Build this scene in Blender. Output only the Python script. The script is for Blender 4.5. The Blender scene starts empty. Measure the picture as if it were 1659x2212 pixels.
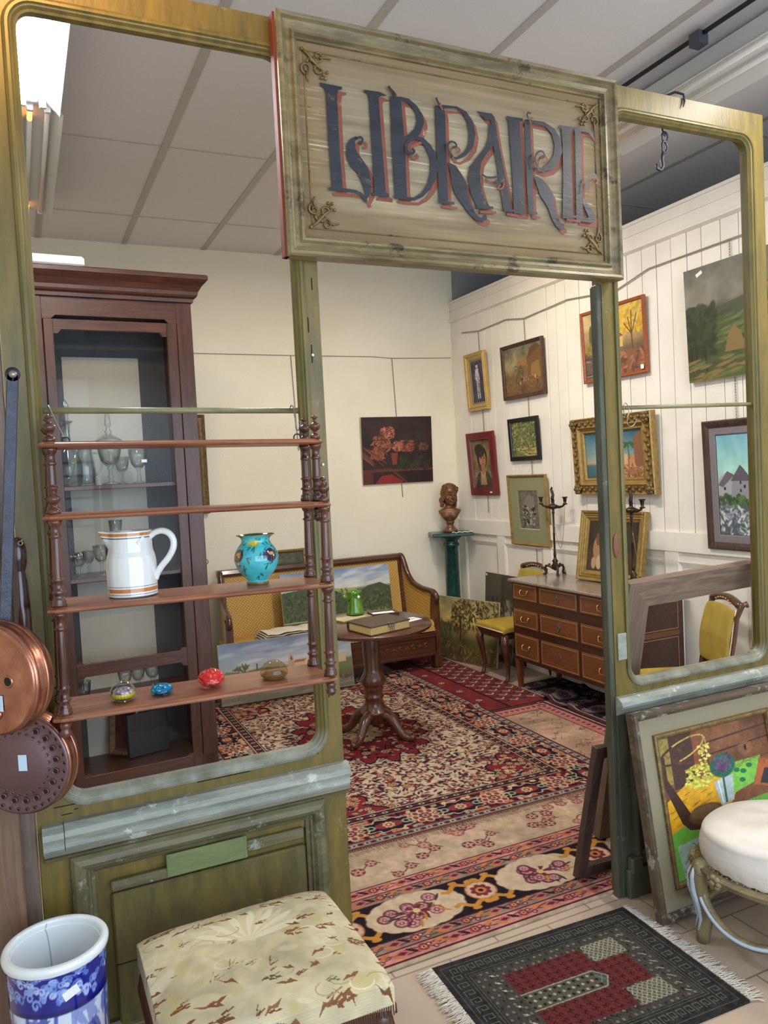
import bpy, bmesh, math, random
import numpy as np
from mathutils import Matrix, Vector
random.seed(7)
PI = math.pi
SC = bpy.context.scene
COL = SC.collection

# ------------------------------------------------------------------ colours and materials
def lin(c):
    c = np.asarray(c, dtype=float)
    return np.where(c <= 0.04045, c / 12.92, ((c + 0.055) / 1.055) ** 2.4)
def rgb(r, g, b):
    v = lin(np.array([r, g, b]) / 255.0)
    return (float(v[0]), float(v[1]), float(v[2]), 1.0)
MATS = {}
def newmat(name, rough=0.5, metal=0.0, spec=0.5, coat=0.0):
    m = bpy.data.materials.new(name); m.use_nodes = True
    nt = m.node_tree; b = nt.nodes['Principled BSDF']
    b.inputs['Roughness'].default_value = rough
    b.inputs['Metallic'].default_value = metal
    b.inputs['Specular IOR Level'].default_value = spec
    b.inputs['Coat Weight'].default_value = coat
    b.inputs['Coat Roughness'].default_value = 0.12
    MATS[name] = m
    return m, nt, b
def coords(nt, scale=(1, 1, 1), kind='Object'):
    tc = nt.nodes.new('ShaderNodeTexCoord'); mp = nt.nodes.new('ShaderNodeMapping')
    mp.inputs['Scale'].default_value = scale
    nt.links.new(tc.outputs[kind], mp.inputs['Vector'])
    return mp.outputs['Vector']
def ntex(nt, vec, scale=5, detail=4, rough=0.6, dist=0.0):
    n = nt.nodes.new('ShaderNodeTexNoise')
    n.inputs['Scale'].default_value = scale; n.inputs['Detail'].default_value = detail
    n.inputs['Roughness'].default_value = rough; n.inputs['Distortion'].default_value = dist
    nt.links.new(vec, n.inputs['Vector'])
    return n.outputs['Fac']
def ramp(nt, fac, stops):
    r = nt.nodes.new('ShaderNodeValToRGB'); e = r.color_ramp.elements
    e[0].position, e[0].color = stops[0]
    e[1].position, e[1].color = stops[-1]
    for p, c in stops[1:-1]:
        x = e.new(p); x.color = c
    nt.links.new(fac, r.inputs['Fac'])
    return r.outputs['Color']
def mixc(nt, fac, a, b):
    m = nt.nodes.new('ShaderNodeMix'); m.data_type = 'RGBA'
    if hasattr(fac, 'name'): nt.links.new(fac, m.inputs[0])
    else: m.inputs[0].default_value = fac
    for s, v in ((m.inputs[6], a), (m.inputs[7], b)):
        if hasattr(v, 'name'): nt.links.new(v, s)
        else: s.default_value = v
    return m.outputs[2]
def bump(nt, b, fac, strength=0.3, dist=0.01):
    n = nt.nodes.new('ShaderNodeBump')
    n.inputs['Strength'].default_value = strength; n.inputs['Distance'].default_value = dist
    nt.links.new(fac, n.inputs['Height']); nt.links.new(n.outputs['Normal'], b.inputs['Normal'])
def plain(name, c, rough=0.5, metal=0.0, var=0.12, scale=12, bmp=0.0, spec=0.5, coat=0.0):
    m, nt, b = newmat(name, rough, metal, spec, coat)
    v = coords(nt)
    f = ntex(nt, v, scale)
    d = tuple(x * (1 - var) for x in c[:3]) + (1,); l = tuple(min(1, x * (1 + var)) for x in c[:3]) + (1,)
    nt.links.new(ramp(nt, f, [(0.3, d), (0.7, l)]), b.inputs['Base Color'])
    if bmp: bump(nt, b, ntex(nt, v, scale * 4), bmp)
    return m
def wood(name, c1, c2, axis='x', s=1.0, rough=0.35, coat=0.3, bmp=0.05):
    m, nt, b = newmat(name, rough, 0, 0.5, coat)
    k = {'x': (1.2, 14, 14), 'y': (14, 1.2, 14), 'z': (14, 14, 1.2)}[axis]
    v = coords(nt, tuple(q * s for q in k))
    f = ntex(nt, v, 2.2, 6, 0.65, 1.4); g = ntex(nt, v, 9, 3, 0.6)
    col = ramp(nt, f, [(0.32, c1), (0.52, tuple((a + d) / 2 for a, d in zip(c1, c2))), (0.7, c2)])
    col = mixc(nt, ramp(nt, g, [(0.45, (0, 0, 0, 1)), (0.6, (1, 1, 1, 1))]), col, tuple(x * 0.6 for x in c1[:3]) + (1,)) if False else col
    nt.links.new(col, b.inputs['Base Color'])
    bump(nt, b, g, bmp * 4, 0.002)
    return m
def oldpaint(name, base, dark, worn, amt=0.6, rough=0.42, vert=True):
    m, nt, b = newmat(name, rough, 0, 0.5)
    v = coords(nt, (6, 6, 1.2) if vert else (1.2, 6, 6)); v2 = coords(nt)
    f = ntex(nt, v, 3, 6, 0.7); g = ntex(nt, v2, 9, 8, 0.75); h = ntex(nt, v, 14, 3)
    c = ramp(nt, f, [(0.35, dark), (0.62, base)])
    c = mixc(nt, ramp(nt, g, [(amt, (0, 0, 0, 1)), (amt + 0.06, (1, 1, 1, 1))]), c, worn)
    nt.links.new(c, b.inputs['Base Color'])
    bump(nt, b, h, 0.25, 0.003)
    return m
def vcol(name, rough=0.7, spec=0.3, coat=0.0, bmp=0.0, bs=300):
    m, nt, b = newmat(name, rough, 0, spec, coat)
    a = nt.nodes.new('ShaderNodeVertexColor'); a.layer_name = 'Col'
    nt.links.new(a.outputs['Color'], b.inputs['Base Color'])
    if bmp: bump(nt, b, ntex(nt, coords(nt), bs, 2), bmp, 0.002)
    return m
def glassmat(name, c=(1, 1, 1, 1), rough=0.02, ior=1.5, pw_=3.5, k_=0.55):
    # thin clear glass: light passes straight through, edges and grazing angles mirror the room
    m, nt, b = newmat(name, rough)
    tr = nt.nodes.new('ShaderNodeBsdfTransparent'); tr.inputs['Color'].default_value = c
    gl = nt.nodes.new('ShaderNodeBsdfGlossy'); gl.inputs['Roughness'].default_value = rough
    lw = nt.nodes.new('ShaderNodeLayerWeight'); lw.inputs['Blend'].default_value = 0.5
    pw = nt.nodes.new('ShaderNodeMath'); pw.operation = 'POWER'; pw.inputs[1].default_value = pw_; nt.links.new(lw.outputs['Facing'], pw.inputs[0])
    fr = nt.nodes.new('ShaderNodeMath'); fr.operation = 'MULTIPLY_ADD'; fr.inputs[1].default_value = k_; fr.inputs[2].default_value = ((ior - 1) / (ior + 1)) ** 2; nt.links.new(pw.outputs[0], fr.inputs[0])
    mx = nt.nodes.new('ShaderNodeMixShader')
    nt.links.new(fr.outputs[0], mx.inputs[0]); nt.links.new(tr.outputs[0], mx.inputs[1]); nt.links.new(gl.outputs[0], mx.inputs[2])
    nt.links.new(mx.outputs[0], nt.nodes['Material Output'].inputs['Surface'])
    return m
def emit(name, c, s):
    m, nt, b = newmat(name, 0.5)
    b.inputs['Base Color'].default_value = (0.8, 0.8, 0.8, 1)
    b.inputs['Emission Color'].default_value = c
    b.inputs['Emission Strength'].default_value = s
    return m

# ------------------------------------------------------------------ mesh building
class B:
    def __init__(s): s.v = []; s.f = []; s.sm = []
    def add(s, vs, fs, M=None, smooth=False):
        n = len(s.v)
        for p in vs:
            p = Vector(p)
            if M is not None: p = M @ p
            s.v.append(tuple(p))
        for f in fs:
            s.f.append(tuple(i + n for i in f)); s.sm.append(smooth)
        return s
    def box(s, x0, x1, y0, y1, z0, z1, M=None):
        vs = [(x0, y0, z0), (x1, y0, z0), (x1, y1, z0), (x0, y1, z0), (x0, y0, z1), (x1, y0, z1), (x1, y1, z1), (x0, y1, z1)]
        return s.add(vs, [(0, 3, 2, 1), (4, 5, 6, 7), (0, 1, 5, 4), (1, 2, 6, 5), (2, 3, 7, 6), (3, 0, 4, 7)], M)
    def cb(s, x0, x1, y0, y1, z0, z1, c=0.004, M=None):
        # box with chamfered edges
        vs = []; idx = {}
        X, Y, Z = (x0, x1), (y0, y1), (z0, z1)
        for i in (0, 1):
            for j in (0, 1):
                for k in (0, 1):
                    sx, sy, sz = (1 - 2 * i), (1 - 2 * j), (1 - 2 * k)
                    for a in range(3):
                        p = [X[i] + sx * c, Y[j] + sy * c, Z[k] + sz * c]
                        p[a] = (X[i], Y[j], Z[k])[a]
                        idx[(i, j, k, a)] = len(vs); vs.append(tuple(p))
        fs = []
        for a in range(3):
            o = [q for q in range(3) if q != a]
            for e in (0, 1):
                l = []
                for (p, q) in ((0, 0), (1, 0), (1, 1), (0, 1)):
                    t = [0, 0, 0]; t[a] = e; t[o[0]] = p; t[o[1]] = q
                    l.append(idx[(t[0], t[1], t[2], a)])
                fs.append(tuple(l))
        for a in range(3):
            o = [q for q in range(3) if q != a]
            for p in (0, 1):
                for q in (0, 1):
                    t0 = [0, 0, 0]; t0[o[0]] = p; t0[o[1]] = q; t1 = list(t0); t1[a] = 1
                    fs.append((idx[(*t0, o[0])], idx[(*t0, o[1])], idx[(*t1, o[1])], idx[(*t1, o[0])]))
        for i in (0, 1):
            for j in (0, 1):
                for k in (0, 1): fs.append((idx[(i, j, k, 0)], idx[(i, j, k, 1)], idx[(i, j, k, 2)]))
        return s.add(vs, fs, M)
    def lathe(s, prof, c=(0, 0, 0), seg=28, M=None, flute=0, fr=(0, 0), fd=0.0, cap=True):
        vs = []; fs = []
        for (r, z) in prof:
            for k in range(seg):
                a = 2 * PI * k / seg; rr = r
                if flute and fr[0] <= z <= fr[1]: rr = r - fd * (0.5 + 0.5 * math.cos(a * flute)) ** 2
                vs.append((c[0] + rr * math.cos(a), c[1] + rr * math.sin(a), c[2] + z))
        for i in range(len(prof) - 1):
            for k in range(seg):
                a = i * seg + k; b = i * seg + (k + 1) % seg
                fs.append((a, b, b + seg, a + seg))
        if cap:
            if prof[0][0] > 1e-5: fs.append(tuple(range(seg - 1, -1, -1)))
            if prof[-1][0] > 1e-5: fs.append(tuple(range((len(prof) - 1) * seg, len(prof) * seg)))
        return s.add(vs, fs, M, True)
    def tube(s, pts, r, seg=8, M=None, closed=False):
        pts = [Vector(p) for p in pts]; n = len(pts)
        rs = r if isinstance(r, (list, tuple)) else [r] * n
        vs = []; fs = []; prev = None
        for i, p in enumerate(pts):
            a = pts[(i - 1) % n] if (closed or i > 0) else p
            b = pts[(i + 1) % n] if (closed or i < n - 1) else p
            t = (b - a).normalized() if (b - a).length > 1e-9 else Vector((0, 0, 1))
            if prev is None:
                up = Vector((0, 0, 1)) if abs(t.z) < 0.9 else Vector((1, 0, 0))
                u = t.cross(up).normalized()
            else:
                u = (prev - t * prev.dot(t))
                u = u.normalized() if u.length > 1e-6 else t.orthogonal().normalized()
            prev = u; w = t.cross(u)
            for k in range(seg):
                q = 2 * PI * k / seg
                vs.append(tuple(p + (u * math.cos(q) + w * math.sin(q)) * rs[i]))
        m = n if closed else n - 1
        for i in range(m):
            for k in range(seg):
                a = i * seg + k; b = i * seg + (k + 1) % seg
                a2 = ((i + 1) % n) * seg + k; b2 = ((i + 1) % n) * seg + (k + 1) % seg
                fs.append((a, a2, b2, b))
        if not closed:
            fs.append(tuple(range(seg))); fs.append(tuple(range((n - 1) * seg + seg - 1, (n - 1) * seg - 1, -1)))
        return s.add(vs, fs, M, True)
    def prism(s, poly, d0, d1, axis='y', M=None, smooth=False):
        # poly in the plane across the axis: y -> (x,z); x -> (y,z); z -> (x,y)
        def P(a, b, d): return {'y': (a, d, b), 'x': (d, a, b), 'z': (a, b, d)}[axis]
        n = len(poly)
        vs = [P(a, b, d0) for a, b in poly] + [P(a, b, d1) for a, b in poly]
        fs = [tuple(range(n)), tuple(range(2 * n - 1, n - 1, -1))]
        s.add(vs, fs, M)
        return s.add(vs, [(i, i + n, (i + 1) % n + n, (i + 1) % n) for i in range(n)], M, smooth)
    def sweep(s, x0, x1, z0, z1, prof, r=0.0, M=None, smooth=False, seg=6, closed=False, corners=(1, 1, 1, 1)):
        # profile of (inset, y) carried round a rectangle in the xz plane; r rounds the corners
        def loop(d, y):
            rr = max(r - d, 0.0) if r > 0 else 0
            a0, a1, b0, b1 = x0 + d, x1 - d, z0 + d, z1 - d
            out = []
            for ci, (cx, cz, st) in enumerate(((a1, b1, 0), (a0, b1, 90), (a0, b0, 180), (a1, b0, 270))):
                if r > 0:
                    q = rr if corners[ci] else 0.0
                    ox = cx - q if st in (0, 270) else cx + q
                    oz = cz - q if st in (0, 90) else cz + q
                    for k in range(seg + 1):
                        an = math.radians(st + 90 * k / seg)
                        out.append((ox + q * math.cos(an), y, oz + q * math.sin(an)))
                else: out.append((cx, y, cz))
            return out
        vs = []; fs = []
        L = [loop(d, y) for d, y in prof]; n = len(L[0])
        for l in L: vs += l
        m = len(L) if closed else len(L) - 1
        for i in range(m):
            j2 = (i + 1) % len(L)
            for k in range(n):
                fs.append((i * n + k, i * n + (k + 1) % n, j2 * n + (k + 1) % n, j2 * n + k))
        return s.add(vs, fs, M, smooth)
    def ellip(s, c, r, M=None, seg=16, rings=10, rot=None):
        vs = []; fs = []
        R = rot or Matrix.Identity(3)
        for i in range(rings + 1):
            t = PI * i / rings
            for k in range(seg):
                a = 2 * PI * k / seg
                p = R @ Vector((r[0] * math.sin(t) * math.cos(a), r[1] * math.sin(t) * math.sin(a), r[2] * math.cos(t)))
                vs.append((c[0] + p.x, c[1] + p.y, c[2] + p.z))
        for i in range(rings):
            for k in range(seg):
                a = i * seg + k; b = i * seg + (k + 1) % seg
                fs.append((a, a + seg, b + seg, b))
        return s.add(vs, fs, M, True)
    def obj(s, name, mat, parent=None, loc=None, rot=None, bevel=0, sub=0, flat=False, weld=False):
        me = bpy.data.meshes.new(name); me.from_pydata(s.v, [], s.f)
        if s.sm: me.polygons.foreach_set('use_smooth', [bool(x) and not flat for x in s.sm])
        bm = bmesh.new(); bm.from_mesh(me)
        if weld: bmesh.ops.remove_doubles(bm, verts=bm.verts, dist=1e-5)
        bmesh.ops.recalc_face_normals(bm, faces=bm.faces)
        bm.to_mesh(me); bm.free(); me.update()
        me.materials.append(mat)
        o = bpy.data.objects.new(name, me); COL.objects.link(o)
        if parent: o.parent = parent
        if loc: o.location = loc
        if rot: o.rotation_euler = rot
        if bevel:
            b = o.modifiers.new('bevel', 'BEVEL'); b.width = bevel; b.segments = 2; b.limit_method = 'ANGLE'
        if sub:
            b = o.modifiers.new('sub', 'SUBSURF'); b.levels = sub; b.render_levels = sub
        return o
def tag(o, label=None, cat=None, group=None, kind=None):
    if label: o['label'] = label
    if cat: o['category'] = cat
    if group: o['group'] = group
    if kind: o['kind'] = kind
    return o
def thing(name, label, cat, loc=(0, 0, 0), rz=0.0, group=None, rot=None):
    o = bpy.data.objects.new(name, None); COL.objects.link(o)
    o.empty_display_size = 0.05
    o.location = loc; o.rotation_euler = rot if rot else (0, 0, rz)
    return tag(o, label, cat, group)
def structure(o): o['kind'] = 'structure'; return o
def copy_thing(root, loc, rz=None, label=None, scale=None):
    r = root.copy(); COL.objects.link(r); r.location = loc
    if rz is not None: r.rotation_euler = (0, 0, rz)
    if label: r['label'] = label
    if scale: r.scale = (scale,) * 3
    for ch in list(root.children):
        c = ch.copy(); COL.objects.link(c); c.parent = r
        for g in list(ch.children):
            d = g.copy(); COL.objects.link(d); d.parent = c
    return r

# ------------------------------------------------------------------ painted surfaces: a small painter and coloured grids
def smooth_prof(pr, s):
    # smooth curve through the profile points at parameter s
    P = np.array(pr, float); n = len(P); i = np.clip(np.floor(s).astype(int), 0, n - 2); t = (s - i)[..., None]
    p0, p1, p2, p3 = P[np.clip(i - 1, 0, n - 1)], P[i], P[i + 1], P[np.clip(i + 2, 0, n - 1)]
    q = .5 * (2 * p1 + (p2 - p0) * t + (2 * p0 - 5 * p1 + 4 * p2 - p3) * t * t + (3 * p1 - p0 - 3 * p2 + p3) * t ** 3)
    return np.maximum(q[..., 0], 0), q[..., 1]
class Cv:
    def __init__(s, w, h, c=(128, 128, 128)):
        s.w, s.h = w, h; s.a = np.empty((h, w, 3)); s.a[:] = np.array(c) / 255.0
        s.X, s.Y = np.meshgrid((np.arange(w) + .5) / w, (np.arange(h) + .5) / h)
        s.r = np.random.RandomState(3)
    def win(s, x0, x1, y0, y1):
        i0 = max(0, int(x0 * s.w) - 1); i1 = min(s.w, int(x1 * s.w) + 2); j0 = max(0, int(y0 * s.h) - 1); j1 = min(s.h, int(y1 * s.h) + 2)
        return (slice(j0, j1), slice(i0, i1)) if i1 > i0 and j1 > j0 else None
    def put(s, W, m, c, al):
        k = (np.clip(m, 0, 1) * al)[..., None]
        s.a[W] = s.a[W] * (1 - k) + np.array(c) / 255.0 * k
    def ell(s, cx, cy, rx, ry, c, al=1, rot=0, soft=0.15):
        m = max(rx, ry * s.h / s.w) * 1.2; n = max(ry, rx * s.w / s.h) * 1.2
        W = s.win(cx - m, cx + m, cy - n, cy + n)
        if W is None: return s
        k = s.h / s.w
        dx = s.X[W] - cx; dy = (s.Y[W] - cy) * k
        ca, sa = math.cos(rot), math.sin(rot)
        u = (dx * ca + dy * sa) / rx; v = (-dx * sa + dy * ca) / (ry * k)
        d = np.sqrt(u * u + v * v)
        s.put(W, (1 - d) / max(soft, 0.01) + .5, c, al); return s
    def rect(s, x0, y0, x1, y1, c, al=1):
        W = s.win(x0, x1, y0, y1)
        if W is None: return s
        m = ((s.X[W] >= x0) & (s.X[W] <= x1) & (s.Y[W] >= y0) & (s.Y[W] <= y1)).astype(float)
        s.put(W, m, c, al); return s
    def poly(s, pts, c, al=1):
        xs = [p[0] for p in pts]; ys = [p[1] for p in pts]
        W = s.win(min(xs), max(xs), min(ys), max(ys))
        if W is None: return s
        X = s.X[W]; Y = s.Y[W]; ins = np.zeros(X.shape, bool); n = len(pts)
        for i in range(n):
            x1, y1 = pts[i]; x2, y2 = pts[(i + 1) % n]
            if y1 == y2: continue
            ins ^= ((y1 > Y) != (y2 > Y)) & (X < (x2 - x1) * (Y - y1) / (y2 - y1) + x1)
        s.put(W, ins.astype(float), c, al); return s
    def line(s, pts, wd, c, al=1):
        k = s.h / s.w
        for (x1, y1), (x2, y2) in zip(pts[:-1], pts[1:]):
            W = s.win(min(x1, x2) - wd, max(x1, x2) + wd, min(y1, y2) - wd / k, max(y1, y2) + wd / k)
            if W is None: continue
            X = s.X[W]; Y = s.Y[W] * k; a, b = y1 * k, y2 * k
            L = (x2 - x1) ** 2 + (b - a) ** 2 + 1e-12
            t = np.clip(((X - x1) * (x2 - x1) + (Y - a) * (b - a)) / L, 0, 1)
            d = np.hypot(X - x1 - t * (x2 - x1), Y - a - t * (b - a))
            s.put(W, (wd / 2 - d) * s.w + .5, c, al)
        return s
    def grad(s, stops, x0=0, x1=1, y0=0, y1=1):
        W = s.win(x0, x1, y0, y1); Y = s.Y[W]
        ys = [a for a, _ in stops]
        for k in range(3): s.a[W][..., k] = np.interp(Y, ys, [c[k] / 255.0 for _, c in stops])
        return s
    def nz(s, amp, fx=8, fy=8, seed=0, octs=3):
        r = np.random.RandomState(seed); t = np.zeros((s.h, s.w))
        for o in range(octs):
            gx, gy = int(fx * 2 ** o) + 2, int(fy * 2 ** o) + 2
            g = r.rand(gy, gx) - .5
            xi = s.X * (gx - 1.001); yi = s.Y * (gy - 1.001); i = xi.astype(int); j = yi.astype(int); u = xi - i; v = yi - j
            t += (g[j, i] * (1 - u) * (1 - v) + g[j, i + 1] * u * (1 - v) + g[j + 1, i] * (1 - u) * v + g[j + 1, i + 1] * u * v) / 1.6 ** o
        s.a = np.clip(s.a * (1 + amp * t[..., None] * 2), 0, 1); s.t = t
        return s
    def dabs(s, n, x0, y0, x1, y1, rx, ry, cols, seed=1, rot=None, al=1, inside=None):
        r = random.Random(seed)
        for _ in range(n):
            x, y = r.uniform(x0, x1), r.uniform(y0, y1)
            if inside and not inside(x, y): continue
            k = r.uniform(.6, 1.3)
            s.ell(x, y, rx * k, ry * k, r.choice(cols), al, r.uniform(-1.5, 1.5) if rot is None else rot, .5)
        return s
def grid_obj(name, cv, fn, mat, parent=None, skirt=None, closed=False):
    h, w = cv.h, cv.w
    P = np.stack(fn(cv.X, cv.Y), -1).reshape(-1, 3).astype(np.float32)
    C = np.concatenate([lin(np.clip(cv.a, 0, 1)), np.ones((h, w, 1))], -1).reshape(-1, 4).astype(np.float32)
    I = np.arange(h * w).reshape(h, w)
    A = np.stack([I[:-1, :-1], I[1:, :-1], I[1:, 1:], I[:-1, 1:]], -1).reshape(-1, 4)
    if closed:
        A = np.concatenate([A, np.stack([I[:-1, -1], I[1:, -1], I[1:, 0], I[:-1, 0]], -1)])
    if skirt is not None:
        ring = np.concatenate([I[0, :], I[1:, -1], I[-1, -2::-1], I[-2:0:-1, 0]])
        n0 = len(P); P = np.concatenate([P, P[ring] + np.array(skirt, np.float32)]); C = np.concatenate([C, C[ring]])
        k = len(ring); q = np.arange(k); q2 = (q + 1) % k
        A = np.concatenate([A, np.stack([ring[q], ring[q2], n0 + q2, n0 + q], -1)])
    me = bpy.data.meshes.new(name)
    me.vertices.add(len(P)); me.vertices.foreach_set('co', P.ravel())
    me.loops.add(A.size); me.loops.foreach_set('vertex_index', A.astype(np.int32).ravel())
    me.polygons.add(len(A)); me.polygons.foreach_set('loop_start', (np.arange(len(A)) * 4).astype(np.int32))
    try: me.polygons.foreach_set('loop_total', np.full(len(A), 4, np.int32))
    except Exception: pass
    me.polygons.foreach_set('use_smooth', np.ones(len(A), bool))
    me.update(calc_edges=True); me.validate()
    at = me.color_attributes.new('Col', 'FLOAT_COLOR', 'POINT'); at.data.foreach_set('color', C.ravel())
    me.materials.append(mat)
    o = bpy.data.objects.new(name, me); COL.objects.link(o)
    if parent: o.parent = parent
    return o
def flat_xz(W, H, y=0.0, x0=None, z0=0.0):
    x0 = -W / 2 if x0 is None else x0
    return lambda X, Y: (x0 + X * W, y + 0 * X, z0 + (1 - Y) * H)
# ------------------------------------------------------------------ outlines of the sign's letters (millimetres in the partition's plane)
LET_P=[[(974,3080),(1052,3078),(1052,3070),(1037,3065),(1033,3047),(1032,2869),(1036,2746),(998,2744),(994,2905),(994,3047),(989,3064),(976,3070)],[(1109,2920),(1092,2924),(1072,2912),(1059,2893),(1055,2868),(1058,2842),(1073,2820),(1092,2804),(1104,2781),(1116,2746),(1115,2709),(1136,2742),(1142,2767),(1139,2797),(1130,2826),(1119,2843),(1102,2862),(1090,2882),(1089,2906),(1095,2913)],[(1131,3081),(1189,3083),(1216,3075),(1190,3069),(1184,3063),(1189,2900),(1194,2751),(1205,2746),(1204,2735),(1142,2736),(1143,2746),(1151,2746),(1151,2896),(1148,3059),(1144,3070),(1132,3073)],[(1227,3075),(1268,3078),(1269,3065),(1275,2942),(1274,2736),(1228,2734),(1226,2905)],[(1265,3079),(1300,3077),(1331,3057),(1351,3027),(1355,3006),(1341,2973),(1325,2950),(1289,2941),(1270,2920),(1268,2937),(1293,2957),(1316,2979),(1326,3005),(1324,3029),(1309,3052),(1289,3065),(1264,3065)],[(1322,2955),(1350,2952),(1378,2931),(1395,2901),(1402,2858),(1392,2819),(1366,2778),(1336,2750),(1303,2734),(1270,2733),(1271,2742),(1303,2745),(1333,2765),(1356,2796),(1369,2835),(1372,2883),(1356,2918),(1335,2941),(1310,2943)],[(1401,3069),(1436,3074),(1440,3044),(1437,2861),(1436,2734),(1400,2736),(1399,2914),(1400,3038)],[(1429,3076),(1489,3079),(1528,3067),(1553,3037),(1562,2994),(1550,2948),(1520,2913),(1480,2894),(1454,2897),(1454,2903),(1480,2902),(1512,2925),(1529,2953),(1535,2991),(1530,3027),(1514,3058),(1485,3072),(1433,3066)],[(1442,2881),(1474,2872),(1499,2842),(1514,2810),(1519,2774),(1530,2737),(1551,2709),(1571,2699),(1582,2704),(1583,2712),(1593,2711),(1595,2696),(1579,2686),(1548,2689),(1522,2707),(1501,2731),(1469,2768),(1455,2804),(1451,2844)],[(1570,3075),(1635,3075),(1646,3062),(1661,2962),(1676,2888),(1690,2814),(1706,2730),(1668,2730),(1658,2810),(1648,2885),(1636,2959),(1633,3034),(1629,3052),(1607,3049),(1590,3061)],[(1620,3034),(1642,3035),(1647,3006),(1636,2963),(1605,2931),(1581,2898),(1573,2865),(1573,2824),(1588,2773),(1613,2733),(1545,2728),(1553,2738),(1531,2782),(1521,2833),(1531,2875),(1569,2917),(1602,2955),(1617,2994)],[(1697,3076),(1769,3077),(1769,3066),(1754,3063),(1756,3012),(1760,2898),(1763,2729),(1712,2728),(1713,2854),(1708,2987),(1705,3061),(1698,3063)],[(1775,3074),(1801,3076),(1801,2980),(1803,2864),(1801,2730),(1779,2731),(1775,2823),(1776,3015)],[(1795,3077),(1864,3078),(1912,3060),(1940,3021),(1944,2978),(1926,2937),(1890,2905),(1846,2892),(1807,2899),(1808,2905),(1846,2908),(1876,2927),(1903,2961),(1909,3001),(1897,3039),(1869,3062),(1797,3066)],[(1806,2876),(1844,2867),(1872,2845),(1891,2819),(1896,2788),(1902,2749),(1920,2708),(1932,2701),(1924,2710),(1937,2709),(1940,2693),(1923,2685),(1904,2694),(1883,2724),(1868,2762),(1834,2805),(1821,2839)],[(1932,3075),(1998,3078),(1997,3067),(1987,3065),(1984,2964),(1984,2845),(1981,2732),(1933,2730),(1943,2880),(1946,2998),(1944,3064),(1932,3064)],[(2003,3079),(2043,3078),(2034,3059),(2031,2929),(2031,2732),(1998,2731),(2003,2886),(2006,3057)],[(2018,3081),(2063,3079),(2078,3084),(2103,3045),(2088,3052),(2073,3066),(2017,3065)],[(2033,2826),(2050,2799),(2080,2770),(2089,2755),(2085,2729),(2067,2724),(1998,2726),(1999,2736),(2037,2738),(2058,2744),(2044,2771),(2032,2798)]]
LET_S=[(0.0097,[(985,2740),(1035,2742),(1082,2742),(1101,2735),(1112,2721),(1117,2709)]),(0.0076,[(1095,2916),(1109,2923),(1116,2917),(1114,2907),(1106,2902),(1102,2907)]),(0.0104,[(1247,3077),(1234,3090),(1224,3097),(1220,3104)]),(0.0087,[(1220,2737),(1274,2735)]),(0.009,[(1325,2949),(1294,2937),(1275,2914),(1278,2893),(1295,2887),(1309,2898),(1298,2905)]),(0.008,[(1414,3070),(1406,3080),(1401,3092)]),(0.0088,[(1393,2736),(1455,2736)]),(0.0072,[(1458,2898),(1440,2914),(1435,2935),(1452,2951),(1472,2946),(1474,2933),(1462,2930)]),(0.0072,[(1574,2850),(1591,2839),(1628,2843),(1656,2856)]),(0.0072,[(1655,2848),(1650,2827),(1633,2818),(1627,2829),(1639,2835)]),(0.0088,[(1545,2731),(1614,2734)]),(0.008,[(1659,2733),(1708,2731)]),(0.0064,[(1783,3073),(1776,3085),(1783,3095),(1794,3091)]),(0.0072,[(1812,2902),(1802,2932),(1815,2955),(1837,2963),(1849,2951),(1843,2936),(1829,2936)]),(0.008,[(1775,2731),(1804,2731)]),(0.008,[(1926,2737),(1991,2734)]),(0.0064,[(2034,2838),(2038,2874),(2055,2899),(2076,2907),(2087,2896),(2071,2884)])]
# ------------------------------------------------------------------ materials of the place
m_tile, nt, b = newmat('floor_tile', 0.4)
v = coords(nt)
br = nt.nodes.new('ShaderNodeTexBrick'); br.offset = 0.5; br.offset_frequency = 2
br.inputs['Color1'].default_value = rgb(176, 154, 134); br.inputs['Color2'].default_value = rgb(166, 144, 124); br.inputs['Mortar'].default_value = rgb(120, 104, 90)
br.inputs['Scale'].default_value = 1.0; br.inputs['Brick Width'].default_value = 0.44; br.inputs['Row Height'].default_value = 0.3; br.inputs['Mortar Size'].default_value = 0.004
nt.links.new(v, br.inputs['Vector'])
nt.links.new(mixc(nt, ramp(nt, ntex(nt, v, 4), [(0.4, (0, 0, 0, 1)), (0.7, (.25, .25, .25, 1))]), br.outputs['Color'], rgb(170, 150, 135)), b.inputs['Base Color'])
m_ceiling = plain('ceiling_board', rgb(218, 215, 216), 0.9, var=0.03, scale=90, bmp=0.15)
m_grid = plain('ceiling_strip', rgb(176, 172, 164), 0.5, var=0.04)
m_plaster, nt, b = newmat('cream_plaster', 0.85, spec=0.2)
v = coords(nt)
nt.links.new(ramp(nt, ntex(nt, v, 1.1, 3), [(0.3, rgb(224, 216, 194)), (0.7, rgb(234, 227, 208))]), b.inputs['Base Color'])
bump(nt, b, ntex(nt, v, 38, 5, 0.6, 1.0), 0.5, 0.006)
m_panelwhite, nt, b = newmat('white_painted_boards', 0.5)
v = coords(nt); v2 = coords(nt, (10, 10, 1))
nt.links.new(ramp(nt, ntex(nt, v, 1.6, 5), [(0.3, rgb(222, 216, 206)), (0.7, rgb(240, 235, 226))]), b.inputs['Base Color'])
bump(nt, b, ntex(nt, coords(nt, (6, 6, 26)), 3, 3, 0.5, 3.5), 0.35, 0.002)
m_plainwall = plain('grey_plaster', rgb(150, 150, 152), 0.9, var=0.08)
m_olive = oldpaint('olive_paint', rgb(116, 98, 40), rgb(86, 76, 34), rgb(124, 116, 84), 0.62)
m_oliveh = oldpaint('olive_paint_rail', rgb(104, 92, 46), rgb(76, 70, 40), rgb(126, 122, 100), 0.60)
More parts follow.
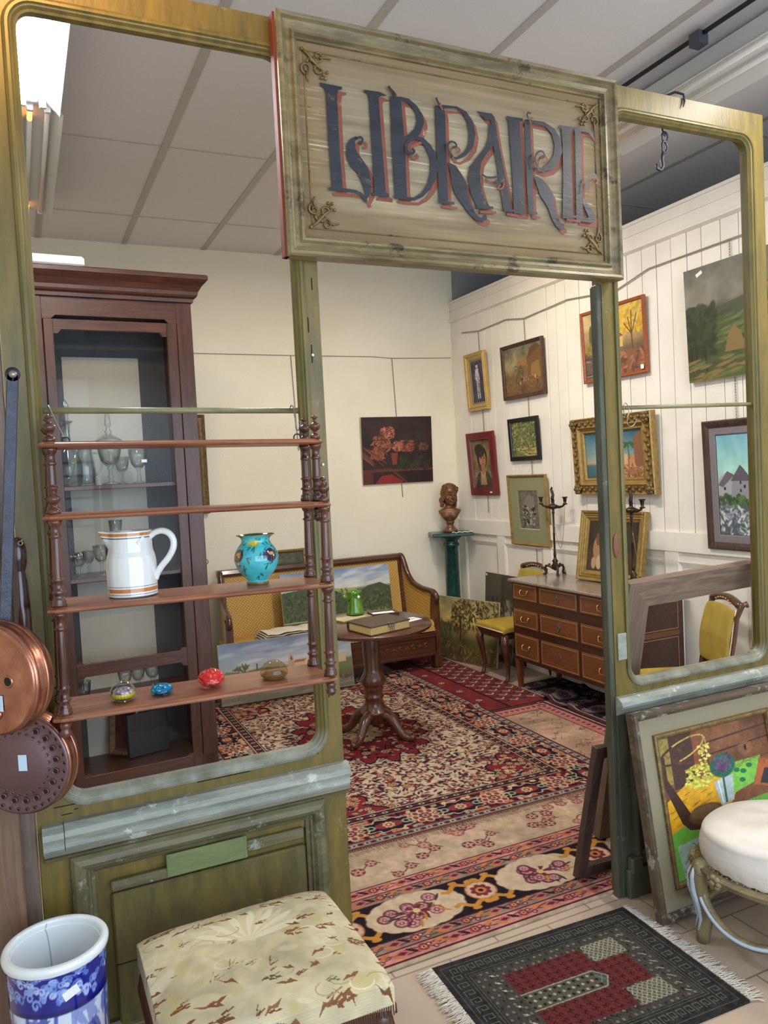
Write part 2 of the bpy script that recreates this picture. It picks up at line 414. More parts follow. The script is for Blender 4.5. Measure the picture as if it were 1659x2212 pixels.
m_ledge = oldpaint('dusty_skylit_grey_paint', rgb(156, 160, 150), rgb(116, 120, 108), rgb(186, 188, 182), 0.58, 0.45, vert=False)  # pale grey holds dust plus some reflected sky light put into the colour
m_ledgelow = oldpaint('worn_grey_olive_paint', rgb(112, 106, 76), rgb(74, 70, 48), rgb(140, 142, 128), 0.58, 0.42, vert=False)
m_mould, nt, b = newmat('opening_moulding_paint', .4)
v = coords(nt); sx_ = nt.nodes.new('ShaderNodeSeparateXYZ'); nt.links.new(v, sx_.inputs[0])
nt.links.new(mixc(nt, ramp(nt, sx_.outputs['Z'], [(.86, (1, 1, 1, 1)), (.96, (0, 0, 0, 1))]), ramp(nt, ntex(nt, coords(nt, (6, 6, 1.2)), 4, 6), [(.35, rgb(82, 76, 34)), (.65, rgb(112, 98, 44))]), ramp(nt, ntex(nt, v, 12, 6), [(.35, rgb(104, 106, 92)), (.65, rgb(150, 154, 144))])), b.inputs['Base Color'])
m_jambdark = oldpaint('dark_green_paint', rgb(84, 86, 70), rgb(60, 62, 50), rgb(126, 126, 112), 0.62)
m_patch = oldpaint('green_patch_paint', rgb(116, 128, 84), rgb(98, 110, 70), rgb(140, 150, 110), 0.66, vert=False)
m_crack = plain('dark_gap', rgb(22, 20, 18), 0.9)
m_mahog = wood('dark_mahogany', rgb(42, 22, 16), rgb(84, 46, 32), 'z', 1, 0.4, 0.2)
m_mahogh = wood('dark_mahogany_rail', rgb(44, 23, 16), rgb(90, 50, 34), 'x', 1, 0.4, 0.2)
m_turn = wood('turned_redwood', rgb(44, 22, 18), rgb(112, 62, 44), 'z', 1.6, 0.25, 0.4)
m_shelf = wood('red_brown_shelf', rgb(112, 62, 40), rgb(162, 106, 74), 'x', 1, 0.4, 0.2)
m_walnut = wood('walnut', rgb(50, 27, 16), rgb(96, 54, 32), 'x', 1, 0.3, 0.4)
m_walnutz = wood('walnut_upright', rgb(56, 30, 18), rgb(104, 60, 36), 'z', 1, 0.3, 0.4)
m_chest = wood('rosewood_veneer', rgb(46, 24, 16), rgb(78, 40, 26), 'y', 1.5, 0.3, 0.4)
m_drawer = wood('honey_veneer', rgb(96, 52, 28), rgb(130, 76, 42), 'y', 2, 0.3, 0.4)
m_greywood = wood('grey_brown_oak', rgb(92, 74, 62), rgb(134, 112, 96), 'x', 1.2, 0.55, 0)
m_greywoodz = wood('grey_brown_oak_upright', rgb(92, 76, 64), rgb(126, 106, 92), 'z', 1.2, 0.55, 0)
m_darkframe = wood('dark_brown_wood', rgb(48, 34, 30), rgb(80, 60, 52), 'z', 1.2, 0.4, 0.2)
m_blackwood = plain('black_lacquer', rgb(18, 16, 18), 0.3)
m_gold = plain('old_gilding', rgb(158, 128, 72), 0.42, 0.5, var=0.3, scale=30, bmp=0.2)
m_golddark = plain('dark_gilding', rgb(120, 98, 60), 0.42, 0.5, var=0.4, scale=40, bmp=0.3)
m_goldpaint = plain('pale_gold_paint', rgb(186, 154, 92), 0.4, 0.35, var=0.15, scale=20)
m_silvergold = oldpaint('silvery_gilt_wood', rgb(138, 124, 88), rgb(92, 80, 54), rgb(70, 58, 40), 0.57, 0.32, vert=False)
m_silvergoldz = oldpaint('silvery_gilt_wood_upright', rgb(142, 130, 94), rgb(100, 90, 62), rgb(76, 66, 44), 0.6, 0.32)
m_linenframe = plain('grey_gold_linen', rgb(136, 128, 104), 0.75, var=0.06, scale=120)
m_bronze = plain('dark_bronze', rgb(72, 58, 48), 0.38, 0.8, var=0.3, scale=20)
m_iron = plain('wrought_iron', rgb(66, 68, 78), 0.45, 0.7, var=0.2, scale=30, bmp=0.2)
m_ironrust = plain('rusty_iron', rgb(78, 62, 56), 0.6, 0.5, var=0.3, scale=40)
m_copper, nt, b = newmat('copper', 0.30, 0.95)
v = coords(nt)
nt.links.new(ramp(nt, ntex(nt, v, 9, 6), [(0.3, rgb(138, 88, 72)), (0.55, rgb(178, 122, 100)), (0.75, rgb(210, 160, 138))]), b.inputs['Base Color'])
bump(nt, b, ntex(nt, v, 26, 3), 0.18, 0.006)
m_copperd = plain('dull_copper', rgb(118, 92, 96), 0.42, 0.75, var=0.12, scale=9, bmp=0.05)
m_brass = plain('brass', rgb(176, 138, 70), 0.3, 0.9)
m_steel = plain('steel_wire', rgb(150, 145, 135), 0.35, 0.9)
m_cane, nt, b = newmat('yellow_cane', 0.55, spec=0.35)
v = coords(nt, (1, 1, 1))
cx_ = nt.nodes.new('ShaderNodeSeparateXYZ'); nt.links.new(v, cx_.inputs[0])
def mth(op, a, b_):
    n = nt.nodes.new('ShaderNodeMath'); n.operation = op
    for i, q in enumerate((a, b_)):
        if hasattr(q, 'name'): nt.links.new(q, n.inputs[i])
        else: n.inputs[i].default_value = q
    return n.outputs[0]
u_ = mth('ADD', cx_.outputs['X'], cx_.outputs['Y']); w_ = mth('ADD', cx_.outputs['Z'], mth('MULTIPLY', cx_.outputs['Y'], .6))
cc_ = nt.nodes.new('ShaderNodeCombineXYZ'); nt.links.new(mth('ADD', u_, w_), cc_.inputs[0]); nt.links.new(mth('SUBTRACT', u_, w_), cc_.inputs[1])
v = cc_.outputs[0]
def cane_nodes():
    vo = nt.nodes.new('ShaderNodeTexVoronoi'); vo.feature = 'F1'; vo.voronoi_dimensions = '2D'; vo.inputs['Scale'].default_value = 34; vo.inputs['Randomness'].default_value = 0.0
    nt.links.new(v, vo.inputs['Vector'])
    return vo.outputs['Distance']
nt.links.new(ramp(nt, cane_nodes(), [(0.18, rgb(136, 100, 42)), (0.32, rgb(186, 148, 74)), (0.7, rgb(200, 162, 88))]), b.inputs['Base Color'])
m_yellow = plain('mustard_velvet', rgb(166, 140, 62), 0.8, var=0.12, scale=50, bmp=0.1, spec=0.2)
m_white = plain('white_linen', rgb(214, 206, 188), 0.9, var=0.06, scale=30, bmp=0.2, spec=0.1)
m_muslin = plain('white_muslin', rgb(224, 216, 204), 0.92, var=0.04, scale=14, bmp=0.3, spec=0.1)
m_label = plain('white_paper', rgb(232, 232, 232), 0.6, var=0.02)
m_sticker = plain('pale_blue_paper', rgb(190, 214, 232), 0.6, var=0.02)
m_ink = plain('ink', rgb(60, 60, 70), 0.7)
m_pinkink = plain('pink_ink', rgb(196, 60, 120), 0.7)
m_marble, nt, b = newmat('grey_marble', 0.18, coat=0.2)
v = coords(nt)
nt.links.new(ramp(nt, ntex(nt, v, 7, 8, 0.7, 1.6), [(0.3, rgb(104, 92, 84)), (0.5, rgb(146, 132, 120)), (0.62, rgb(120, 106, 98)), (0.75, rgb(196, 184, 172))]), b.inputs['Base Color'])
m_green, nt, b = newmat('dark_green_marble', 0.25)
v = coords(nt)
nt.links.new(ramp(nt, ntex(nt, v, 11, 7, 0.7, 1.5), [(0.35, rgb(16, 44, 42)), (0.6, rgb(30, 72, 66)), (0.75, rgb(70, 96, 84))]), b.inputs['Base Color'])
m_terra = plain('bronzed_clay', rgb(112, 74, 48), 0.42, 0.25, var=0.25, scale=16, bmp=0.1)
m_greenglaze, nt, b = newmat('green_glaze', 0.12, coat=0.6)
nt.links.new(ramp(nt, ntex(nt, coords(nt, (14, 14, 2)), 4, 3), [(0.3, rgb(44, 92, 20)), (0.7, rgb(96, 146, 34))]), b.inputs['Base Color'])
m_glass = glassmat('clear_glass', (0.90, 0.92, 0.92, 1), .03, 1.6, 1.8, .75)
m_pane = glassmat('cabinet_pane', (1, 1, 1, 1), 0, 1.18)
m_amber = glassmat('amber_glass', (0.9, 0.6, 0.22, 1))
m_white_metal = plain('white_enamel', rgb(214, 214, 212), 0.35, var=0.02)
m_tube_lit = emit('lit_tube', (0.86, 0.95, 1.0, 1), 40.0)
m_tube_warm = emit('lit_tube_warm', (1.0, 0.72, 0.4, 1), 5.0)
m_tube_off = plain('unlit_tube', rgb(226, 222, 216), 0.25, var=0.01)
m_orange = emit('glowing_electrode', (1.0, 0.32, 0.06, 1), 2.5)
m_book = plain('brown_leather', rgb(66, 50, 38), 0.4, var=0.25, scale=30, bmp=0.3)
m_pages = plain('cream_pages', rgb(196, 170, 110), 0.8, var=0.1, scale=90)
m_darkback = plain('dark_reflection', rgb(66, 70, 74), 0.6, var=0.15, scale=5)
m_paleback = plain('pale_reflection', rgb(186, 186, 172), 0.5, var=0.06, scale=4)
m_vc = vcol('painted_canvas', 0.5, 0.4, 0.15, 0.15, 200)
m_vcmatt = vcol('painted_matt', 0.8, 0.2)
m_rugmat = vcol('woven_pile', 0.95, 0.08, 0.0, 0.5, 420)
m_vcgloss = vcol('painted_glaze', 0.12, 0.5, 0.7)
m_fringe = plain('cotton_fringe', rgb(206, 196, 182), 0.95, var=0.1, scale=60, spec=0.1)
m_canvasback = plain('raw_canvas', rgb(190, 176, 146), 0.85)
m_cord = plain('grey_cord', rgb(150, 140, 124), 0.8)
m_chain = plain('chain_steel', rgb(120, 112, 100), 0.4, 0.7)
m_rod = oldpaint('olive_rod_paint', rgb(140, 136, 98), rgb(104, 100, 70), rgb(90, 86, 60), 0.66, 0.4, vert=False)
# ================================================================== THE ROOM
WR, WB, CE = 4.037, 4.406, 3.802          # panelled wall plane, back wall plane, ceiling height
FW = -4.2                                 # street side, open to the daylight
structure(B().box(-1.5, 6.2, FW, WB + .1, -.12, 0).obj('floor', m_tile))
structure(B().box(-1.5, 6.2, FW, WB + .1, CE + .02, CE + .12).obj('ceiling', m_ceiling))
g = B()
for i in range(-3, 9):
    x = .27 + .66 * i
    if -1.5 < x < 6.1: g.box(x - .022, x + .022, FW, WB, CE + .015, CE + .03)
for j in range(-4, 4):
    y = 2.375 + 1.305 * j
    if y < WB: g.box(-1.5, 6.2, y - .007, y + .007, CE + .016, CE + .03)
structure(g.obj('trim_1', m_grid))
structure(B().box(-1.5, 6.2, WB, WB + .1, 0, CE + .05).obj('wall_back', m_plaster))
structure(B().box(-1.6, -1.5, FW, WB + .1, 0, CE + .1).obj('wall_left', m_plaster))
structure(B().box(6.2, 6.3, FW, WB + .1, 0, CE + .1).obj('wall_right', m_plainwall))
# panelled partition wall, lower than the ceiling, with plank cladding above a dado
g = B()
g.box(WR + .02, WR + .09, -1.6, WB, 0, 3.46)
y = WB; r = random.Random(5)
while y > -1.55:
    w = r.choice([.125, .135, .15, .12, .17])
    y2 = max(y - w, -1.6)
    g.cb(WR - r.uniform(0, .004), WR + .02, y2 + .0025, y - .0025, 1.30, 3.29, .002)
    y = y2
structure(g.obj('wall_panelled', m_panelwhite))
g = B()
g.box(WR - .012, WR + .03, -1.6, WB, 3.284, 3.46)
g.prism([(WR - .012, 3.30), (WR - .03, 3.292), (WR - .03, 3.276), (WR - .004, 3.262), (WR + .02, 3.262), (WR + .02, 3.30)], -1.6, WB)
g.box(WR - .022, WR + .095, -1.6, WB, 3.452, 3.474)
g.box(WR - .018, WR + .02, -1.6, WB, 3.38, 3.386)
structure(g.obj('trim_2', m_panelwhite))
g = B()
g.box(WR - .022, WR + .02, -1.6, WB, 1.17, 1.30)
g.box(WR - .02, WR + .02, -1.6, WB, 0, .14)
y = WB - .12; k = 0
while y > -1.4:
    w = .58
    g.box(WR - .018, WR + .02, y, y + .12, .14, 1.17)
    g.box(WR - .002, WR + .02, y - w, y, .14, 1.17)
    g.sweep(0, w, .16, 1.10, [(0, -.018), (.02, -.010), (.024, 0)], M=Matrix.Translation((WR - .004, y, 0)) @ Matrix.Rotation(-PI / 2, 4, 'Z'))
    y -= w + .12
structure(g.obj('wall_dado', m_panelwhite))
structure(B().box(-1.5, WR, WB - .015, WB, 0, .10).obj('baseboard_back', m_panelwhite))
# wall in grey above the low partition, seen in the corner
structure(B().box(WR + .03, 6.2, WB - .012, WB, 2.6, CE).obj('wall_beyond', m_plainwall))

# ================================================================== OLD SHOPFRONT PARTITION
# left panel: window opening above a moulded dado
def shopfront_left():
    t = thing('shopfront_panel', 'olive green wooden shopfront panel left of the doorway, battered moulded base', 'partition', (0, 0, 0))
    X0, X1, ZT = -.018, .949, 3.285
    OX0, OX1, OZ0, OZ1 = .066, .876, .884, 3.178
    YF, YB = 0.0, .055
    g = B()
    # flat frame boards round the rounded opening
    g.sweep(OX0, OX1, OZ0, OZ1, [(0, YF), (0, YB)], r=.062)
    def quadring(y):
        n = 7; pts = []
        return pts
    for (y) in (YF, YB):
        def rr(d):
            out = []
            for cx, cz, st in ((OX1, OZ1, 0), (OX0, OZ1, 90), (OX0, OZ0, 180), (OX1, OZ0, 270)):
                q = .062; ox = cx - q if st in (0, 270) else cx + q; oz = cz - q if st in (0, 90) else cz + q
                for k in range(7):
                    an = math.radians(st + 15 * k); out.append((ox + q * math.cos(an), y, oz + q * math.sin(an)))
            return out
        inner = rr(0); corner = [(X1, y, ZT), (X0, y, ZT), (X0, y, .80), (X1, y, .80)]
        vs = inner + corner; fs = []
        for ci in range(4):
            for k in range(6): fs.append((ci * 7 + k, ci * 7 + k + 1, 28 + ci))
            fs.append((ci * 7 + 6, ((ci + 1) % 4) * 7, 28 + (ci + 1) % 4, 28 + ci))
        g.add(vs, fs)
    g.box(X0, X1, YB, YB + .001, .8, .801)
    g.add([(X0, YF, .8), (X0, YB, .8), (X0, YB, ZT), (X0, YF, ZT)], [(0, 1, 2, 3)])
    g.add([(X1, YF, .8), (X1, YB, .8), (X1, YB, ZT), (X1, YF, ZT)], [(0, 1, 2, 3)])
    g.add([(X0, YF, ZT), (X1, YF, ZT), (X1, YB, ZT), (X0, YB, ZT)], [(0, 1, 2, 3)])
    g.obj('window_frame', m_olive, t, weld=True)
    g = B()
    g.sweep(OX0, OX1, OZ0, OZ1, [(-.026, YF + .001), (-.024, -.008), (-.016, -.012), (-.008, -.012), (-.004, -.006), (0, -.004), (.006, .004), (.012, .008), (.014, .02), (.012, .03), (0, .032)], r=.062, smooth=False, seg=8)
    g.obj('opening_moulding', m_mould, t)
    # lower carcass
    g = B()
    g.cb(X0, .075, YF, YB, 0, .80, .003); g.cb(.855, X1, YF, YB, 0, .80, .003)
    g.box(.075, .855, .012, YB, .62, .80); g.box(.075, .855, .012, YB, 0, .10)
    g.box(.07, .86, .022, YB - .005, .1, .62)
    g.obj('lower_panel', m_olive, t)
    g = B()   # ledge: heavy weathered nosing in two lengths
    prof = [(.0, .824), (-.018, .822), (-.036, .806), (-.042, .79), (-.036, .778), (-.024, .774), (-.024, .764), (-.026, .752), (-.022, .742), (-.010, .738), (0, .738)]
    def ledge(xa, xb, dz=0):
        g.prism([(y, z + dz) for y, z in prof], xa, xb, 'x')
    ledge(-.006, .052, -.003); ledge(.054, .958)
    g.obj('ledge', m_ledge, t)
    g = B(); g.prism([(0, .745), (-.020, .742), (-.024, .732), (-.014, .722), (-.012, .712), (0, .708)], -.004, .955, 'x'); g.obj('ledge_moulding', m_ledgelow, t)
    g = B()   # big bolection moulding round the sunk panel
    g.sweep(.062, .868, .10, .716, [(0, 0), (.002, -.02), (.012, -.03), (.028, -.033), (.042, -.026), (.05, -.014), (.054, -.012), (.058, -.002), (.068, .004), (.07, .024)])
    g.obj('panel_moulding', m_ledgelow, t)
    g = B()   # fielded centre panel with split top edge
    g.cb(.172, .795, -.002, .024, .14, .565, .006)
    g.obj('fielded_panel', m_oliveh, t)
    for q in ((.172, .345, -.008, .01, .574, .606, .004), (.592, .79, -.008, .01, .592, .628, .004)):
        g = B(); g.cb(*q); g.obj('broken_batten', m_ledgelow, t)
    g = B(); g.cb(.338, .594, -.012, -.006, .578, .650, .002)
    for qx, qz in ((.346, .586), (.586, .586), (.346, .642), (.586, .642), (.466, .584)): g.ellip((qx, -.012, qz), (.003, .002, .003), seg=8, rings=5)
    g.obj('patch_plate', m_patch, t)
    g = B()
    for (x, z0, z1) in ((.917, 2.62, 2.78), (.905, 2.28, 2.33), (.912, 2.18, 2.24), (.90, 1.16, 1.23), (.906, 1.05, 1.17), (.925, 2.42, 2.46), (.938, 1.7, 1.78)):
        g = B(); g.box(x, x + .003, -.0015, .001, z0, z1); g.obj('crack', m_crack, t)
    for (x0, x1, z) in ((.03, .09, .866), (.085, .085 + .012, .85), (.17, .24, .862), (.45, .62, .853), (.8, .86, .865), (.05, .08, .84)):
        g = B(); g.box(x0, x1, -.0015, .001, z, z + .0025); g.obj('crack', m_crack, t)
    g = B(); g.box(.172, .6, -.0035, -.001, .344, .347); g.obj('crack', m_crack, t)
    g = B()
    for x, z in ((.915, 2.205), (.93, 1.84)):
        g = B(); g.ellip((x, -.004, z), (.005, .004, .005), seg=8, rings=6); g.obj('nail', m_label, t)
    return t
shopfront_left()
def shopfront_right():
    t = thing('shopfront_panel', 'olive green wooden shopfront panel right of the doorway, iron hook on its top rail', 'partition', (0, 0, 0))
    X0, X1, ZT = 2.19, 3.095, 3.30
    OX0, OX1, OZ0, OZ1 = 2.262, 3.01, .892, 3.19
    YF, YB = 0.0, .055
    OX0 = 2.232; X0 = 2.15
    g = B()
    g.sweep(OX0, OX1, OZ0, OZ1, [(0, YF), (0, YB)], r=.06)
    for y in (YF, YB):
        out = []
        for cx, cz, st in ((OX1, OZ1, 0), (OX0, OZ1, 90), (OX0, OZ0, 180), (OX1, OZ0, 270)):
            q = .06; ox = cx - q if st in (0, 270) else cx + q; oz = cz - q if st in (0, 90) else cz + q
            for k in range(7):
                an = math.radians(st + 15 * k); out.append((ox + q * math.cos(an), y, oz + q * math.sin(an)))
        vs = out + [(X1, y, ZT), (X0, y, ZT), (X0, y, .80), (X1, y, .80)]; fs = []
        for ci in range(4):
            for k in range(6): fs.append((ci * 7 + k, ci * 7 + k + 1, 28 + ci))
            fs.append((ci * 7 + 6, ((ci + 1) % 4) * 7, 28 + (ci + 1) % 4, 28 + ci))
        g.add(vs, fs)
    for x in (X0, X1): g.add([(x, YF, .8), (x, YB, .8), (x, YB, ZT), (x, YF, ZT)], [(0, 1, 2, 3)])
    g.add([(X0, YF, ZT), (X1, YF, ZT), (X1, YB, ZT), (X0, YB, ZT)], [(0, 1, 2, 3)])
    g.obj('window_frame', m_olive, t, weld=True)
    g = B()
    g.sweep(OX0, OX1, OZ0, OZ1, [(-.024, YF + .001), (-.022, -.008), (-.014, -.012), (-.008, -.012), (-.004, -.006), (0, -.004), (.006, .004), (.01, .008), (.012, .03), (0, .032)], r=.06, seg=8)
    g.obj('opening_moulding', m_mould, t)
    g = B()
    g.cb(2.127, 2.152, .003, .036, 0, 2.505, .003); g.cb(2.143, 2.152, .034, .062, 0, 2.505, .002)
    g.obj('door_jamb', m_jambdark, t)
    g = B()
    g.cb(X0, X0 + .075, YF, YB, 0, .80, .003); g.cb(X1 - .08, X1, YF, YB, 0, .80, .003)
    g.box(X0 + .075, X1 - .08, .012, YB, 0, .80)
    g.obj('lower_panel', m_jambdark, t)
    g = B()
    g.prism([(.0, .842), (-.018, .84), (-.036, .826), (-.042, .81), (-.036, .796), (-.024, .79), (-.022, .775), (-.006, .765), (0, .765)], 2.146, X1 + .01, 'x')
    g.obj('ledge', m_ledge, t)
    g = B()
    g.sweep(2.21, 3.03, .12, .74, [(0, 0), (.002, -.016), (.014, -.024), (.03, -.022), (.042, -.008), (.05, .006), (.052, .02)])
    g.cb(2.16, 3.1, -.03, .0, .0, .12, .006); g.cb(2.17, 2.235, -.036, 0, .1, .17, .008)
    g.obj('panel_moulding', m_jambdark, t)
    g = B()   # torn knot and old lock marks on the jamb
    g.ellip((2.176, -.002, 1.46), (.016, .006, .05), seg=12, rings=8)
    g.obj('scar', plain('bare_red_wood', rgb(120, 72, 56), .6), t)
    g = B(); g.cb(2.165, 2.215, -.006, 0, .99, 1.10, .002); g.obj('lock_plate', m_ledge, t)
    return t
shopfront_right()

# ---------------------------------------------------------------- the painted sign
SX0, SX1, SZ0, SZ1 = .829, 2.204, 2.511, 3.276
def sign():
    t = thing('shop_sign', 'framed cream sign board lettered LIBRAIRIE in dark blue with red shadows over the doorway', 'sign', ((SX0 + SX1) / 2, -.044, SZ0))
    W, H = SX1 - SX0, SZ1 - SZ0
    ox, oy, oz = (SX0 + SX1) / 2, -.044, SZ0
    g = B()
    g.sweep(-W / 2, W / 2, 0, H, [(0, .028), (0, -.024), (.006, -.032), (.016, -.03), (.022, -.02), (.034, -.012), (.046, -.010), (.052, -.02), (.060, -.02), (.066, -.008), (.071, -.004), (.072, .01)])
    g.obj('sign_frame', m_silvergold, t)
    g = B(); g.cb(-W / 2 - .006, -W / 2 + .012, -.006, .03, 0, H, .002); g.obj('backing_edge', plain('red_brown_edge', rgb(120, 52, 34), .6), t)
    cv = Cv(620, 330, (146, 132, 108))
    cv.nz(.10, 3, 40, 4, 3); cv.nz(.10, 3, 4, 8, 2)
    e = np.minimum(np.minimum(cv.X, 1 - cv.X) * 1.9, np.minimum(cv.Y, 1 - cv.Y))
    k = np.clip(1 - e / .26, 0, 1)[..., None]
    cv.a = cv.a * (1 - .62 * k) + np.array([116, 90, 58]) / 255 * .62 * k
    cv.dabs(260, .03, .2, .97, .85, .03, .004, [(190, 182, 158), (176, 164, 138), (150, 138, 112)], 5, 0, .35)
    for x0, x1, y in ((.02, .5, .52), (.5, .96, .62), (.62, .7, .6)): cv.line([(x0, y), (x1, y + .03)], .0025, (222, 212, 190), .7)
    for y in (.33, .55, .8): cv.line([(0, y), (.035, y)], .002, (90, 70, 44), .8); cv.line([(.965, y - .05), (1, y)], .002, (90, 70, 44), .8)
    grid_obj('sign_board', cv, flat_xz(W - .14, H - .14, .004, z0=.07), m_vcmatt, t, skirt=(0, .012, 0))
    g = B()
    g.sweep(-W / 2 + .092, W / 2 - .092, .096, H - .096, [(0, .006), (.001, .001), (.003, -.001), (.005, .001), (.006, .006)])
    g.obj('beading', m_silvergold, t)
    def flat(polys, strokes, dx, dz, y, name, mat):
        V, Fc, cnt = [], [], []
        def face(pts):
            from mathutils.geometry import tessellate_polygon
            P = [Vector((p[0] / 1000 + dx - ox, 0, p[1] / 1000 + dz - oz)) for p in pts]
            n0 = len(V); yo = y - .00012 * len(cnt); cnt.append(1)
            for p in P: V.append((p.x, yo, p.z))
            for tri in tessellate_polygon([[Vector((p.x, p.z, 0)) for p in P]]):
                a, b_, c_ = [P[i] for i in tri]
                cr = (b_.x - a.x) * (c_.z - a.z) - (b_.z - a.z) * (c_.x - a.x)
                if abs(cr) < 1e-12: continue
                Fc.append(tuple(n0 + i for i in (tri if cr > 0 else tri[::-1])))
        for q in polys: face(q)
        for w, q in strokes:
            w = w * 1000 / 2 * 1.05
            q2 = [q[0]]
            for a, b_ in zip(q[:-1], q[1:]):
                for k in (1, 2, 3): q2.append((a[0] + (b_[0] - a[0]) * k / 3, a[1] + (b_[1] - a[1]) * k / 3))
            # smooth
            for _ in range(2):
                q2 = [q2[0]] + [((q2[i - 1][0] + q2[i][0] * 2 + q2[i + 1][0]) / 4, (q2[i - 1][1] + q2[i][1] * 2 + q2[i + 1][1]) / 4) for i in range(1, len(q2) - 1)] + [q2[-1]]
            L, R = [], []
            for i in range(len(q2)):
                a = q2[max(i - 1, 0)]; b_ = q2[min(i + 1, len(q2) - 1)]
                tx, tz = b_[0] - a[0], b_[1] - a[1]; l = math.hypot(tx, tz) or 1
                L.append((q2[i][0] - tz / l * w, q2[i][1] + tx / l * w)); R.append((q2[i][0] + tz / l * w, q2[i][1] - tx / l * w))
            for i in range(len(q2) - 1): face([L[i], L[i + 1], R[i + 1], R[i]])
        me = bpy.data.meshes.new(name); me.from_pydata(V, [], Fc); me.materials.append(mat)
        o = bpy.data.objects.new(name, me); COL.objects.link(o); o.parent = t
        return o
    mr = oldpaint('faded_red_paint', rgb(134, 70, 50), rgb(114, 58, 42), rgb(166, 144, 114), .62, .6, vert=False)
    mk = oldpaint('faded_blue_black_paint', rgb(38, 42, 52), rgb(24, 26, 32), rgb(104, 98, 86), .60, .4, vert=False)
    flat(LET_P, LET_S, .017, -.013, .0030, 'letter_shadow', mr)
    flat(LET_P, LET_S, 0, 0, -.0040, 'lettering', mk)
    for sx, sz, xx, zz in ((1, 1, -W / 2 + .088, H - .10), (-1, 1, W / 2 - .088, H - .10), (1, -1, -W / 2 + .088, .10), (-1, -1, W / 2 - .088, .10)):
        g = B()
        def sp(cx, cz, r0, a0, turns, w=.0042):
            pts = []; n = 16
            for k in range(n + 1):
                a = a0 + turns * 2 * PI * k / n; r_ = r0 * (1 - .75 * k / n)
                pts.append((xx + sx * (cx + r_ * math.cos(a)), -.004, zz - sz * (cz + r_ * math.sin(a))))
            g.tube(pts, [w * (1 - .4 * k / n) for k in range(n + 1)], 6)
        sp(.055, .014, .020, PI * .9, -1.2); sp(.014, .058, .020, PI * .6, 1.2); sp(.04, .04, .024, PI, .8); sp(.052, .055, .016, 0, 1)
        g.tube([(xx + sx * a, -.006, zz - sz * c) for a, c in ((.0, .0), (.02, .014), (.034, .03), (.05, .045), (.07, .06))], [.004, .005, .007, .005, .003], 6)
        g.tube([(xx + sx * a, -.005, zz - sz * c) for a, c in ((.06, .02), (.08, .014), (.1, .018))], [.004, .004, .002], 6)
        g.tube([(xx + sx * a, -.005, zz - sz * c) for a, c in ((.02, .06), (.012, .085), (.018, .1))], [.004, .004, .002], 6)
        for a, c in ((0, 0), (.072, .07), (.085, .062), (.064, .082), (.078, .082), (.03, .03)): g.ellip((xx + sx * a, -.006, zz - sz * c), (.006, .005, .006), seg=8, rings=6)
        g.obj('corner_ornament', m_golddark, t)
    return t
sign()
# ================================================================== THINGS ON AND BEFORE THE PARTITION
def rod(x0, x1, z0, z1, label, r=.0095):
    g = B(); g.tube([(x0, .025, z0), (x1, .025, z1)], r, 14)
    return tag(g.obj('curtain_rod', m_rod), label, 'rod')
rod(.064, .874, 2.034, 2.024, 'worn olive wooden rod across the left window, hanging shelf hooked on it')
rod(2.232, 3.008, 2.018, 2.027, 'thin olive rod across the right window, empty hook near its left end', .0085)
def hook(pts, r, label, name='wire_hook', mat=None, group=None):
    g = B(); q = []
    P = [Vector(p) for p in pts]
    for i in range(len(P) - 1):
        a = P[max(i - 1, 0)]; b_, c = P[i], P[i + 1]; d = P[min(i + 2, len(P) - 1)]
        for k in range(5):
            t = k / 5
            q.append(.5 * ((2 * b_) + (c - a) * t + (2 * a - 5 * b_ + 4 * c - d) * t * t + (3 * b_ - a - 3 * c + d) * t ** 3))
    q.append(P[-1]); g.tube(q, r, 8)
    return tag(g.obj(name, mat or m_steel), label, 'hook', group)
hook([(.092, .037, 2.024), (.094, .025, 2.048), (.097, .0, 2.035), (.112, -.03, 1.99), (.125, -.04, 1.955), (.12, -.055, 1.952)], .0022, 'thin bent wire hook at left end of the rod, beside the left finials')
hook([(.838, .038, 2.018), (.838, .025, 2.039), (.84, .008, 2.035), (.836, -.02, 1.985), (.833, -.03, 1.963), (.839, -.034, 1.955), (.847, -.03, 1.965), (.852, -.024, 1.985)], .002, 'thin bent wire hook at right end of the rod, beside the right finials')
hook([(2.262, .012, 1.985), (2.256, .014, 2.0), (2.262, .02, 2.03), (2.278, .025, 2.037), (2.287, .02, 2.02), (2.28, .01, 1.998), (2.262, 0, 1.98), (2.254, -.005, 1.955), (2.266, -.005, 1.94), (2.29, -.004, 1.945), (2.305, -.004, 1.968)], .002, 'small S-shaped wire hook on the rod of the right window')
# wrought hook over the top rail of the right panel
t = thing('iron_hook', 'old wrought iron hook hung over the top rail of the right shopfront panel', 'hook', (2.60, 0, 3.19))
g = B()
g.tube([(-.035, .066, .06), (-.035, .066, .115), (-.03, .05, .135), (0, .02, .142), (.02, -.004, .125), (.022, -.008, .095), (.012, -.008, .07)], [.004, .004, .0045, .005, .005, .005, .002], 8)
g.tube([(-.035, .066, .065), (-.035, .064, .0), (-.035, .05, -.03)], .004, 8)
g.obj('bracket', m_iron, t)
g = B()
def ring(cx, cz, rx, rz, r, y=.05): g.tube([(cx + rx * math.cos(a * PI / 8), y, cz + rz * math.sin(a * PI / 8)) for a in range(16)], r, 6, closed=True)
ring(-.036, -.035, .016, .020, .0045); ring(-.04, -.078, .014, .024, .005)
g.tube([(-.048, .05, -.1), (-.056, .05, -.13), (-.05, .05, -.158), (-.064, .05, -.178), (-.084, .05, -.172), (-.088, .05, -.152)], [.007, .008, .008, .008, .006, .004], 8)
g.obj('swinging_hook', m_iron, t)

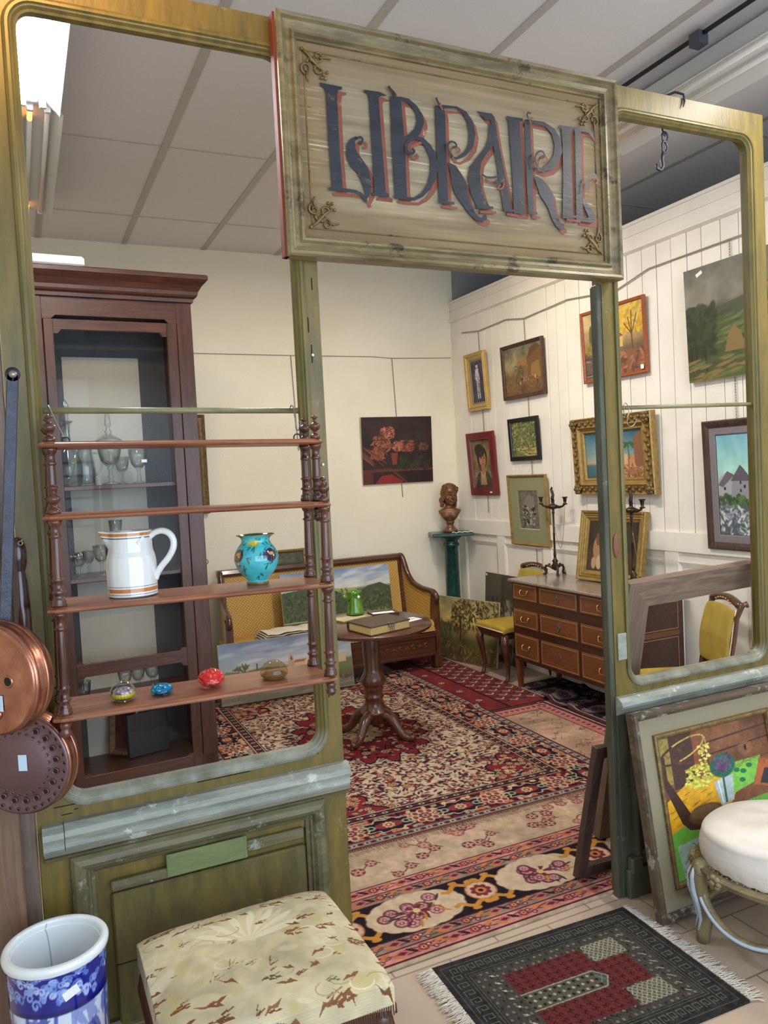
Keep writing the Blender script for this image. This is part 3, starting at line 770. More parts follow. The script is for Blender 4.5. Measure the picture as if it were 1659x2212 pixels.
# ---------------------------------------------------------------- hanging shelf (etagere)
ET_TILT = .0165
def etagere():
    t = thing('hanging_shelf', 'red-brown hanging whatnot with four shelves and turned fluted columns before the left window', 'shelf', (.45, -.03, 1.19), rot=(0, ET_TILT, 0))
    z4, z3, z2, z1 = 0.0, .292, .540, .735
    def board(z, y0, x0=-.41, x1=.405, th=.016):
        g = B()
        pr = [(x0 + .012, -.005), (x0, y0 + .01), (x0 + .02, y0), (x1 - .02, y0), (x1, y0 + .01), (x1 - .012, -.005)]
        def at(d): return [(x + (d if x < 0 else -d), y + (d if y < -.1 else 0)) for x, y in pr]
        lv = [(z - th, .006), (z - th * .7, .0), (z - th * .35, .003), (z - th * .2, .009), (z, .012)]
        vs = []
        for zz, d in lv: vs += [(x, y, zz) for x, y in at(d)]
        n = 6; fs = [tuple(range(n)), tuple(range(len(vs) - n, len(vs)))]
        for i in range(len(lv) - 1):
            for k in range(n): fs.append((i * n + k, i * n + (k + 1) % n, (i + 1) * n + (k + 1) % n, (i + 1) * n + k))
        g.add(vs, fs); return g.obj('shelf_board', m_shelf, t)
    board(z4, -.215); board(z3, -.215); board(z2, -.215); board(z1, -.165)
    def col(x, y, z0, z1_, fin=None):
        h = z1_ - z0 - .016
        p = [(.014, 0), (.0175, .002), (.0175, .008), (.015, .012), (.0165, .016), (.0125, .022), (.0115, .034), (.0165, .040), (.0115, .045), (.0115, .068), (.0155, .072), (.0115, .077),
             (.0118, .080), (.0105, h - .05), (.0105, h - .047), (.015, h - .043), (.0102, h - .038), (.0102, h - .018), (.0135, h - .014), (.0155, h - .008), (.017, h)]
        g = B(); g.lathe([(a * 1.18, b) for a, b in p], (x, y, z0), 24, flute=8, fr=(.081, h - .051), fd=.0035)
        return g.obj('column', m_turn, t)
    def fin(x, y, z, s=1.0):
        p = [(.0165, 0), (.0165, .008), (.012, .014), (.0055, .018), (.0055, .024), (.013, .029), (.0185, .037), (.0175, .044), (.008, .05), (.0045, .056), (.0045, .062), (.011, .066), (.010, .070), (.003, .074), (0, .075)]
        g = B(); g.lathe([(a * s, b * s) for a, b in p], (x, y, z), 24); return g.obj('finial', m_turn, t)
    def drop(x, y, z):
        p = [(.006, -.046), (.014, -.04), (.0165, -.03), (.012, -.024), (.014, -.018), (.016, -.010), (.010, 0)]
        g = B(); g.lathe([(0, -.047)] + p, (x, y, z - .016), 20); g.obj('drop_finial', m_turn, t)
    for sx in (-1, 1):
        x = .392 * sx + (-.0 if sx > 0 else .012); x = -.378 if sx < 0 else .386
        yb, ym, yf = -.035, -.135, -.19
        col(x, yb, z2, z1 ); col(x, ym, z2, z1); fin(x, yb, z1); fin(x, ym, z1)
        col(x, yb, z3, z2); col(x, yf, z3, z2); fin(x, yf, z2, 1.02)
        col(x, yb, z4, z3); col(x, yf, z4, z3)
        drop(x, yf, z4); drop(x, yb, z4); drop(x, ym, z2)
    g = B(); g.tube([(.392 + .012 * math.cos(a * PI / 6) - .022, -.01, z1 + .012 + .012 * math.sin(a * PI / 6)) for a in range(12)], .0025, 6, closed=True)
    g.obj('hanging_ring', m_iron, t)
    g = B(); g.tube([(-.33 + .010 * math.cos(a * PI / 6), -.01, z1 + .010 + .010 * math.sin(a * PI / 6)) for a in range(12)], .0025, 6, closed=True)
    g.obj('hanging_ring', m_iron, t)
etagere()
def shelf_z(x, level):  # height of a shelf top at world x
    return 1.19 + (0.0, .292, .540, .735)[level] - (x - .45) * math.tan(ET_TILT)

# ---------------------------------------------------------------- white jug
def jug():
    x = .280; t = thing('jug', 'white stoneware jug with orange bands standing on the hanging shelf', 'jug', (x, -.125, shelf_z(x, 1) + .001))
    pr = [(.0, .004), (.058, .0), (.0625, .003), (.0625, .012), (.063, .03), (.064, .06), (.0635, .085), (.061, .104), (.057, .116), (.0555, .126), (.0555, .148), (.0565, .165), (.0565, .170), (.053, .169), (.052, .15), (.052, .128), (.058, .10), (.060, .06), (.057, .012), (.0, .010)]
    cv = Cv(96, 240, (224, 226, 224))
    zs = np.interp(cv.Y, np.linspace(0, 1, 200), np.interp(np.linspace(0, len(pr) - 1, 200), range(len(pr)), [q[1] for q in pr]))
    rr = np.interp(np.linspace(0, 1, 200), np.linspace(0, 1, len(pr)), [q[0] for q in pr])
    out = cv.Y < 12.0 / (len(pr) - 1)
    def band(a, b_, c): cv.a[(zs >= a) & (zs < b_) & out] = np.array(c) / 255.
    band(.158, .166, (196, 120, 56)); band(.152, .1545, (70, 60, 70)); band(.013, .024, (196, 120, 56)); band(.0075, .0095, (60, 60, 110)); band(.0275, .0290, (70, 60, 90))
    def fn(X, Y):
        r = np.interp(Y, np.linspace(0, 1, 200), rr); z = np.interp(Y, np.linspace(0, 1, 200), np.interp(np.linspace(0, len(pr) - 1, 200), range(len(pr)), [q[1] for q in pr]))
        a = X * 2 * PI
        lip = np.exp(-((a - PI) / .28) ** 2) * np.clip((z - .125) / .04, 0, 1)
        return (-(-np.cos(a)) * (r + .022 * lip), np.sin(a) * (r - .012 * lip * np.abs(np.sin(a)) * 8), z + .004 * lip)
    grid_obj('body', cv, fn, m_vcgloss, t, closed=True)
    g = B()
    pts = []
    for k in range(15):
        a = PI * .62 - PI * 1.18 * k / 14
        pts.append((.058 + .044 * (math.cos(a) + .3) * (1 if a > 0 else 1.0), 0, .108 + .05 * math.sin(a)))
    ctl = [(.05, .150), (.066, .162), (.086, .166), (.104, .158), (.114, .140), (.112, .118), (.098, .094), (.080, .074), (.067, .056), (.060, .040)]
    sx, sz = smooth_prof(ctl, np.linspace(0, 8.999, 40)); pts = [(float(a), 0, float(b_)) for a, b_ in zip(sx, sz)]
    g.tube(pts, .0085, 14)
    g.obj('handle', plain('white_glaze', rgb(226, 228, 226), .12, var=.01, coat=.6), t, rot=(0, 0, -.45))
    g = B(); g.box(-.012, .012, -.0575, -.0565, -.004, .004, Matrix.Rotation(.35, 4, 'Z') @ Matrix.Translation((0, 0, .146)) @ Matrix.Rotation(-.7, 4, 'Y')); g.obj('price_tag', m_label, t)
    t.scale = (1.1,) * 3
    return t
jug()
# ---------------------------------------------------------------- turquoise vase
def vase():
    x = .651; t = thing('vase', 'turquoise glazed vase painted with fish and starfish on the hanging shelf', 'vase', (x, -.12, shelf_z(x, 1) + .001))
    pr = [(0, .003), (.030, 0), (.034, .003), (.034, .008), (.031, .012), (.040, .022), (.058, .045), (.067, .070), (.066, .092), (.056, .113), (.046, .126), (.043, .134), (.046, .144), (.058, .151), (.056, .152), (.042, .140), (.04, .13), (.05, .11), (.06, .08), (.05, .04), (.0, .02)]
    cv = Cv(220, 260, (66, 186, 196)); cv.nz(.12, 8, 12, 3)
    f = 13. / 20
    cv.rect(0, 0, 1, .13 * 1.2, (120, 100, 50)); cv.rect(0, 4.5 / 20, 1, f, (66, 186, 196)); cv.nz(.10, 8, 12, 3)
    cv.rect(0, f - .012, 1, f + .05, (120, 100, 60)); cv.rect(0, f + .05, 1, 1, (24, 110, 104))
    rr_ = random.Random(2)
    for k in range(54):   # sprigs
        x0, y0 = rr_.random(), rr_.uniform(.26, f - .05); a = rr_.uniform(0, 6.3)
        for j in range(4):
            b_ = a + rr_.uniform(-.9, .9); cv.line([(x0, y0), (x0 + .035 * math.cos(b_), y0 + .045 * math.sin(b_))], .005, (28, 78, 60), .9)
    for k in range(7):
        x0, y0 = (.05 + k / 7.), (.40 if k % 2 else .52)
        cv.ell(x0, y0, .060, .046, [(206, 150, 60), (60, 40, 70)][k % 2], 1, .3)
        c = [(110, 34, 60), (120, 84, 30), (196, 190, 50), (40, 40, 70), (150, 90, 40), (120, 40, 80), (60, 50, 60)][k]
        cv.ell(x0, y0, .045, .032, c, 1, rr_.uniform(-.6, .6)); cv.poly([(x0 - .035, y0), (x0 - .075, y0 - .035), (x0 - .07, y0 + .035)], c); cv.ell(x0 + .02, y0 - .006, .007, .006, (230, 220, 160))
        cv.ell(x0, y0 + .01, .025, .01, (200, 160, 60))
    for x0 in (.2, .62, .86):
        pts = []
        for j in range(10): a = j * PI / 5; q = .035 if j % 2 == 0 else .014; pts.append((x0 + q * math.sin(a), .345 - q * 1.15 * math.cos(a)))
        cv.poly(pts, (130, 74, 40)); cv.ell(x0, .345, .01, .01, (230, 200, 110))
    P = np.array(pr)
    def fn(X, Y):
        s = Y * (len(pr) - 1); r, z = smooth_prof(pr, s); a = X * 2 * PI
        return (r * np.cos(a), r * np.sin(a), z)
    o = grid_obj('body', cv, fn, m_vcgloss, t, closed=True); o.rotation_euler = (0, 0, 2.2)
    g = B(); g.lathe([(.0575, .1505), (.0595, .1515), (.0575, .1535), (.0560, .152)], seg=40, cap=False); g.obj('rim', m_goldpaint, t)
    return t
vase()
# ---------------------------------------------------------------- paperweights
def weight(x, y, rx, rz, rot, label, core, outer, pattern):
    t = thing('paperweight', label, 'paperweight', (x, y, shelf_z(x, 0) + .0005), group='glass paperweights on the lowest shelf')
    pr = [(0, 0), (.62, .0), (.8, .10), (.97, .32), (1, .55), (.93, .95), (.72, 1.35), (.42, 1.62), (.15, 1.72), (0, 1.73)]
    g = B(); g.lathe([(a * rx, b_ * rz * .58) for a, b_ in pr], seg=36); g.obj('glass_dome', outer, t)
    cv = Cv(120, 60, core[0])
    pattern(cv, core)
    def fn(X, Y):
        a = X * 2 * PI; ph = Y * PI
        return (rx * .93 * np.sin(ph) * np.cos(a), rx * .93 * np.sin(ph) * np.sin(a), rz * .04 + rz * core[-1] * (1 - np.cos(ph)) / 2)
    grid_obj('inner_pattern', cv, lambda X, Y: fn(X, 1 - Y), m_vcmatt, t, closed=True)
    return t
def pat_flower(cv, c):
    cv.rect(0, 0, 1, .45, (150, 130, 150)); cv.dabs(90, 0, .05, 1, .4, .02, .03, [(230, 210, 220), (90, 50, 80), (180, 170, 60), (60, 40, 60)], 3)
    cv.rect(0, .42, 1, .7, (206, 190, 30))
    for k in range(24): cv.line([(k / 24., .40), (k / 24., .72)], .006, (110, 90, 10), .7)
    cv.rect(0, .7, 1, 1, (24, 28, 26)); cv.dabs(60, 0, .72, 1, 1, .02, .03, [(60, 130, 110), (190, 190, 180), (20, 20, 20), (120, 60, 60)], 4)
def pat_net(cv, c):
    cv.dabs(260, 0, 0, 1, 1, .022, .04, [(214, 60, 50), (190, 40, 36), (226, 120, 100)], 4); cv.dabs(160, 0, 0, 1, 1, .005, .03, [(240, 200, 180), (120, 16, 20)], 7)
def pat_blue(cv, c): cv.dabs(160, 0, 0, 1, 1, .03, .05, [(20, 110, 150), (60, 160, 190), (16, 70, 120), (120, 200, 214)], 4)
def pat_smoke(cv, c): cv.dabs(60, 0, 0, 1, 1, .03, .05, [(90, 70, 40), (130, 104, 60)], 4)
weight(.229, -.16, .037, .058, 0, 'domed glass paperweight with yellow and black flower pattern, leftmost on the lowest shelf', [(150, 130, 60), .60], m_glass, pat_flower)
weight(.338, -.15, .033, .032, 0, 'small flat blue glass paperweight, second from the left on the lowest shelf', [(24, 110, 150), .93], glassmat('aqua_glass', (.6, .9, .95, 1)), pat_blue)
weight(.482, -.15, .041, .056, 0, 'red netted glass paperweight between the blue and the clear brown one', [(200, 50, 44), .93], glassmat('rose_glass', (1, .8, .78, 1)), pat_net)
weight(.677, -.15, .043, .056, 0, 'smoky clear brown glass paperweight at the right end of the lowest shelf', [(120, 96, 58), .30], glassmat('smoky_glass', (.86, .78, .64, 1)), pat_smoke)

# ---------------------------------------------------------------- left edge: boards, copper pans
def board(x0, x1, y0, y1, z1, label, mat, lean=0):
    g = B(); g.cb(x0, x1, y0, y1, 0, z1, .004)
    return tag(g.obj('wooden_board', mat, rot=(lean, 0, 0)), label, 'board')
board(-.077, -.020, .0, .045, 3.1, 'grey-brown wooden upright beside the left shopfront panel, nearest to it', m_greywoodz)
board(-.125, -.080, .0, .06, 2.2, 'olive-brown wooden upright behind the copper pans, second from the panel', m_jambdark)
board(-.26, -.135, -.03, .03, 2.0, 'dark brown wide wooden board at the left edge behind the copper pans', m_darkframe)
board(-.16, -.06, -.056, -.033, 1.90, 'light brown wooden plank at the far left edge behind the iron handle', wood('light_brown_plank', rgb(100, 74, 58), rgb(132, 102, 80), 'z'))
def warming_pan(label, loc, rz, R, D, face_mat, holes, stick, side_mat):
    t = thing('warming_pan', label, 'pan', loc, rz)
    g = B(); Mr = Matrix.Rotation(PI / 2, 4, 'X')   # axis along local -y
    # body behind the lid
    g.lathe([(0, -D * 1.15), (R * .5, -D * 1.13), (R * .8, -D * 1.0), (R * .95, -D * .82), (R * 1.02, -D * .6), (R * 1.045, -D * .4), (R * 1.04, -D * .22), (R * 1.015, -.010), (R * 1.03, -.007), (R * 1.03, 0), (R * .97, .003)], M=Mr, seg=64, cap=False)
    g.obj('pan_body', side_mat, t)
    g = B(); g.lathe([(R * 1.04, -D * .46), (R * 1.06, -D * .44), (R * 1.062, -D * .41), (R * 1.055, -D * .38), (R * 1.03, -D * .36)], M=Mr, seg=64, cap=False)
    g.obj('raised_band', side_mat, t)
    # lid: disc with rolled rim; the holes are dark eyelets with raised rims
    g = B(); g.lathe([(0, .010), (R * .60, .009), (R * .63, .006), (R * .90, .005), (R * .97, .010), (R * 1.01, .006), (R * 1.0, -.004)], M=Mr, seg=72, cap=False)
    lid = g.obj('lid', face_mat, t)
    for k, (px, pz, pr) in enumerate(holes):
        yy = -.0105 if math.hypot(px, pz) < R * .6 else -.008
        g = B(); g.lathe([(pr * 1.25, 0), (pr * 1.15, .0025), (pr, .003), (pr * .8, .0005)], M=Matrix.Translation((px, yy + .001, pz)) @ Mr, seg=14, cap=False)
        g.lathe([(0, .0012), (pr * .95, .0012)], M=Matrix.Translation((px, yy + .001, pz)) @ Mr, seg=14, cap=False)
        me = g.obj('hole', face_mat, lid)
        me.data.materials.append(m_crack)
        n = len(me.data.polygons)
        for p in me.data.polygons:
            if abs((me.data.vertices[p.vertices[0]].co.y) - (yy + .001 - .0012)) < 2e-4 and p.index >= 42: p.material_index = 1
    if stick:
        g = B(); g.cb(stick[0] - .012, stick[0] + .012, -.0125, -.0105, stick[1] - .022, stick[1] + .022, .0008, Matrix.Rotation(stick[2], 4, 'Y') if stick[2] else None)
        g.obj('price_sticker', m_sticker, t)
    return t
h = [(-.02, -.03, .011), (-.03, .035, .011), (.032, -.045 + .05, .014), (.0, -.06, .011), (-.06, .0, .012)]
t = warming_pan('upper copper warming pan with round hole and long flat iron handle', (-.087, -.325, 1.34), -.80, .135, .080, m_copper, [(.055, .0, .013), (-.03, .075, .011), (-.06, -.05, .011), (.01, -.085, .011)], None, m_copper)
g = B(); g.cb(.005, .036, -.0125, -.0105, -.075, -.035, .0008); g.obj('price_sticker', m_sticker, t)
g = B()
a, b_, zt, zb = -.012, .016, .775, .115
MH = Matrix.Translation((-.009, .054, .12)) @ Matrix.Rotation(.8, 4, 'Z') @ Matrix.Rotation(.094, 4, 'Y')
g.cb(-.014, .014, -.004, .004, -.03, .64, .002, MH); g.lathe([(0, -.004), (.018, -.004), (.018, .004), (0, .004)], M=MH @ Matrix.Translation((0, 0, .64)) @ Matrix.Rotation(PI / 2, 4, 'X'), seg=20)
hd = g.obj('iron_handle', m_iron, t)
g = B(); g.lathe([(.009, -.0055), (.0105, 0), (.009, .0055)], M=MH @ Matrix.Translation((0, -.003, .64)) @ Matrix.Rotation(PI / 2, 4, 'X'), seg=16); g.obj('eyelet', m_steel, hd)
hl = []
for rr_, n, pr, off in ((.118, 34, .0042, 0), (.096, 20, .0072, .1), (.077, 26, .0042, .05)):
    for k in range(n):
        a = 2 * PI * k / n + off; hl.append((1.06 * rr_ * math.cos(a), 1.06 * rr_ * math.sin(a), pr * 1.06))
t = warming_pan('lower dull copper warming pan with a pierced lid and dark turned wooden handle', (-.045, -.160, 1.068), -.50, .136, .085, m_copperd, hl, (.012, .005, 0), m_copper)
g = B(); g.lathe([(.012, 0), (.016, .02), (.019, .05), (.015, .06), (.020, .075), (.0225, .09), (.020, .105), (.020, .11), (.0235, .12), (.024, .26), (.021, .34), (.0165, .365), (.0165, .37), (.022, .39), (.0245, .42), (.021, .445), (.012, .46), (0, .463)], (-.005, .072, .145), 24)
hd = g.obj('wooden_handle', m_turn if False else wood('dark_turned_wood', rgb(34, 18, 16), rgb(66, 36, 30), 'z', 1, .2, .5), t)
g = B(); g.tube([(.014 + .006 * math.cos(a * PI / 5), .056, .592 + .006 * math.sin(a * PI / 5)) for a in range(10)], .002, 6, closed=True); g.obj('hanging_ring', m_steel, hd)

# ---------------------------------------------------------------- blue and white barrel
def barrel():
    t = thing('umbrella_stand', 'blue and white porcelain umbrella stand with cracked rim at lower left', 'umbrella stand', (.008, -.265, 0))
    pr = [(.118, 0), (.120, .02), (.119, .2), (.120, .45), (.124, .575), (.131, .594), (.132, .606), (.126, .614), (.114, .613), (.110, .60), (.107, .55), (.105, .2), (.104, .03)]
    cv = Cv(340, 420, (218, 226, 238))
    f = 7. / 12; k = 1.0 / 12
    def Z(z): # canvas y of height z on the outer face
        zs = [q[1] for q in pr[:8]]; return float(np.interp(z, zs, np.arange(8))) * k
    yA, yB = Z(.48), Z(.588)
    rr_ = random.Random(4)
    cv.rect(0, 0, 1, yB, (206, 218, 238)); cv.nz(.05, 6, 6, 2)
    for n in range(150):   # bamboo leaves
        x, y = rr_.random(), rr_.uniform(Z(.05), yA); a0 = rr_.uniform(.2, 2.9)
        c = rr_.choice([(60, 80, 160), (34, 50, 130), (120, 140, 200), (150, 170, 220), (88, 110, 190)])
        for j in range(4):
            a = a0 + (j - 1.5) * .5; L = rr_.uniform(.04, .085); px, py = x + L * math.cos(a), y - L * .6 * math.sin(a)
            mx, my = (x + px) / 2, (y + py) / 2; w_ = .011
            cv.poly([(x, y), (mx + w_ * math.sin(a), my + w_ * .6 * math.cos(a)), (px, py), (mx - w_ * math.sin(a), my - w_ * .6 * math.cos(a))], c, .85)
    for n in range(8): x = rr_.random(); cv.line([(x, Z(.02)), (x + .04, yA)], .012, (60, 84, 170), .9)
    cv.rect(0, yA, 1, yB, (26, 32, 130))
    for n in range(260):
        x, y = rr_.random(), rr_.uniform(yA + .012, yB - .012); s_ = rr_.uniform(.008, .018); d = rr_.choice([-1, 1])
        pts = [(x + d * s_ * (1 - q / 12.) * math.cos(q * .75), y + s_ * .7 * (1 - q / 12.) * math.sin(q * .75)) for q in range(10)]
        cv.line(pts, .0055, rr_.choice([(130, 160, 220), (170, 190, 236), (96, 126, 206)]), .95)
    cv.line([(0, yA), (1, yA)], .008, (16, 20, 96)); cv.line([(0, yB), (1, yB)], .006, (16, 20, 96))
    cv.rect(0, yB + .012, 1, 1, (222, 228, 232))
    cv.line([(.18, 8.4 * k), (.19, 9.5 * k), (.17, 10.4 * k), (.2, 11 * k)], .003, (110, 110, 120), .8)
    P = np.array(pr)
    def fn(X, Y):
        s = Y * (len(pr) - 1); r, z = smooth_prof(pr, s); a = X * 2 * PI + .6
        return (r * np.cos(a), r * np.sin(a), z)
    grid_obj('body', cv, fn, m_vcgloss, t, closed=True)
    g = B(); g.lathe([(0, .03), (.106, .03)], cap=False); g.obj('floor_disc', plain('white_porcelain', rgb(222, 228, 232), .2), t)
    g = B(); g.cb(-.02, .02, -.1235, -.1215, -.012, .012, .001, Matrix.Rotation(.22, 4, 'Z') @ Matrix.Translation((0, 0, .535)) @ Matrix.Rotation(-.35, 4, 'Y')); g.obj('price_label', m_label, t)
    return t
barrel()

# ---------------------------------------------------------------- tapestry stool
def tapestry_stool():
    t = thing('footstool', 'square stool with worn cream and brown tapestry seat in the foreground', 'stool', (.505, -.42, 0), .0)
    W, D, H = .572, .53, .515
    cv = Cv(360, 340, (196, 184, 152)); cv.nz(.08, 12, 12, 3)
    rr_ = random.Random(9)
    br = [(128, 82, 56), (140, 96, 66), (110, 72, 50)]; cr = [(222, 208, 172), (214, 198, 156), (196, 182, 132), (216, 206, 180), (186, 174, 120)]
    for n in range(90): cv.ell(rr_.random(), rr_.random(), rr_.uniform(.02, .08), rr_.uniform(.012, .05), rr_.choice(cr), .55, rr_.uniform(0, 3), .4)
    for n in range(14): # big leaves fanned from the middle
        a = -2.7 + n * .19; x, y = .5 + .13 * math.cos(a), .42 + .12 * math.sin(a); cv.ell(x, y, .13, .022, (222, 212, 184) if n % 2 else (208, 194, 158), .9, a, .25)
    def patch(x, y, s, cs):
        a0 = rr_.uniform(-.8, .8); c_ = rr_.choice(cs)
        for q in range(rr_.randint(3, 6)):
            a = a0 + rr_.uniform(-.7, .7); L = s * rr_.uniform(.6, 1.5); X_, Y_ = x + rr_.uniform(-s, s) * .6, y + rr_.uniform(-s, s) * .5; w_ = s * rr_.uniform(.12, .26)
            cv.poly([(X_, Y_), (X_ + L * .3 * math.cos(a) + w_, Y_ + L * .3 * math.sin(a) - w_), (X_ + L * .45 * math.cos(a), Y_ + L * .45 * math.sin(a)), (X_ + L * .7 * math.cos(a) + w_ * .6, Y_ + L * .7 * math.sin(a) - w_ * .6), (X_ + L * math.cos(a), Y_ + L * math.sin(a)), (X_ + L * .6 * math.cos(a) - w_ * .7, Y_ + L * .6 * math.sin(a) + w_ * .8), (X_ + L * .4 * math.cos(a), Y_ + L * .4 * math.sin(a) + w_ * .3), (X_ + L * .2 * math.cos(a) - w_ * .6, Y_ + L * .2 * math.sin(a) + w_)], c_, .95)
    for x, y, s in ((.1, .12, .05), (.17, .1, .04), (.3, .2, .05), (.22, .3, .05), (.1, .4, .04), (.45, .13, .035), (.63, .14, .05), (.7, .1, .04), (.83, .2, .05), (.85, .1, .03), (.9, .3, .03), (.72, .36, .05), (.66, .45, .05), (.78, .47, .04), (.36, .56, .05), (.3, .62, .04), (.5, .66, .05), (.06, .6, .05), (.14, .7, .05), (.6, .74, .05), (.75, .7, .035), (.88, .62, .05), (.92, .8, .05), (.25, .85, .05), (.42, .9, .05), (.68, .92, .06), (.05, .88, .05), (.93, .47, .04), (.55, .3, .03), (.4, .4, .035)): patch(x, y, s, br)
    for n in range(46):
        x, y = rr_.random(), rr_.random()
        if (x - .5) ** 2 + (y - .4) ** 2 > .025: a = rr_.uniform(-.9, .9); L = rr_.uniform(.02, .06); cv.poly([(x - L * math.cos(a), y - L * math.sin(a)), (x - .3 * L, y - .012), (x, y - .004), (x + .4 * L, y - .016), (x + L * math.cos(a), y + L * math.sin(a)), (x + .3 * L, y + .010), (x - .2 * L, y + .006)], rr_.choice(br), .9)
    for n in range(22): x, y = rr_.random(), rr_.random(); cv.line([(x + .05 * math.cos(q * .5 + n), y + .035 * math.sin(q * .5 + n)) for q in range(8)], .006, rr_.choice([(170, 150, 110), (224, 214, 184), (178, 166, 126)]), .8)
    for x, y, s in ((.47, .72, .045), (.43, .6, .03), (.8, .57, .03), (.7, .85, .04), (.15, .5, .02)): patch(x, y, s, [(112, 106, 76), (96, 92, 70)])
    for k in range(0, 340, 3): cv.a[k] *= .965
    def fn(X, Y):
        u = X * 2 - 1; v = 1 - Y * 2
        e = 1.16
        x = np.clip(u * e, -1, 1); y = np.clip(v * e, -1, 1)
        drop = np.maximum(np.abs(u * e) - 1, 0) + np.maximum(np.abs(v * e) - 1, 0)
        z = H - .018 * (np.abs(x) ** 6 + np.abs(y) ** 6) + .012 * (1 - x * x) * (1 - y * y) - drop * .42
        return (x * W / 2, y * D / 2, z)
    o = grid_obj('tapestry_seat', cv, fn, vcol('needlework', .95, .1, 0, .5, 500), t)
    g = B(); g.cb(-W / 2 + .012, W / 2 - .012, -D / 2 + .012, D / 2 - .012, .38, .455, .004); g.obj('apron', m_walnut, t)
    for sx in (-1, 1):
        for sy in (-1, 1):
            g = B(); X, Y = sx * (W / 2 - .035), sy * (D / 2 - .035)
            g.tube([(X, Y, .45), (X + .012 * sx, Y + .012 * sy, .36), (X, Y, .2), (X - .008 * sx, Y - .008 * sy, .08), (X + .006 * sx, Y + .006 * sy, .0)], [.026, .03, .02, .015, .02], 12); g.obj('leg', m_walnutz, t)
    g = B()
    for k in range(90):
        for (x0, y0, dx, dy) in ((-W / 2, -D / 2 - .003, W / 90, 0), (W / 2 + .003, -D / 2, 0, D / 90)):
            x, y = x0 + dx * k, y0 + dy * k
            g.tube([(x, y, .432), (x + rr_.uniform(-.002, .002), y, .405 + rr_.uniform(-.004, .004))], .0018, 4)
    tag(g.obj('brown_fringe', plain('brown_fringe', rgb(100, 64, 44), .9), t), kind='stuff')
    return t
tapestry_stool()
# ================================================================== RUGS
def rosette(cv, x, y, r, cols, asp=1.0, n=8, rot=0):
    # concentric petalled flower; asp = canvas width / height in metres so that it stays round
    k = asp
    cv.ell(x, y, r, r * k, cols[0], 1, 0, .1)
    for i in range(n):
        a = rot + 2 * PI * i / n; cv.ell(x + r * .62 * math.cos(a), y + r * .62 * k * math.sin(a), r * .30, r * .26 * k, cols[1], 1, a, .2)
    cv.ell(x, y, r * .46, r * .46 * k, cols[2], 1, 0, .1); cv.ell(x, y, r * .22, r * .22 * k, cols[3], 1, 0, .1)
def wander(r, cv, x0, x1, y, amp, wl, wd, c, asp, vert=False, al=1):
    n = max(8, int((x1 - x0) / wl * 16)); pts = []
    for i in range(n + 1):
        t = x0 + (x1 - x0) * i / n; q = y + amp * math.sin(2 * PI * (t - x0) / wl)
        pts.append((q, t) if vert else (t, q))
    cv.line(pts, wd, c, al)
def worn(cv, k=.84, d=.16):
    g = cv.a.mean(axis=2, keepdims=True); cv.a = np.clip((cv.a * (1 - d) + g * d) * k, 0, 1)
def rug_fn(ox, oy, ang, W, D, z, wav=.004, seed=1, fold=None):
    ca, sa = math.cos(ang), math.sin(ang)
    def fn(X, Y):
        u = X * W; v = (1 - Y) * D
        zz = z + wav * (np.sin(u * 3.1 + seed) * np.sin(v * 2.7 + seed * 2) * .5 + .5)
        if fold is not None:
            for (fu, fv, a, L, h, wd) in fold:
                du = (u - fu) * math.cos(a) + (v - fv) * math.sin(a); dv = -(u - fu) * math.sin(a) + (v - fv) * math.cos(a)
                zz = zz + h * np.exp(-(dv / wd) ** 2) * np.exp(-(du / L) ** 2)
        return (ox + u * ca - v * sa, oy + u * sa + v * ca, zz)
    return fn
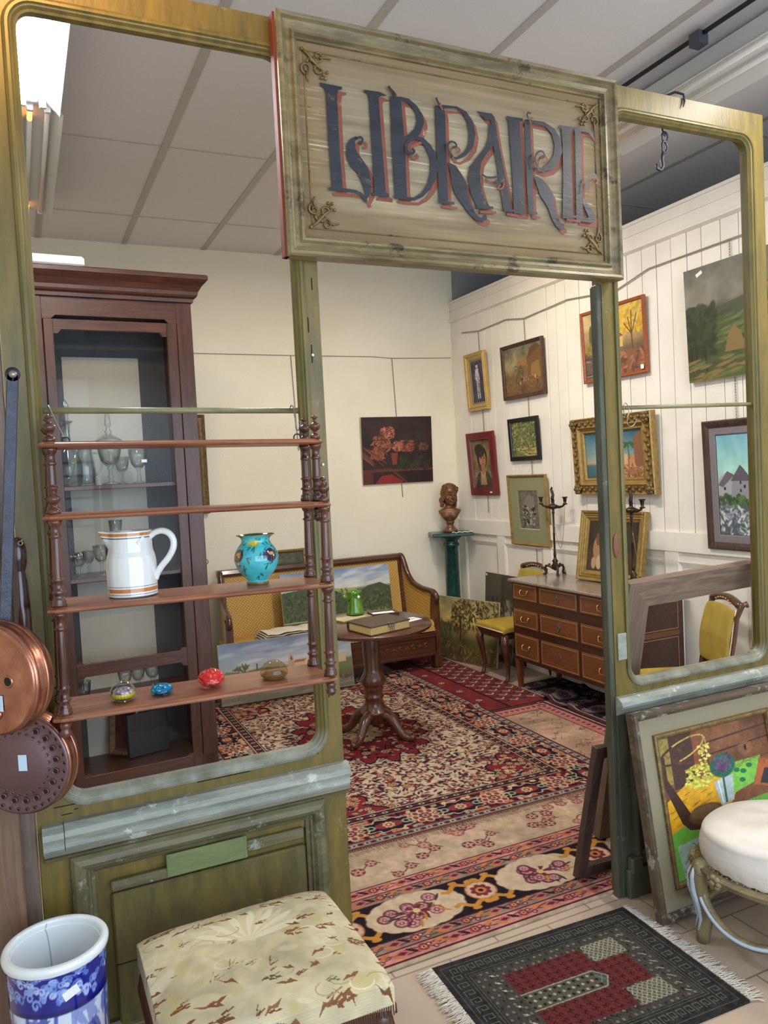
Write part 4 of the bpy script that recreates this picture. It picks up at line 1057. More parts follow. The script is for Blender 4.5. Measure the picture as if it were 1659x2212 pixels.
# ---- pink bordered rug at the threshold (canvas y 0 = far side)
def pink_rug():
    W, D = 2.60, 1.30; w, h = 700, 350; asp = W / D; px = 1 / W
    cv = Cv(w, h, (190, 160, 126)); r = random.Random(3)
    mar = (86, 30, 46); pink = (206, 130, 118); olive = (150, 128, 104); blk = (38, 26, 32); beige = (198, 166, 134)
    Yv = lambda d: 1 - d / D     # distance from the front edge
    cv.rect(0, 0, 1, Yv(.585), beige)
    def bandrow(d0, d1, c):
        cv.rect(0, Yv(d1), 1, Yv(d0), c); cv.rect(0, Yv(d1), 1, Yv(d1) + .006, mar)
    bandrow(0, .03, (186, 160, 126)); bandrow(.03, .10, pink); bandrow(.10, .165, olive); bandrow(.165, .425, blk); bandrow(.425, .49, olive); bandrow(.49, .56, pink)
    cv.rect(0, Yv(.03), 1, Yv(.03) + .008, mar)
    cv.nz(.10, 30, 14, 5)
    for d, cols in ((.065, 0), (.525, 0), (.132, 1), (.457, 1)):
        y = Yv(d); x = .0
        wander(r, cv, 0, 1, y, .011, .10, .0028, (110, 50, 56), asp); wander(r, cv, .05, 1.05, y, .011, .10, .0018, (70, 36, 46), asp)
        k = 0
        while x < 1:
            q = k % 5
            if q == 0: rosette(cv, x, y, .0085, [(120, 36, 60), (160, 70, 80), (226, 150, 60), (60, 20, 40)], asp, 6)
            elif q == 2:
                for s_ in (-1, 1): cv.ell(x + s_ * .008, y + s_ * .01, .010, .007, (206, 120, 60), 1, .5 * s_)
            elif q == 1:
                for j in range(3): cv.ell(x + (j - 1) * .008, y + (.012 if j == 1 else -.006), .0045, .0085, (90, 30, 50)); cv.ell(x + (j - 1) * .008, y + (.012 if j == 1 else -.006), .0025, .0048, (214, 150, 130))
            elif q == 3:
                cv.poly([(x - .016, y), (x, y - .016), (x + .016, y), (x, y + .016)], (196, 110, 90)); cv.poly([(x - .009, y), (x, y - .009), (x + .009, y), (x, y + .009)], (110, 30, 60))
            else: cv.ell(x, y, .012, .006, (64, 30, 44), 1, .7); cv.ell(x + .012, y + .006, .008, .004, (200, 100, 60), 1, -.5)
            x += .0175; k += 1
    yb = Yv(.295)
    for k in range(-1, 6):                         # black band: cream cartouches and round flowers
        xo = (1.30 - .30 + k * .618 - .0) / W; xc = xo + .309 / W
        R_ = .17 / W
        for j in range(16):
            a = 2 * PI * j / 16; cv.ell(xo + R_ * .95 * math.cos(a), yb + .072 * asp / 2.0 * .98 * math.sin(a), .034 * .7, .034, (214, 182, 146), 1)
        cv.ell(xo, yb, R_ * 1.02, .080, (214, 182, 146), 1, 0, .06)
        for j in range(14):
            a = r.uniform(0, 6.28); q = r.uniform(.25, .85); fx, fy = xo + R_ * q * math.cos(a), yb + .075 * q * math.sin(a)
            cv.line([(xo, yb), (fx, fy)], .0022, (70, 40, 50)); cv.ell(fx, fy, .0125, .0125 * asp, (84, 40, 54), .8, 0, .1); rosette(cv, fx, fy, r.uniform(.008, .0115), [(170, 96, 106), (206, 150, 136), (130, 60, 76), (220, 170, 110)], asp, 6)
            cv.ell(fx + .012, fy + .012, .011, .005, r.choice([(80, 60, 50), (206, 130, 50), (120, 40, 60)]), 1, a)
        for j in range(5): a = j * 1.256; cv.poly([(xo, yb), (xo + .022 * math.cos(a), yb + .034 * math.sin(a)), (xo + .022 * math.cos(a + .5), yb + .034 * math.sin(a + .5))], (130, 40, 60)); cv.ell(xo, yb, .006, .012, (226, 190, 120))
        rosette(cv, xc, yb, .027, [(208, 120, 90), (216, 178, 140), (216, 178, 140), (60, 30, 50)], asp, 12)
        rosette(cv, xc, yb, .020, [(216, 178, 140), (130, 40, 56), (210, 130, 60), (60, 24, 50)], asp, 8)
        for s_ in (-1, 1):
            for t_ in (-1, 1):
                pts = [(xc + s_ * (.004 + .0068 * q), yb + t_ * (.066 - .012 * math.sin(q * 1.15) - .0022 * q)) for q in range(9)]
                cv.line(pts, .0085, (206, 138, 50)); cv.ell(pts[0][0], pts[0][1], .009, .012, (206, 138, 50)); cv.ell(pts[4][0], pts[4][1] + t_ * .012, .008, .01, (206, 138, 50))
    for k in range(60):                            # floral field
        x, y = r.random(), r.uniform(.02, Yv(.60)); c = r.choice([(120, 50, 70), (150, 80, 90), (96, 40, 60)])
        pts = [(x + q * .008, y + .02 * math.sin(q * .9 + k)) for q in range(8)]; cv.line(pts, .0022, (76, 56, 48))
        for q in (1, 5): rosette(cv, pts[q][0], pts[q][1] + .008, r.uniform(.009, .014), [c, (196, 130, 110), (206, 160, 120), c], asp, 5)
        cv.ell(pts[5][0], pts[5][1] - .02, .008, .004, (130, 120, 80), 1, 1)
    for k in range(10): cv.ell(r.random(), r.uniform(0, Yv(.75)), .05, .05, (160, 150, 110), .35, 0, .6)
    cv.nz(.06, 120, 60, 8, 2)
    worn(cv, .86, .12)
    o = grid_obj('pink_floral_rug', cv, rug_fn(.36, .030, .006, W, D, .007, .003, 2), m_rugmat, None, skirt=(0, 0, -.007))
    return tag(o, 'pink and beige floral rug with black medallion border across the doorway threshold', 'rug')
pink_rug()
def peach_rug():
    W, D = 1.25, 1.45; asp = W / D; cv = Cv(300, 350, (190, 150, 120)); r = random.Random(5)
    cv.nz(.16, 5, 7, 3)
    for n in range(60): cv.ell(r.random(), r.random(), r.uniform(.03, .10), .012, r.choice([(206, 150, 80), (160, 150, 110), (206, 120, 100), (200, 170, 130), (130, 140, 116)]), .6, r.uniform(-.3, .3))
    for n in range(150):
        x, y = r.random(), r.random(); pts = [(x + q * .012, y + .016 * math.sin(q * 1.3 + n)) for q in range(6)]; cv.line(pts, .003, (96, 60, 56), .9)
        if n % 3 == 0: rosette(cv, x, y, .012, [(150, 60, 70), (206, 130, 110), (110, 40, 60), (200, 160, 100)], asp, 6)
    mar = (96, 26, 40)
    for a, b_, c in ((0, .10, (206, 120, 108)), (.10, .108, mar), (0, .012, mar)):
        cv.rect(1 - b_, 0, 1 - a, 1, c); cv.rect(0, a / asp * 1.0, 1, b_, c)
    for k in range(26):
        for (x, y) in ((k / 26., .055), (.945, k / 26.)):
            cv.ell(x, y, .014, .007, (90, 30, 50), 1, .6); cv.ell(x + .014, y + .008, .007, .005, (226, 160, 140))
    for b_ in (.10, .011): cv.rect(0, b_, 1 - b_, b_ + .008, mar); cv.rect(1 - b_ - .008, b_, 1 - b_, 1, mar)
    cv.nz(.06, 90, 90, 8, 2)
    worn(cv)
    return tag(grid_obj('peach_rug', cv, rug_fn(2.26, .935, .0, W, D, .006, .002, 4), m_rugmat, None, skirt=(0, 0, -.006)), 'faded peach and olive rug with pink border right of the red carpet', 'rug')
peach_rug()
def kilim():
    W, D = .60, 1.78; asp = W / D; cv = Cv(130, 380, (140, 44, 46)); r = random.Random(6); cv.nz(.12, 8, 20, 2)
    for k in range(24):
        y = k / 24.
        if .08 < y < .92:
            for j in range(4):
                x0 = .42 + j * .13; cv.line([(x0, y), (x0 + .06, y + .02), (x0 + .12, y)], .02, (206, 190, 160) if (j + k) % 2 else (50, 34, 50)); cv.ell(x0 + .06, y + .03, .03, .008, (70, 90, 80))
        if k % 4 == 0: rosette(cv, .2, y + .02, .05, [(60, 40, 50), (206, 190, 170), (150, 50, 50), (200, 190, 160)], asp, 6)
    for x in (.02, .36, .38, .97): cv.rect(x, 0, x + .02, 1, (70, 24, 36))
    for k in range(60): cv.ell(.99, k / 60., .03, .006, (200, 190, 170))
    worn(cv)
    return tag(grid_obj('tribal_rug', cv, rug_fn(2.99, 2.40, -.0, W, D, .0125, .001, 6), m_rugmat, None, skirt=(0, 0, -.004)), 'narrow red tribal rug with zigzag stripes between the big carpet and the yellow chair', 'rug')
kilim()
def black_rug():
    W, D = .50, 1.75; asp = W / D; cv = Cv(120, 400, (50, 36, 42)); r = random.Random(7)
    for n in range(90):
        x, y = r.random(), r.random(); rosette(cv, x, y, r.uniform(.04, .08), [(30, 24, 30), (150, 130, 124), (90, 50, 60), (160, 140, 130)], asp, 6)
    for k in range(9): cv.ell(.35, k / 9. + .05, .24, .035, (150, 132, 122), .9); rosette(cv, .35, k / 9. + .05, .10, [(60, 40, 50), (130, 80, 80), (50, 30, 40), (150, 120, 100)], asp, 7)
    cv.rect(0, 0, .06, 1, (90, 40, 50)); cv.rect(.07, 0, .09, 1, (170, 150, 140)); cv.nz(.08, 60, 60, 3)
    worn(cv)
    return tag(grid_obj('dark_floral_rug', cv, rug_fn(3.53, 1.10, 0, W, D, .006, .012, 9, fold=[(.1, 1.3, .3, .5, .035, .04), (.15, 1.0, -.2, .4, .02, .05)]), m_rugmat, None, skirt=(0, 0, -.006)), 'rumpled black rug with grey flowers under the marble-topped chest', 'rug')
black_rug()
# ---- the large red carpet
def red_carpet():
    W, D = 2.02, 2.98; w, h = 620, 890; asp = W / D; cv = Cv(w, h, (146, 40, 46)); r = random.Random(8)
    red = (142, 38, 44); navy = (40, 28, 44); cream = (206, 182, 146); mg = lambda m: (m / W, m / D)
    bx, by = mg(.34)
    def ringr(a, b_, c):     # ring between distances a and b from the edge
        ax, ay = mg(a); bx_, by_ = mg(b_)
        cv.rect(ax, ay, 1 - ax, by_, c); cv.rect(ax, 1 - by_, 1 - ax, 1 - ay, c); cv.rect(ax, ay, bx_, 1 - ay, c); cv.rect(1 - bx_, ay, 1 - ax, 1 - ay, c)
    cv.nz(.14, 14, 20, 2)
    # field: cream ground crowded with little leaves
    cv.rect(bx, by, 1 - bx, 1 - by, cream)
    cv.dabs(5200, bx, by, 1 - bx, 1 - by, .0085, .0022, [(110, 34, 44), (60, 34, 50), (130, 50, 50), (90, 30, 44), (46, 30, 44)], 3, None, .95)
    cv.dabs(700, bx, by, 1 - bx, 1 - by, .006, .003, [(196, 140, 90), (150, 150, 120), (206, 160, 110), (160, 70, 50)], 4)
    for n in range(60):
        rosette(cv, r.uniform(bx, 1 - bx), r.uniform(by, 1 - by), .014, [(96, 34, 44), (190, 140, 96), (150, 60, 56), (210, 180, 130)], asp, 7)
    # central lobed medallion and corner pieces
    def lobed(cx, cy, R, c, n=16):
        pts = [(cx + R * (1 + .09 * math.cos(n * a)) * math.cos(a), cy + R * 1.45 * asp * (1 + .09 * math.cos(n * a)) * math.sin(a)) for a in np.linspace(0, 2 * PI, 120)]
        cv.poly(pts, c)
    lobed(.5, .47, .205, navy); lobed(.5, .47, .198, red); lobed(.5, .47, .14, navy); lobed(.5, .47, .13, (120, 36, 42)); lobed(.5, .47, .07, (190, 150, 110))
    cv.dabs(900, .25, .23, .75, .71, .008, .0035, [(206, 180, 130), (40, 30, 46), (150, 150, 126), (90, 24, 34), (196, 120, 80)], 6, inside=lambda x, y: ((x - .5) / .20) ** 2 + ((y - .47) / .195) ** 2 < .95)
    for k in range(16): a = 2 * PI * k / 16; rosette(cv, .5 + .155 * math.cos(a), .47 + .15 * math.sin(a), .017, [navy, (200, 160, 110), red, (210, 190, 140)], asp, 8)
    for cx in (bx, 1 - bx):
        for cy in (by, 1 - by):
            pts = []
            sx, sy = (1 if cx < .5 else -1), (1 if cy < .5 else -1)
            for q in np.linspace(0, PI / 2, 40):
                R = .15 * (1 + .10 * math.cos(10 * q)); pts.append((cx + sx * R * math.cos(q), cy + sy * R * 1.15 * asp * math.sin(q)))
            cv.poly([(cx, cy)] + pts, red); cv.line(pts, .006, navy)
            for n in range(90):
                q = r.uniform(0, PI / 2); R = r.uniform(.02, .145); X_, Y_ = cx + sx * R * math.cos(q), cy + sy * R * 1.15 * asp * math.sin(q)
                if n % 4 == 0: rosette(cv, X_, Y_, .012, [navy, (200, 160, 110), (150, 50, 50), (210, 190, 140)], asp, 7)
                else: cv.ell(X_, Y_, .009, .0035, r.choice([(206, 180, 130), navy, (150, 150, 126), (196, 120, 80)]), 1, r.uniform(-1, 1))
    ringr(.27, .345, navy); ringr(.275, .282, (190, 160, 120)); ringr(.333, .34, (190, 160, 120)); ringr(0, .012, (120, 30, 38)); ringr(.012, .065, (128, 130, 122)); ringr(.062, .068, navy); ringr(.012, .016, navy)
    ringr(.068, .27, red)
    def along(d, step, f, off=0):
        dx, dy = mg(d)
        n = int((W - 2 * d) / step)
        for k in range(n + 1):
            x = dx + (1 - 2 * dx) * (k + off) / n
            if x <= 1 - dx: f(x, dy, k, 0); f(x, 1 - dy, k, 0)
        n = int((D - 2 * d) / step)
        for k in range(n + 1):
            y = dy + (1 - 2 * dy) * (k + off) / n
            if y <= 1 - dy: f(dx, y, k, 1); f(1 - dx, y, k, 1)
    def small(x, y, k, v):
        cv.ell(x, y, .010, .0042, r.choice([(206, 180, 130), (150, 150, 126), (196, 120, 80), navy, (90, 24, 34)]), 1, r.uniform(-1.5, 1.5))
    for d in (.09, .12, .15, .19, .22, .25): along(d, .030, small, r.random())
    def med(x, y, k, v):
        L, S = .062, .030
        a, b_ = (L, S * asp * 1.0) if not v else (S, L * asp)
        if k % 2 == 0:
            n = 10
            for (s_, c) in ((1.16, (206, 178, 140)), (1.06, navy)):
                pts = [(x + a * s_ * (1 + .14 * math.cos(n * q)) * math.cos(q), y + b_ * s_ * (1 + .14 * math.cos(n * q)) * math.sin(q)) for q in np.linspace(0, 2 * PI, 60)]; cv.poly(pts, c)
            cv.ell(x, y, a * .62, b_ * .62, (150, 52, 50)); rosette(cv, x, y, .019, [(120, 40, 50), (206, 170, 120), (160, 60, 54), (206, 190, 140)], asp, 8)
            for s_ in (-1, 1):
                ex, ey = (x + s_ * a * .78, y) if not v else (x, y + s_ * b_ * .78)
                cv.ell(ex, ey, .012, .008, (150, 156, 130)); cv.ell(ex, ey, .006, .004, navy)
        else:
            for j in range(8):
                q = 2 * PI * j / 8; cv.ell(x + .028 * math.cos(q), y + .028 * asp * math.sin(q), .012, .010 * asp * 1.2, (206, 178, 140), 1, 0, .2); cv.ell(x + .028 * math.cos(q), y + .028 * asp * math.sin(q), .007, .006, (150, 60, 56), 1, 0, .2)
            rosette(cv, x, y, .020, [(206, 178, 140), (120, 60, 60), (196, 150, 110), (90, 30, 50)], asp, 8)
    along(.168, .205, med, 0)
    def g1(x, y, k, v): cv.ell(x, y, .009, .004, (190, 170, 130) if k % 2 else (130, 44, 50), 1, 0); cv.ell(x, y, .004, .002, navy)
    along(.04, .034, g1); along(.308, .036, g1)
    cv.nz(.08, 150, 200, 8, 2)
    worn(cv, .86, .12)
    t = thing('red_carpet', 'large red oriental carpet with cream field and medallion border under the round table', 'rug', (0, 0, 0))
    grid_obj('pile', cv, rug_fn(1.00, .925, -.010, W, D, .014, .003, 3, fold=[(2.02, 1.62, 2.6, .16, .02, .03)]), m_rugmat, t, skirt=(0, 0, -.004))
    g = B()
    for k in range(330):
        x = 1.0 + k * W / 330; y = .925 - (x - 1.0) * .010
        g.tube([(x, y + .002, .017), (x + r.uniform(-.008, .008), y - .02, .012), (x + r.uniform(-.014, .014), y - r.uniform(.03, .055), .011)], .0012, 4)
    tag(g.obj('fringe', plain('beige_fringe', rgb(170, 140, 110), .95), t), kind='stuff')
red_carpet()
# ---- small dark prayer rug before the threshold
def prayer_rug():
    # corners measured on the floor: a slightly turned rectangle
    W, D = .86, .63; asp = W / D; cv = Cv(520, 380, (50, 48, 46)); r = random.Random(11)
    ox, oy, ang = 1.207, -.655, -.040
    cv.nz(.2, 40, 30, 3)
    light = (122, 116, 100); dk = (34, 32, 32)
    def key(x, y, sx, sy, c=(126, 122, 108)):
        cv.line([(x - sx, y + sy), (x - sx, y - sy), (x + sx, y - sy), (x + sx, y + sy * .5), (x - sx * .2, y + sy * .5), (x - sx * .2, y - sy * .1)], .0030, c, .9)
    b1x, b1y = .035, .05; b2x, b2y = .10, .135
    for (a, b_) in ((.028, .038), (.104, .140), (.118, .158)):
        cv.line([(a, b_), (1 - a, b_), (1 - a, 1 - b_), (a, 1 - b_), (a, b_)], .0025, (110, 104, 92)); 
    for k in range(22):
        x = .075 + k * .85 / 21; key(x, .09, .013, .026); key(x, .91, .013, .026)
    for k in range(11):
        y = .15 + k * .7 / 10; key(.068, y, .020, .022); key(.932, y, .020, .022)
    # inner field
    cv.rect(.125, .165, .875, .835, (74, 68, 60))
    for i in range(26):
        for j in range(14):
            x, y = .135 + i * .0288, .18 + j * .049
            cv.ell(x, y, .006, .010, light if (i + j) % 3 else (44, 40, 40)); cv.line([(x - .009, y + .012), (x + .006, y + .02)], .002, (40, 38, 38))
    redc = (112, 38, 40)
    def redblock(x0, y0, x1, y1):
        cv.rect(x0, y0, x1, y1, redc); nx = max(1, int((x1 - x0) / .045)); ny = max(1, int((y1 - y0) / .045))
        for i in range(nx):
            cv.line([(x0 + (i + 1) * (x1 - x0) / nx, y0), (x0 + (i + 1) * (x1 - x0) / nx, y1)], .0018, (90, 84, 60), .6)
            for j in range(ny + 1):
                x, y = x0 + (i + .5) * (x1 - x0) / nx, y0 + (j + .3) * (y1 - y0) / ny
                cv.line([(x - .014, y), (x - .004, y + .012), (x + .006, y - .006), (x + .014, y + .010)], .0042, (48, 24, 28)); cv.line([(x, y), (x, y + .03)], .003, (48, 24, 28))
    redblock(.24, .24, .62, .42); redblock(.60, .38, .78, .62); redblock(.24, .58, .62, .76)
    # central arch and lattice fields
    cv.rect(.24, .43, .58, .57, (88, 84, 66)); cv.poly([(.58, .43), (.62, .50), (.58, .57)], (88, 84, 66))
    for k in range(15):
        for y in (.455, .5, .545): cv.ell(.25 + k * .0225, y, .007, .010, (170, 164, 132) if (k % 2) else (36, 34, 34))
    cv.line([(.24, .43), (.58, .43), (.62, .5), (.58, .57), (.24, .57)], .006, (160, 150, 116))
    cv.line([(.575, .47), (.605, .53)], .006, (80, 130, 130)); cv.line([(.605, .47), (.575, .53)], .006, (80, 130, 130))
    for (x0, y0, x1, y1) in ((.63, .22, .80, .37), (.63, .63, .80, .78)):
        cv.rect(x0, y0, x1, y1, (112, 106, 86))
        for i in range(7):
            for j in range(4):
                x, y = x0 + (i + .5) * (x1 - x0) / 7, y0 + (j + .5) * (y1 - y0) / 4; cv.line([(x - .011, y), (x, y - .017), (x + .011, y), (x, y + .017), (x - .011, y)], .0028, (176, 170, 144)); cv.ell(x, y, .003, .005, (60, 50, 44))
    for k in range(9): x, y = (.20, .22 + k * .07); cv.ell(x, y, .006, .008, (190, 186, 164)); cv.line([(x - .01, y - .01), (x + .01, y + .01)], .003, (190, 186, 164)); cv.line([(.835, y), (.85, y + .02)], .004, (190, 186, 164))
    cv.nz(.12, 160, 120, 8, 2)
    worn(cv, .86, .2)
    t = thing('prayer_rug', 'small dark grey and red prayer rug with white fringes on the tiled floor', 'rug', (0, 0, 0))
    fn = rug_fn(ox, oy, ang, W, D, .007, .002, 5)
    grid_obj('pile', cv, fn, m_rugmat, t, skirt=(0, 0, -.007))
    ca, sa = math.cos(ang), math.sin(ang)
    for side in (0, 1):
        g = B()
        for k in range(300):
            v = k * D / 300; u = 0 if side == 0 else W; d = -1 if side == 0 else 1
            L = r.uniform(.035, .075) * (.6 if side and v > .5 else 1); b1 = r.uniform(-.02, .012); pts = []
            for q in range(4):
                uu = u + d * L * q / 3; vv = v + b1 * (q / 3.) ** 1.5 + r.uniform(-.002, .002); pts.append((ox + uu * ca - vv * sa, oy + uu * sa + vv * ca, .008 - .004 * q / 3 + r.uniform(0, .004)))
            g.tube(pts, .0013, 4)
        tag(g.obj('fringe', m_fringe, t), kind='stuff')
prayer_rug()
# ================================================================== PICTURES
RW = -PI / 2
def picture(name, label, W, H, loc, rz, frame, fmat, cv, tilt=0.0, cat='painting', group=None, depth=.02, extra=None, matW=None, roll=0.0, canvas=True):
    # origin at the bottom centre of the back; front faces local -y
    t = thing(name, label, cat, loc, rot=None, group=group)
    t.rotation_mode = 'XYZ'
    M = Matrix.Rotation(rz, 4, 'Z') @ Matrix.Rotation(tilt, 4, 'X') @ Matrix.Rotation(roll, 4, 'Y')
    t.rotation_euler = M.to_euler()
    ins = 0
    if frame:
        g = B(); g.sweep(-W / 2, W / 2, 0, H, [(0, 0)] + [(d, -y) for d, y in frame] + [(frame[-1][0], 0)])
        g.obj('frame', fmat, t, weld=True); ins = frame[-1][0]
    m2 = ins
    if matW:
        g = B(); g.sweep(-W / 2 + ins - .003, W / 2 - ins + .003, ins - .003, H - ins + .003, [(0, -frame[-1][1] + .003), (matW[0] - .004, -frame[-1][1] + .004), (matW[0], -frame[-1][1] + .008)])
        g.obj('mount', matW[1], t); m2 = ins + matW[0]
    yy = -(frame[-1][1] - .004) if frame else -depth
    if matW: yy += .005
    w_, h_ = W - 2 * m2 + .002, H - 2 * m2 + .002
    grid_obj('painting' if canvas else 'print', cv, lambda X, Y: (-w_ / 2 + X * w_, yy + 0 * X, m2 - .001 + (1 - Y) * h_), m_vc if canvas else m_vcmatt, t)
    g = B(); g.box(-W / 2 + .004, W / 2 - .004, -max(depth * .6, .004) if not frame else -.003, -.0005, .004, H - .004)
    if not frame: g = B(); g.box(-W / 2, W / 2, -depth + .0006, 0, 0, H)
    g.obj('backing', m_canvasback, t)
    if extra: extra(t, W, H)
    return t
def tagat(x, z, w=.035, h=.018, y=-.03, a=0):
    def f(t, W, H):
        g = B(); g.box(-w / 2, w / 2, y, y + .001, -h / 2, h / 2, Matrix.Translation((x * W, 0, z * H)) @ Matrix.Rotation(a, 4, 'Y')); g.obj('price_label', m_label, t)
    return f
def foliage(cv, x0, y0, x1, y1, n, cols, s=.02, seed=1, al=.9, inside=None): return cv.dabs(n, x0, y0, x1, y1, s, s * .6, cols, seed, None, al, inside)
G1 = [(52, 62, 34), (70, 82, 42), (40, 50, 30), (88, 98, 52)]

# -- flowers, back wall
c = Cv(190, 170, (46, 24, 22)); c.nz(.3, 4, 4, 2)
c.rect(0, .78, 1, .82, (92, 48, 34)); c.poly([(.16, 1), (.26, .88), (.40, .86), (.56, .97), (.56, 1)], (130, 34, 36)); c.line([(0, .8), (.4, .78), (.62, 1)], .03, (88, 44, 32)); c.rect(0, .82, .14, 1, (84, 36, 28))
for x, y, q, k in ((.36, .24, .10, 0), (.28, .40, .14, 1), (.22, .56, .10, 1), (.52, .44, .09, 0), (.64, .44, .10, 1), (.87, .46, .06, 2)):
    cc = [[(176, 104, 78), (196, 132, 100), (130, 64, 48), (96, 44, 34)], [(140, 78, 54), (164, 98, 68), (110, 54, 38), (80, 40, 30)], [(90, 58, 38), (110, 70, 46), (60, 38, 28)]][k]
    c.dabs(170, x - q, y - q * .8, x + q, y + q * .8, .022, .009, cc, int(x * 100), None, .9, lambda a, b_, x=x, y=y, q=q: (a - x) ** 2 + (b_ - y) ** 2 < q * q)
c.poly([(.40, .54), (.50, .54), (.48, .72), (.42, .72)], (120, 54, 34)); foliage(c, .5, .58, .95, .78, 50, [(40, 44, 28), (54, 50, 30), (30, 34, 24)], .04, 3)
foliage(c, .5, .25, .9, .4, 20, [(40, 40, 28)], .04, 5); c.dabs(14, .06, .5, .3, .75, .10, .012, [(130, 70, 40), (100, 52, 34)], 4, .7)
t = picture('flower_painting', 'dark unframed painting of pink roses hanging alone on the cream back wall', .76, .645, (3.36, 4.404, 1.698), 0, None, None, c, .03)
# -- right wall, first column
c = Cv(90, 150, (58, 52, 66)); c.nz(.3, 5, 8, 4); c.ell(.5, .13, .10, .05, (200, 190, 186)); c.poly([(.36, .2), (.62, .18), (.7, .48), (.36, .5)], (196, 192, 200)); c.poly([(.40, .5), (.52, .5), (.50, .92), (.40, .92)], (186, 184, 196)); c.poly([(.54, .5), (.66, .5), (.66, .9), (.58, .92)], (206, 204, 210)); c.ell(.5, .07, .12, .03, (40, 40, 60)); c.line([(.38, .24), (.3, .42), (.5, .4)], .05, (210, 206, 214)); c.dabs(60, 0, 0, 1, 1, .08, .02, [(80, 74, 92), (44, 40, 54), (96, 84, 96)], 3, None, .35)
picture('clown_painting', 'small gold framed painting of a figure in white, top left on the panelled wall', .355, .545, (4.030, 3.905, 2.352), RW, [(0, .0), (0, .03), (.006, .036), (.016, .03), (.026, .028), (.032, .034), (.036, .028), (.060, .014)], m_goldpaint, c, .055, matW=(.018, m_linenframe))
c = Cv(110, 170, (118, 104, 66)); c.nz(.3, 4, 6, 6); c.poly([(.05, 1), (.2, .72), (.45, .62), (.75, .66), (.95, .85), (1, 1)], (52, 56, 52)); c.poly([(.32, .95), (.38, .66), (.62, .66), (.66, .95)], (176, 130, 96)); c.ell(.5, .36, .27, .24, (44, 32, 28)); c.ell(.52, .40, .18, .19, (178, 124, 92)); c.ell(.40, .22, .26, .14, (46, 34, 28), 1, .3); c.poly([(.42, .56), (.62, .56), (.6, .7), (.44, .7)], (166, 112, 84))
for x in (.45, .61): c.ell(x, .38, .035, .014, (50, 34, 28)); c.line([(x - .04, .345), (x + .04, .35)], .015, (56, 38, 30))
c.line([(.54, .38), (.56, .46), (.52, .47)], .015, (140, 84, 62)); c.ell(.54, .51, .05, .014, (150, 56, 48)); c.line([(.36, .66), (.5, .8), (.66, .66)], .02, (200, 180, 140)); c.dabs(60, 0, 0, 1, 1, .07, .02, [(130, 116, 76), (98, 88, 58)], 2, None, .25)
picture('portrait_painting', 'red framed portrait of a dark-haired woman, lower left on the panelled wall', .475, .60, (4.030, 3.875, 1.545), RW, [(0, 0), (0, .022), (.008, .026), (.060, .026), (.064, .030), (.070, .03), (.076, .014)], oldpaint('dark_red_lacquer', rgb(116, 34, 36), rgb(94, 26, 28), rgb(136, 56, 50), .7, .35), c, .06, extra=tagat(.28, .05, .035, .014, -.03))
# -- second column
c = Cv(170, 140, (150, 132, 84)); c.grad([(0, (108, 104, 84)), (.45, (150, 134, 92)), (.6, (120, 96, 54)), (1, (96, 66, 36))]); c.nz(.2, 6, 5, 2)
c.poly([(.36, .55), (.38, .36), (.50, .26), (.60, .36), (.60, .62)], (122, 88, 46)); c.poly([(.34, .40), (.50, .24), (.66, .34), (.64, .42)], (150, 104, 50)); c.poly([(.62, .7), (.62, .3), (.70, .10), (.84, .06), (1, .12), (1, .8)], (110, 78, 42)); c.poly([(.60, .32), (.72, .08), (.88, .02), (.98, .10)], (96, 62, 34)); c.poly([(.70, .66), (.72, .42), (.92, .36), (.96, .7)], (140, 104, 56)); foliage(c, .3, .4, .5, .72, 50, [(72, 64, 34), (96, 82, 44)], .03, 3)
for k in range(12): x = .36 + k * .05; c.ell(x, .72 + .05 * math.sin(k * 2), .014, .04, [(150, 50, 36), (190, 170, 130), (60, 50, 40), (160, 120, 70)][k % 4]); c.ell(x, .68 + .05 * math.sin(k * 2), .010, .012, (186, 140, 100))
c.dabs(50, 0, .7, 1, 1, .05, .012, [(112, 80, 44), (84, 60, 34), (130, 96, 56)], 5)
picture('village_painting', 'dark framed village scene with thatched houses, top of second column on the panelled wall', .605, .475, (4.030, 3.165, 2.395), RW, [(0, 0), (0, .03), (.006, .036), (.014, .030), (.022, .026), (.030, .018)], m_mahogh, c, .04)
c = Cv(120, 120, (96, 108, 60)); foliage(c, 0, 0, 1, 1, 420, [(60, 76, 40), (120, 132, 70), (160, 160, 96), (84, 96, 52), (190, 180, 120), (70, 100, 84)], .035, 3)
for x, a in ((.16, .02), (.3, -.02), (.42, .03), (.62, .0), (.75, -.04)): c.line([(x, 1), (x + a, .05)], .025, (136, 118, 84)); c.line([(x + .015, 1), (x + a + .015, .05)], .01, (70, 62, 44))
c.dabs(60, .2, .75, 1, 1, .08, .015, [(190, 160, 106), (120, 120, 70)], 4, 0)
picture('forest_painting', 'black framed square painting of green woodland, middle of second column on the wall', .44, .375, (4.030, 3.195, 1.85), RW, [(0, 0), (0, .022), (.004, .024), (.034, .024), (.038, .014)], m_blackwood, c, .05)
c = Cv(90, 120, (112, 108, 96)); c.dabs(300, 0, 0, 1, 1, .04, .010, [(90, 86, 80), (132, 128, 116), (104, 100, 90), (72, 70, 66)], 3); c.ell(.55, .3, .3, .2, (140, 136, 124), .6); c.dabs(60, .2, .4, .8, .9, .06, .02, [(56, 52, 50), (166, 160, 148)], 4)
picture('engraving', 'grey engraving in wide green mount and thin gold frame above the chest', .565, .62, (4.030, 3.165, 1.108), RW, [(0, 0), (0, .026), (.006, .030), (.014, .026), (.024, .018)], m_gold, c, .045, cat='print', matW=(.122, plain('sage_mount', rgb(138, 138, 104), .85, var=.03)), canvas=False)
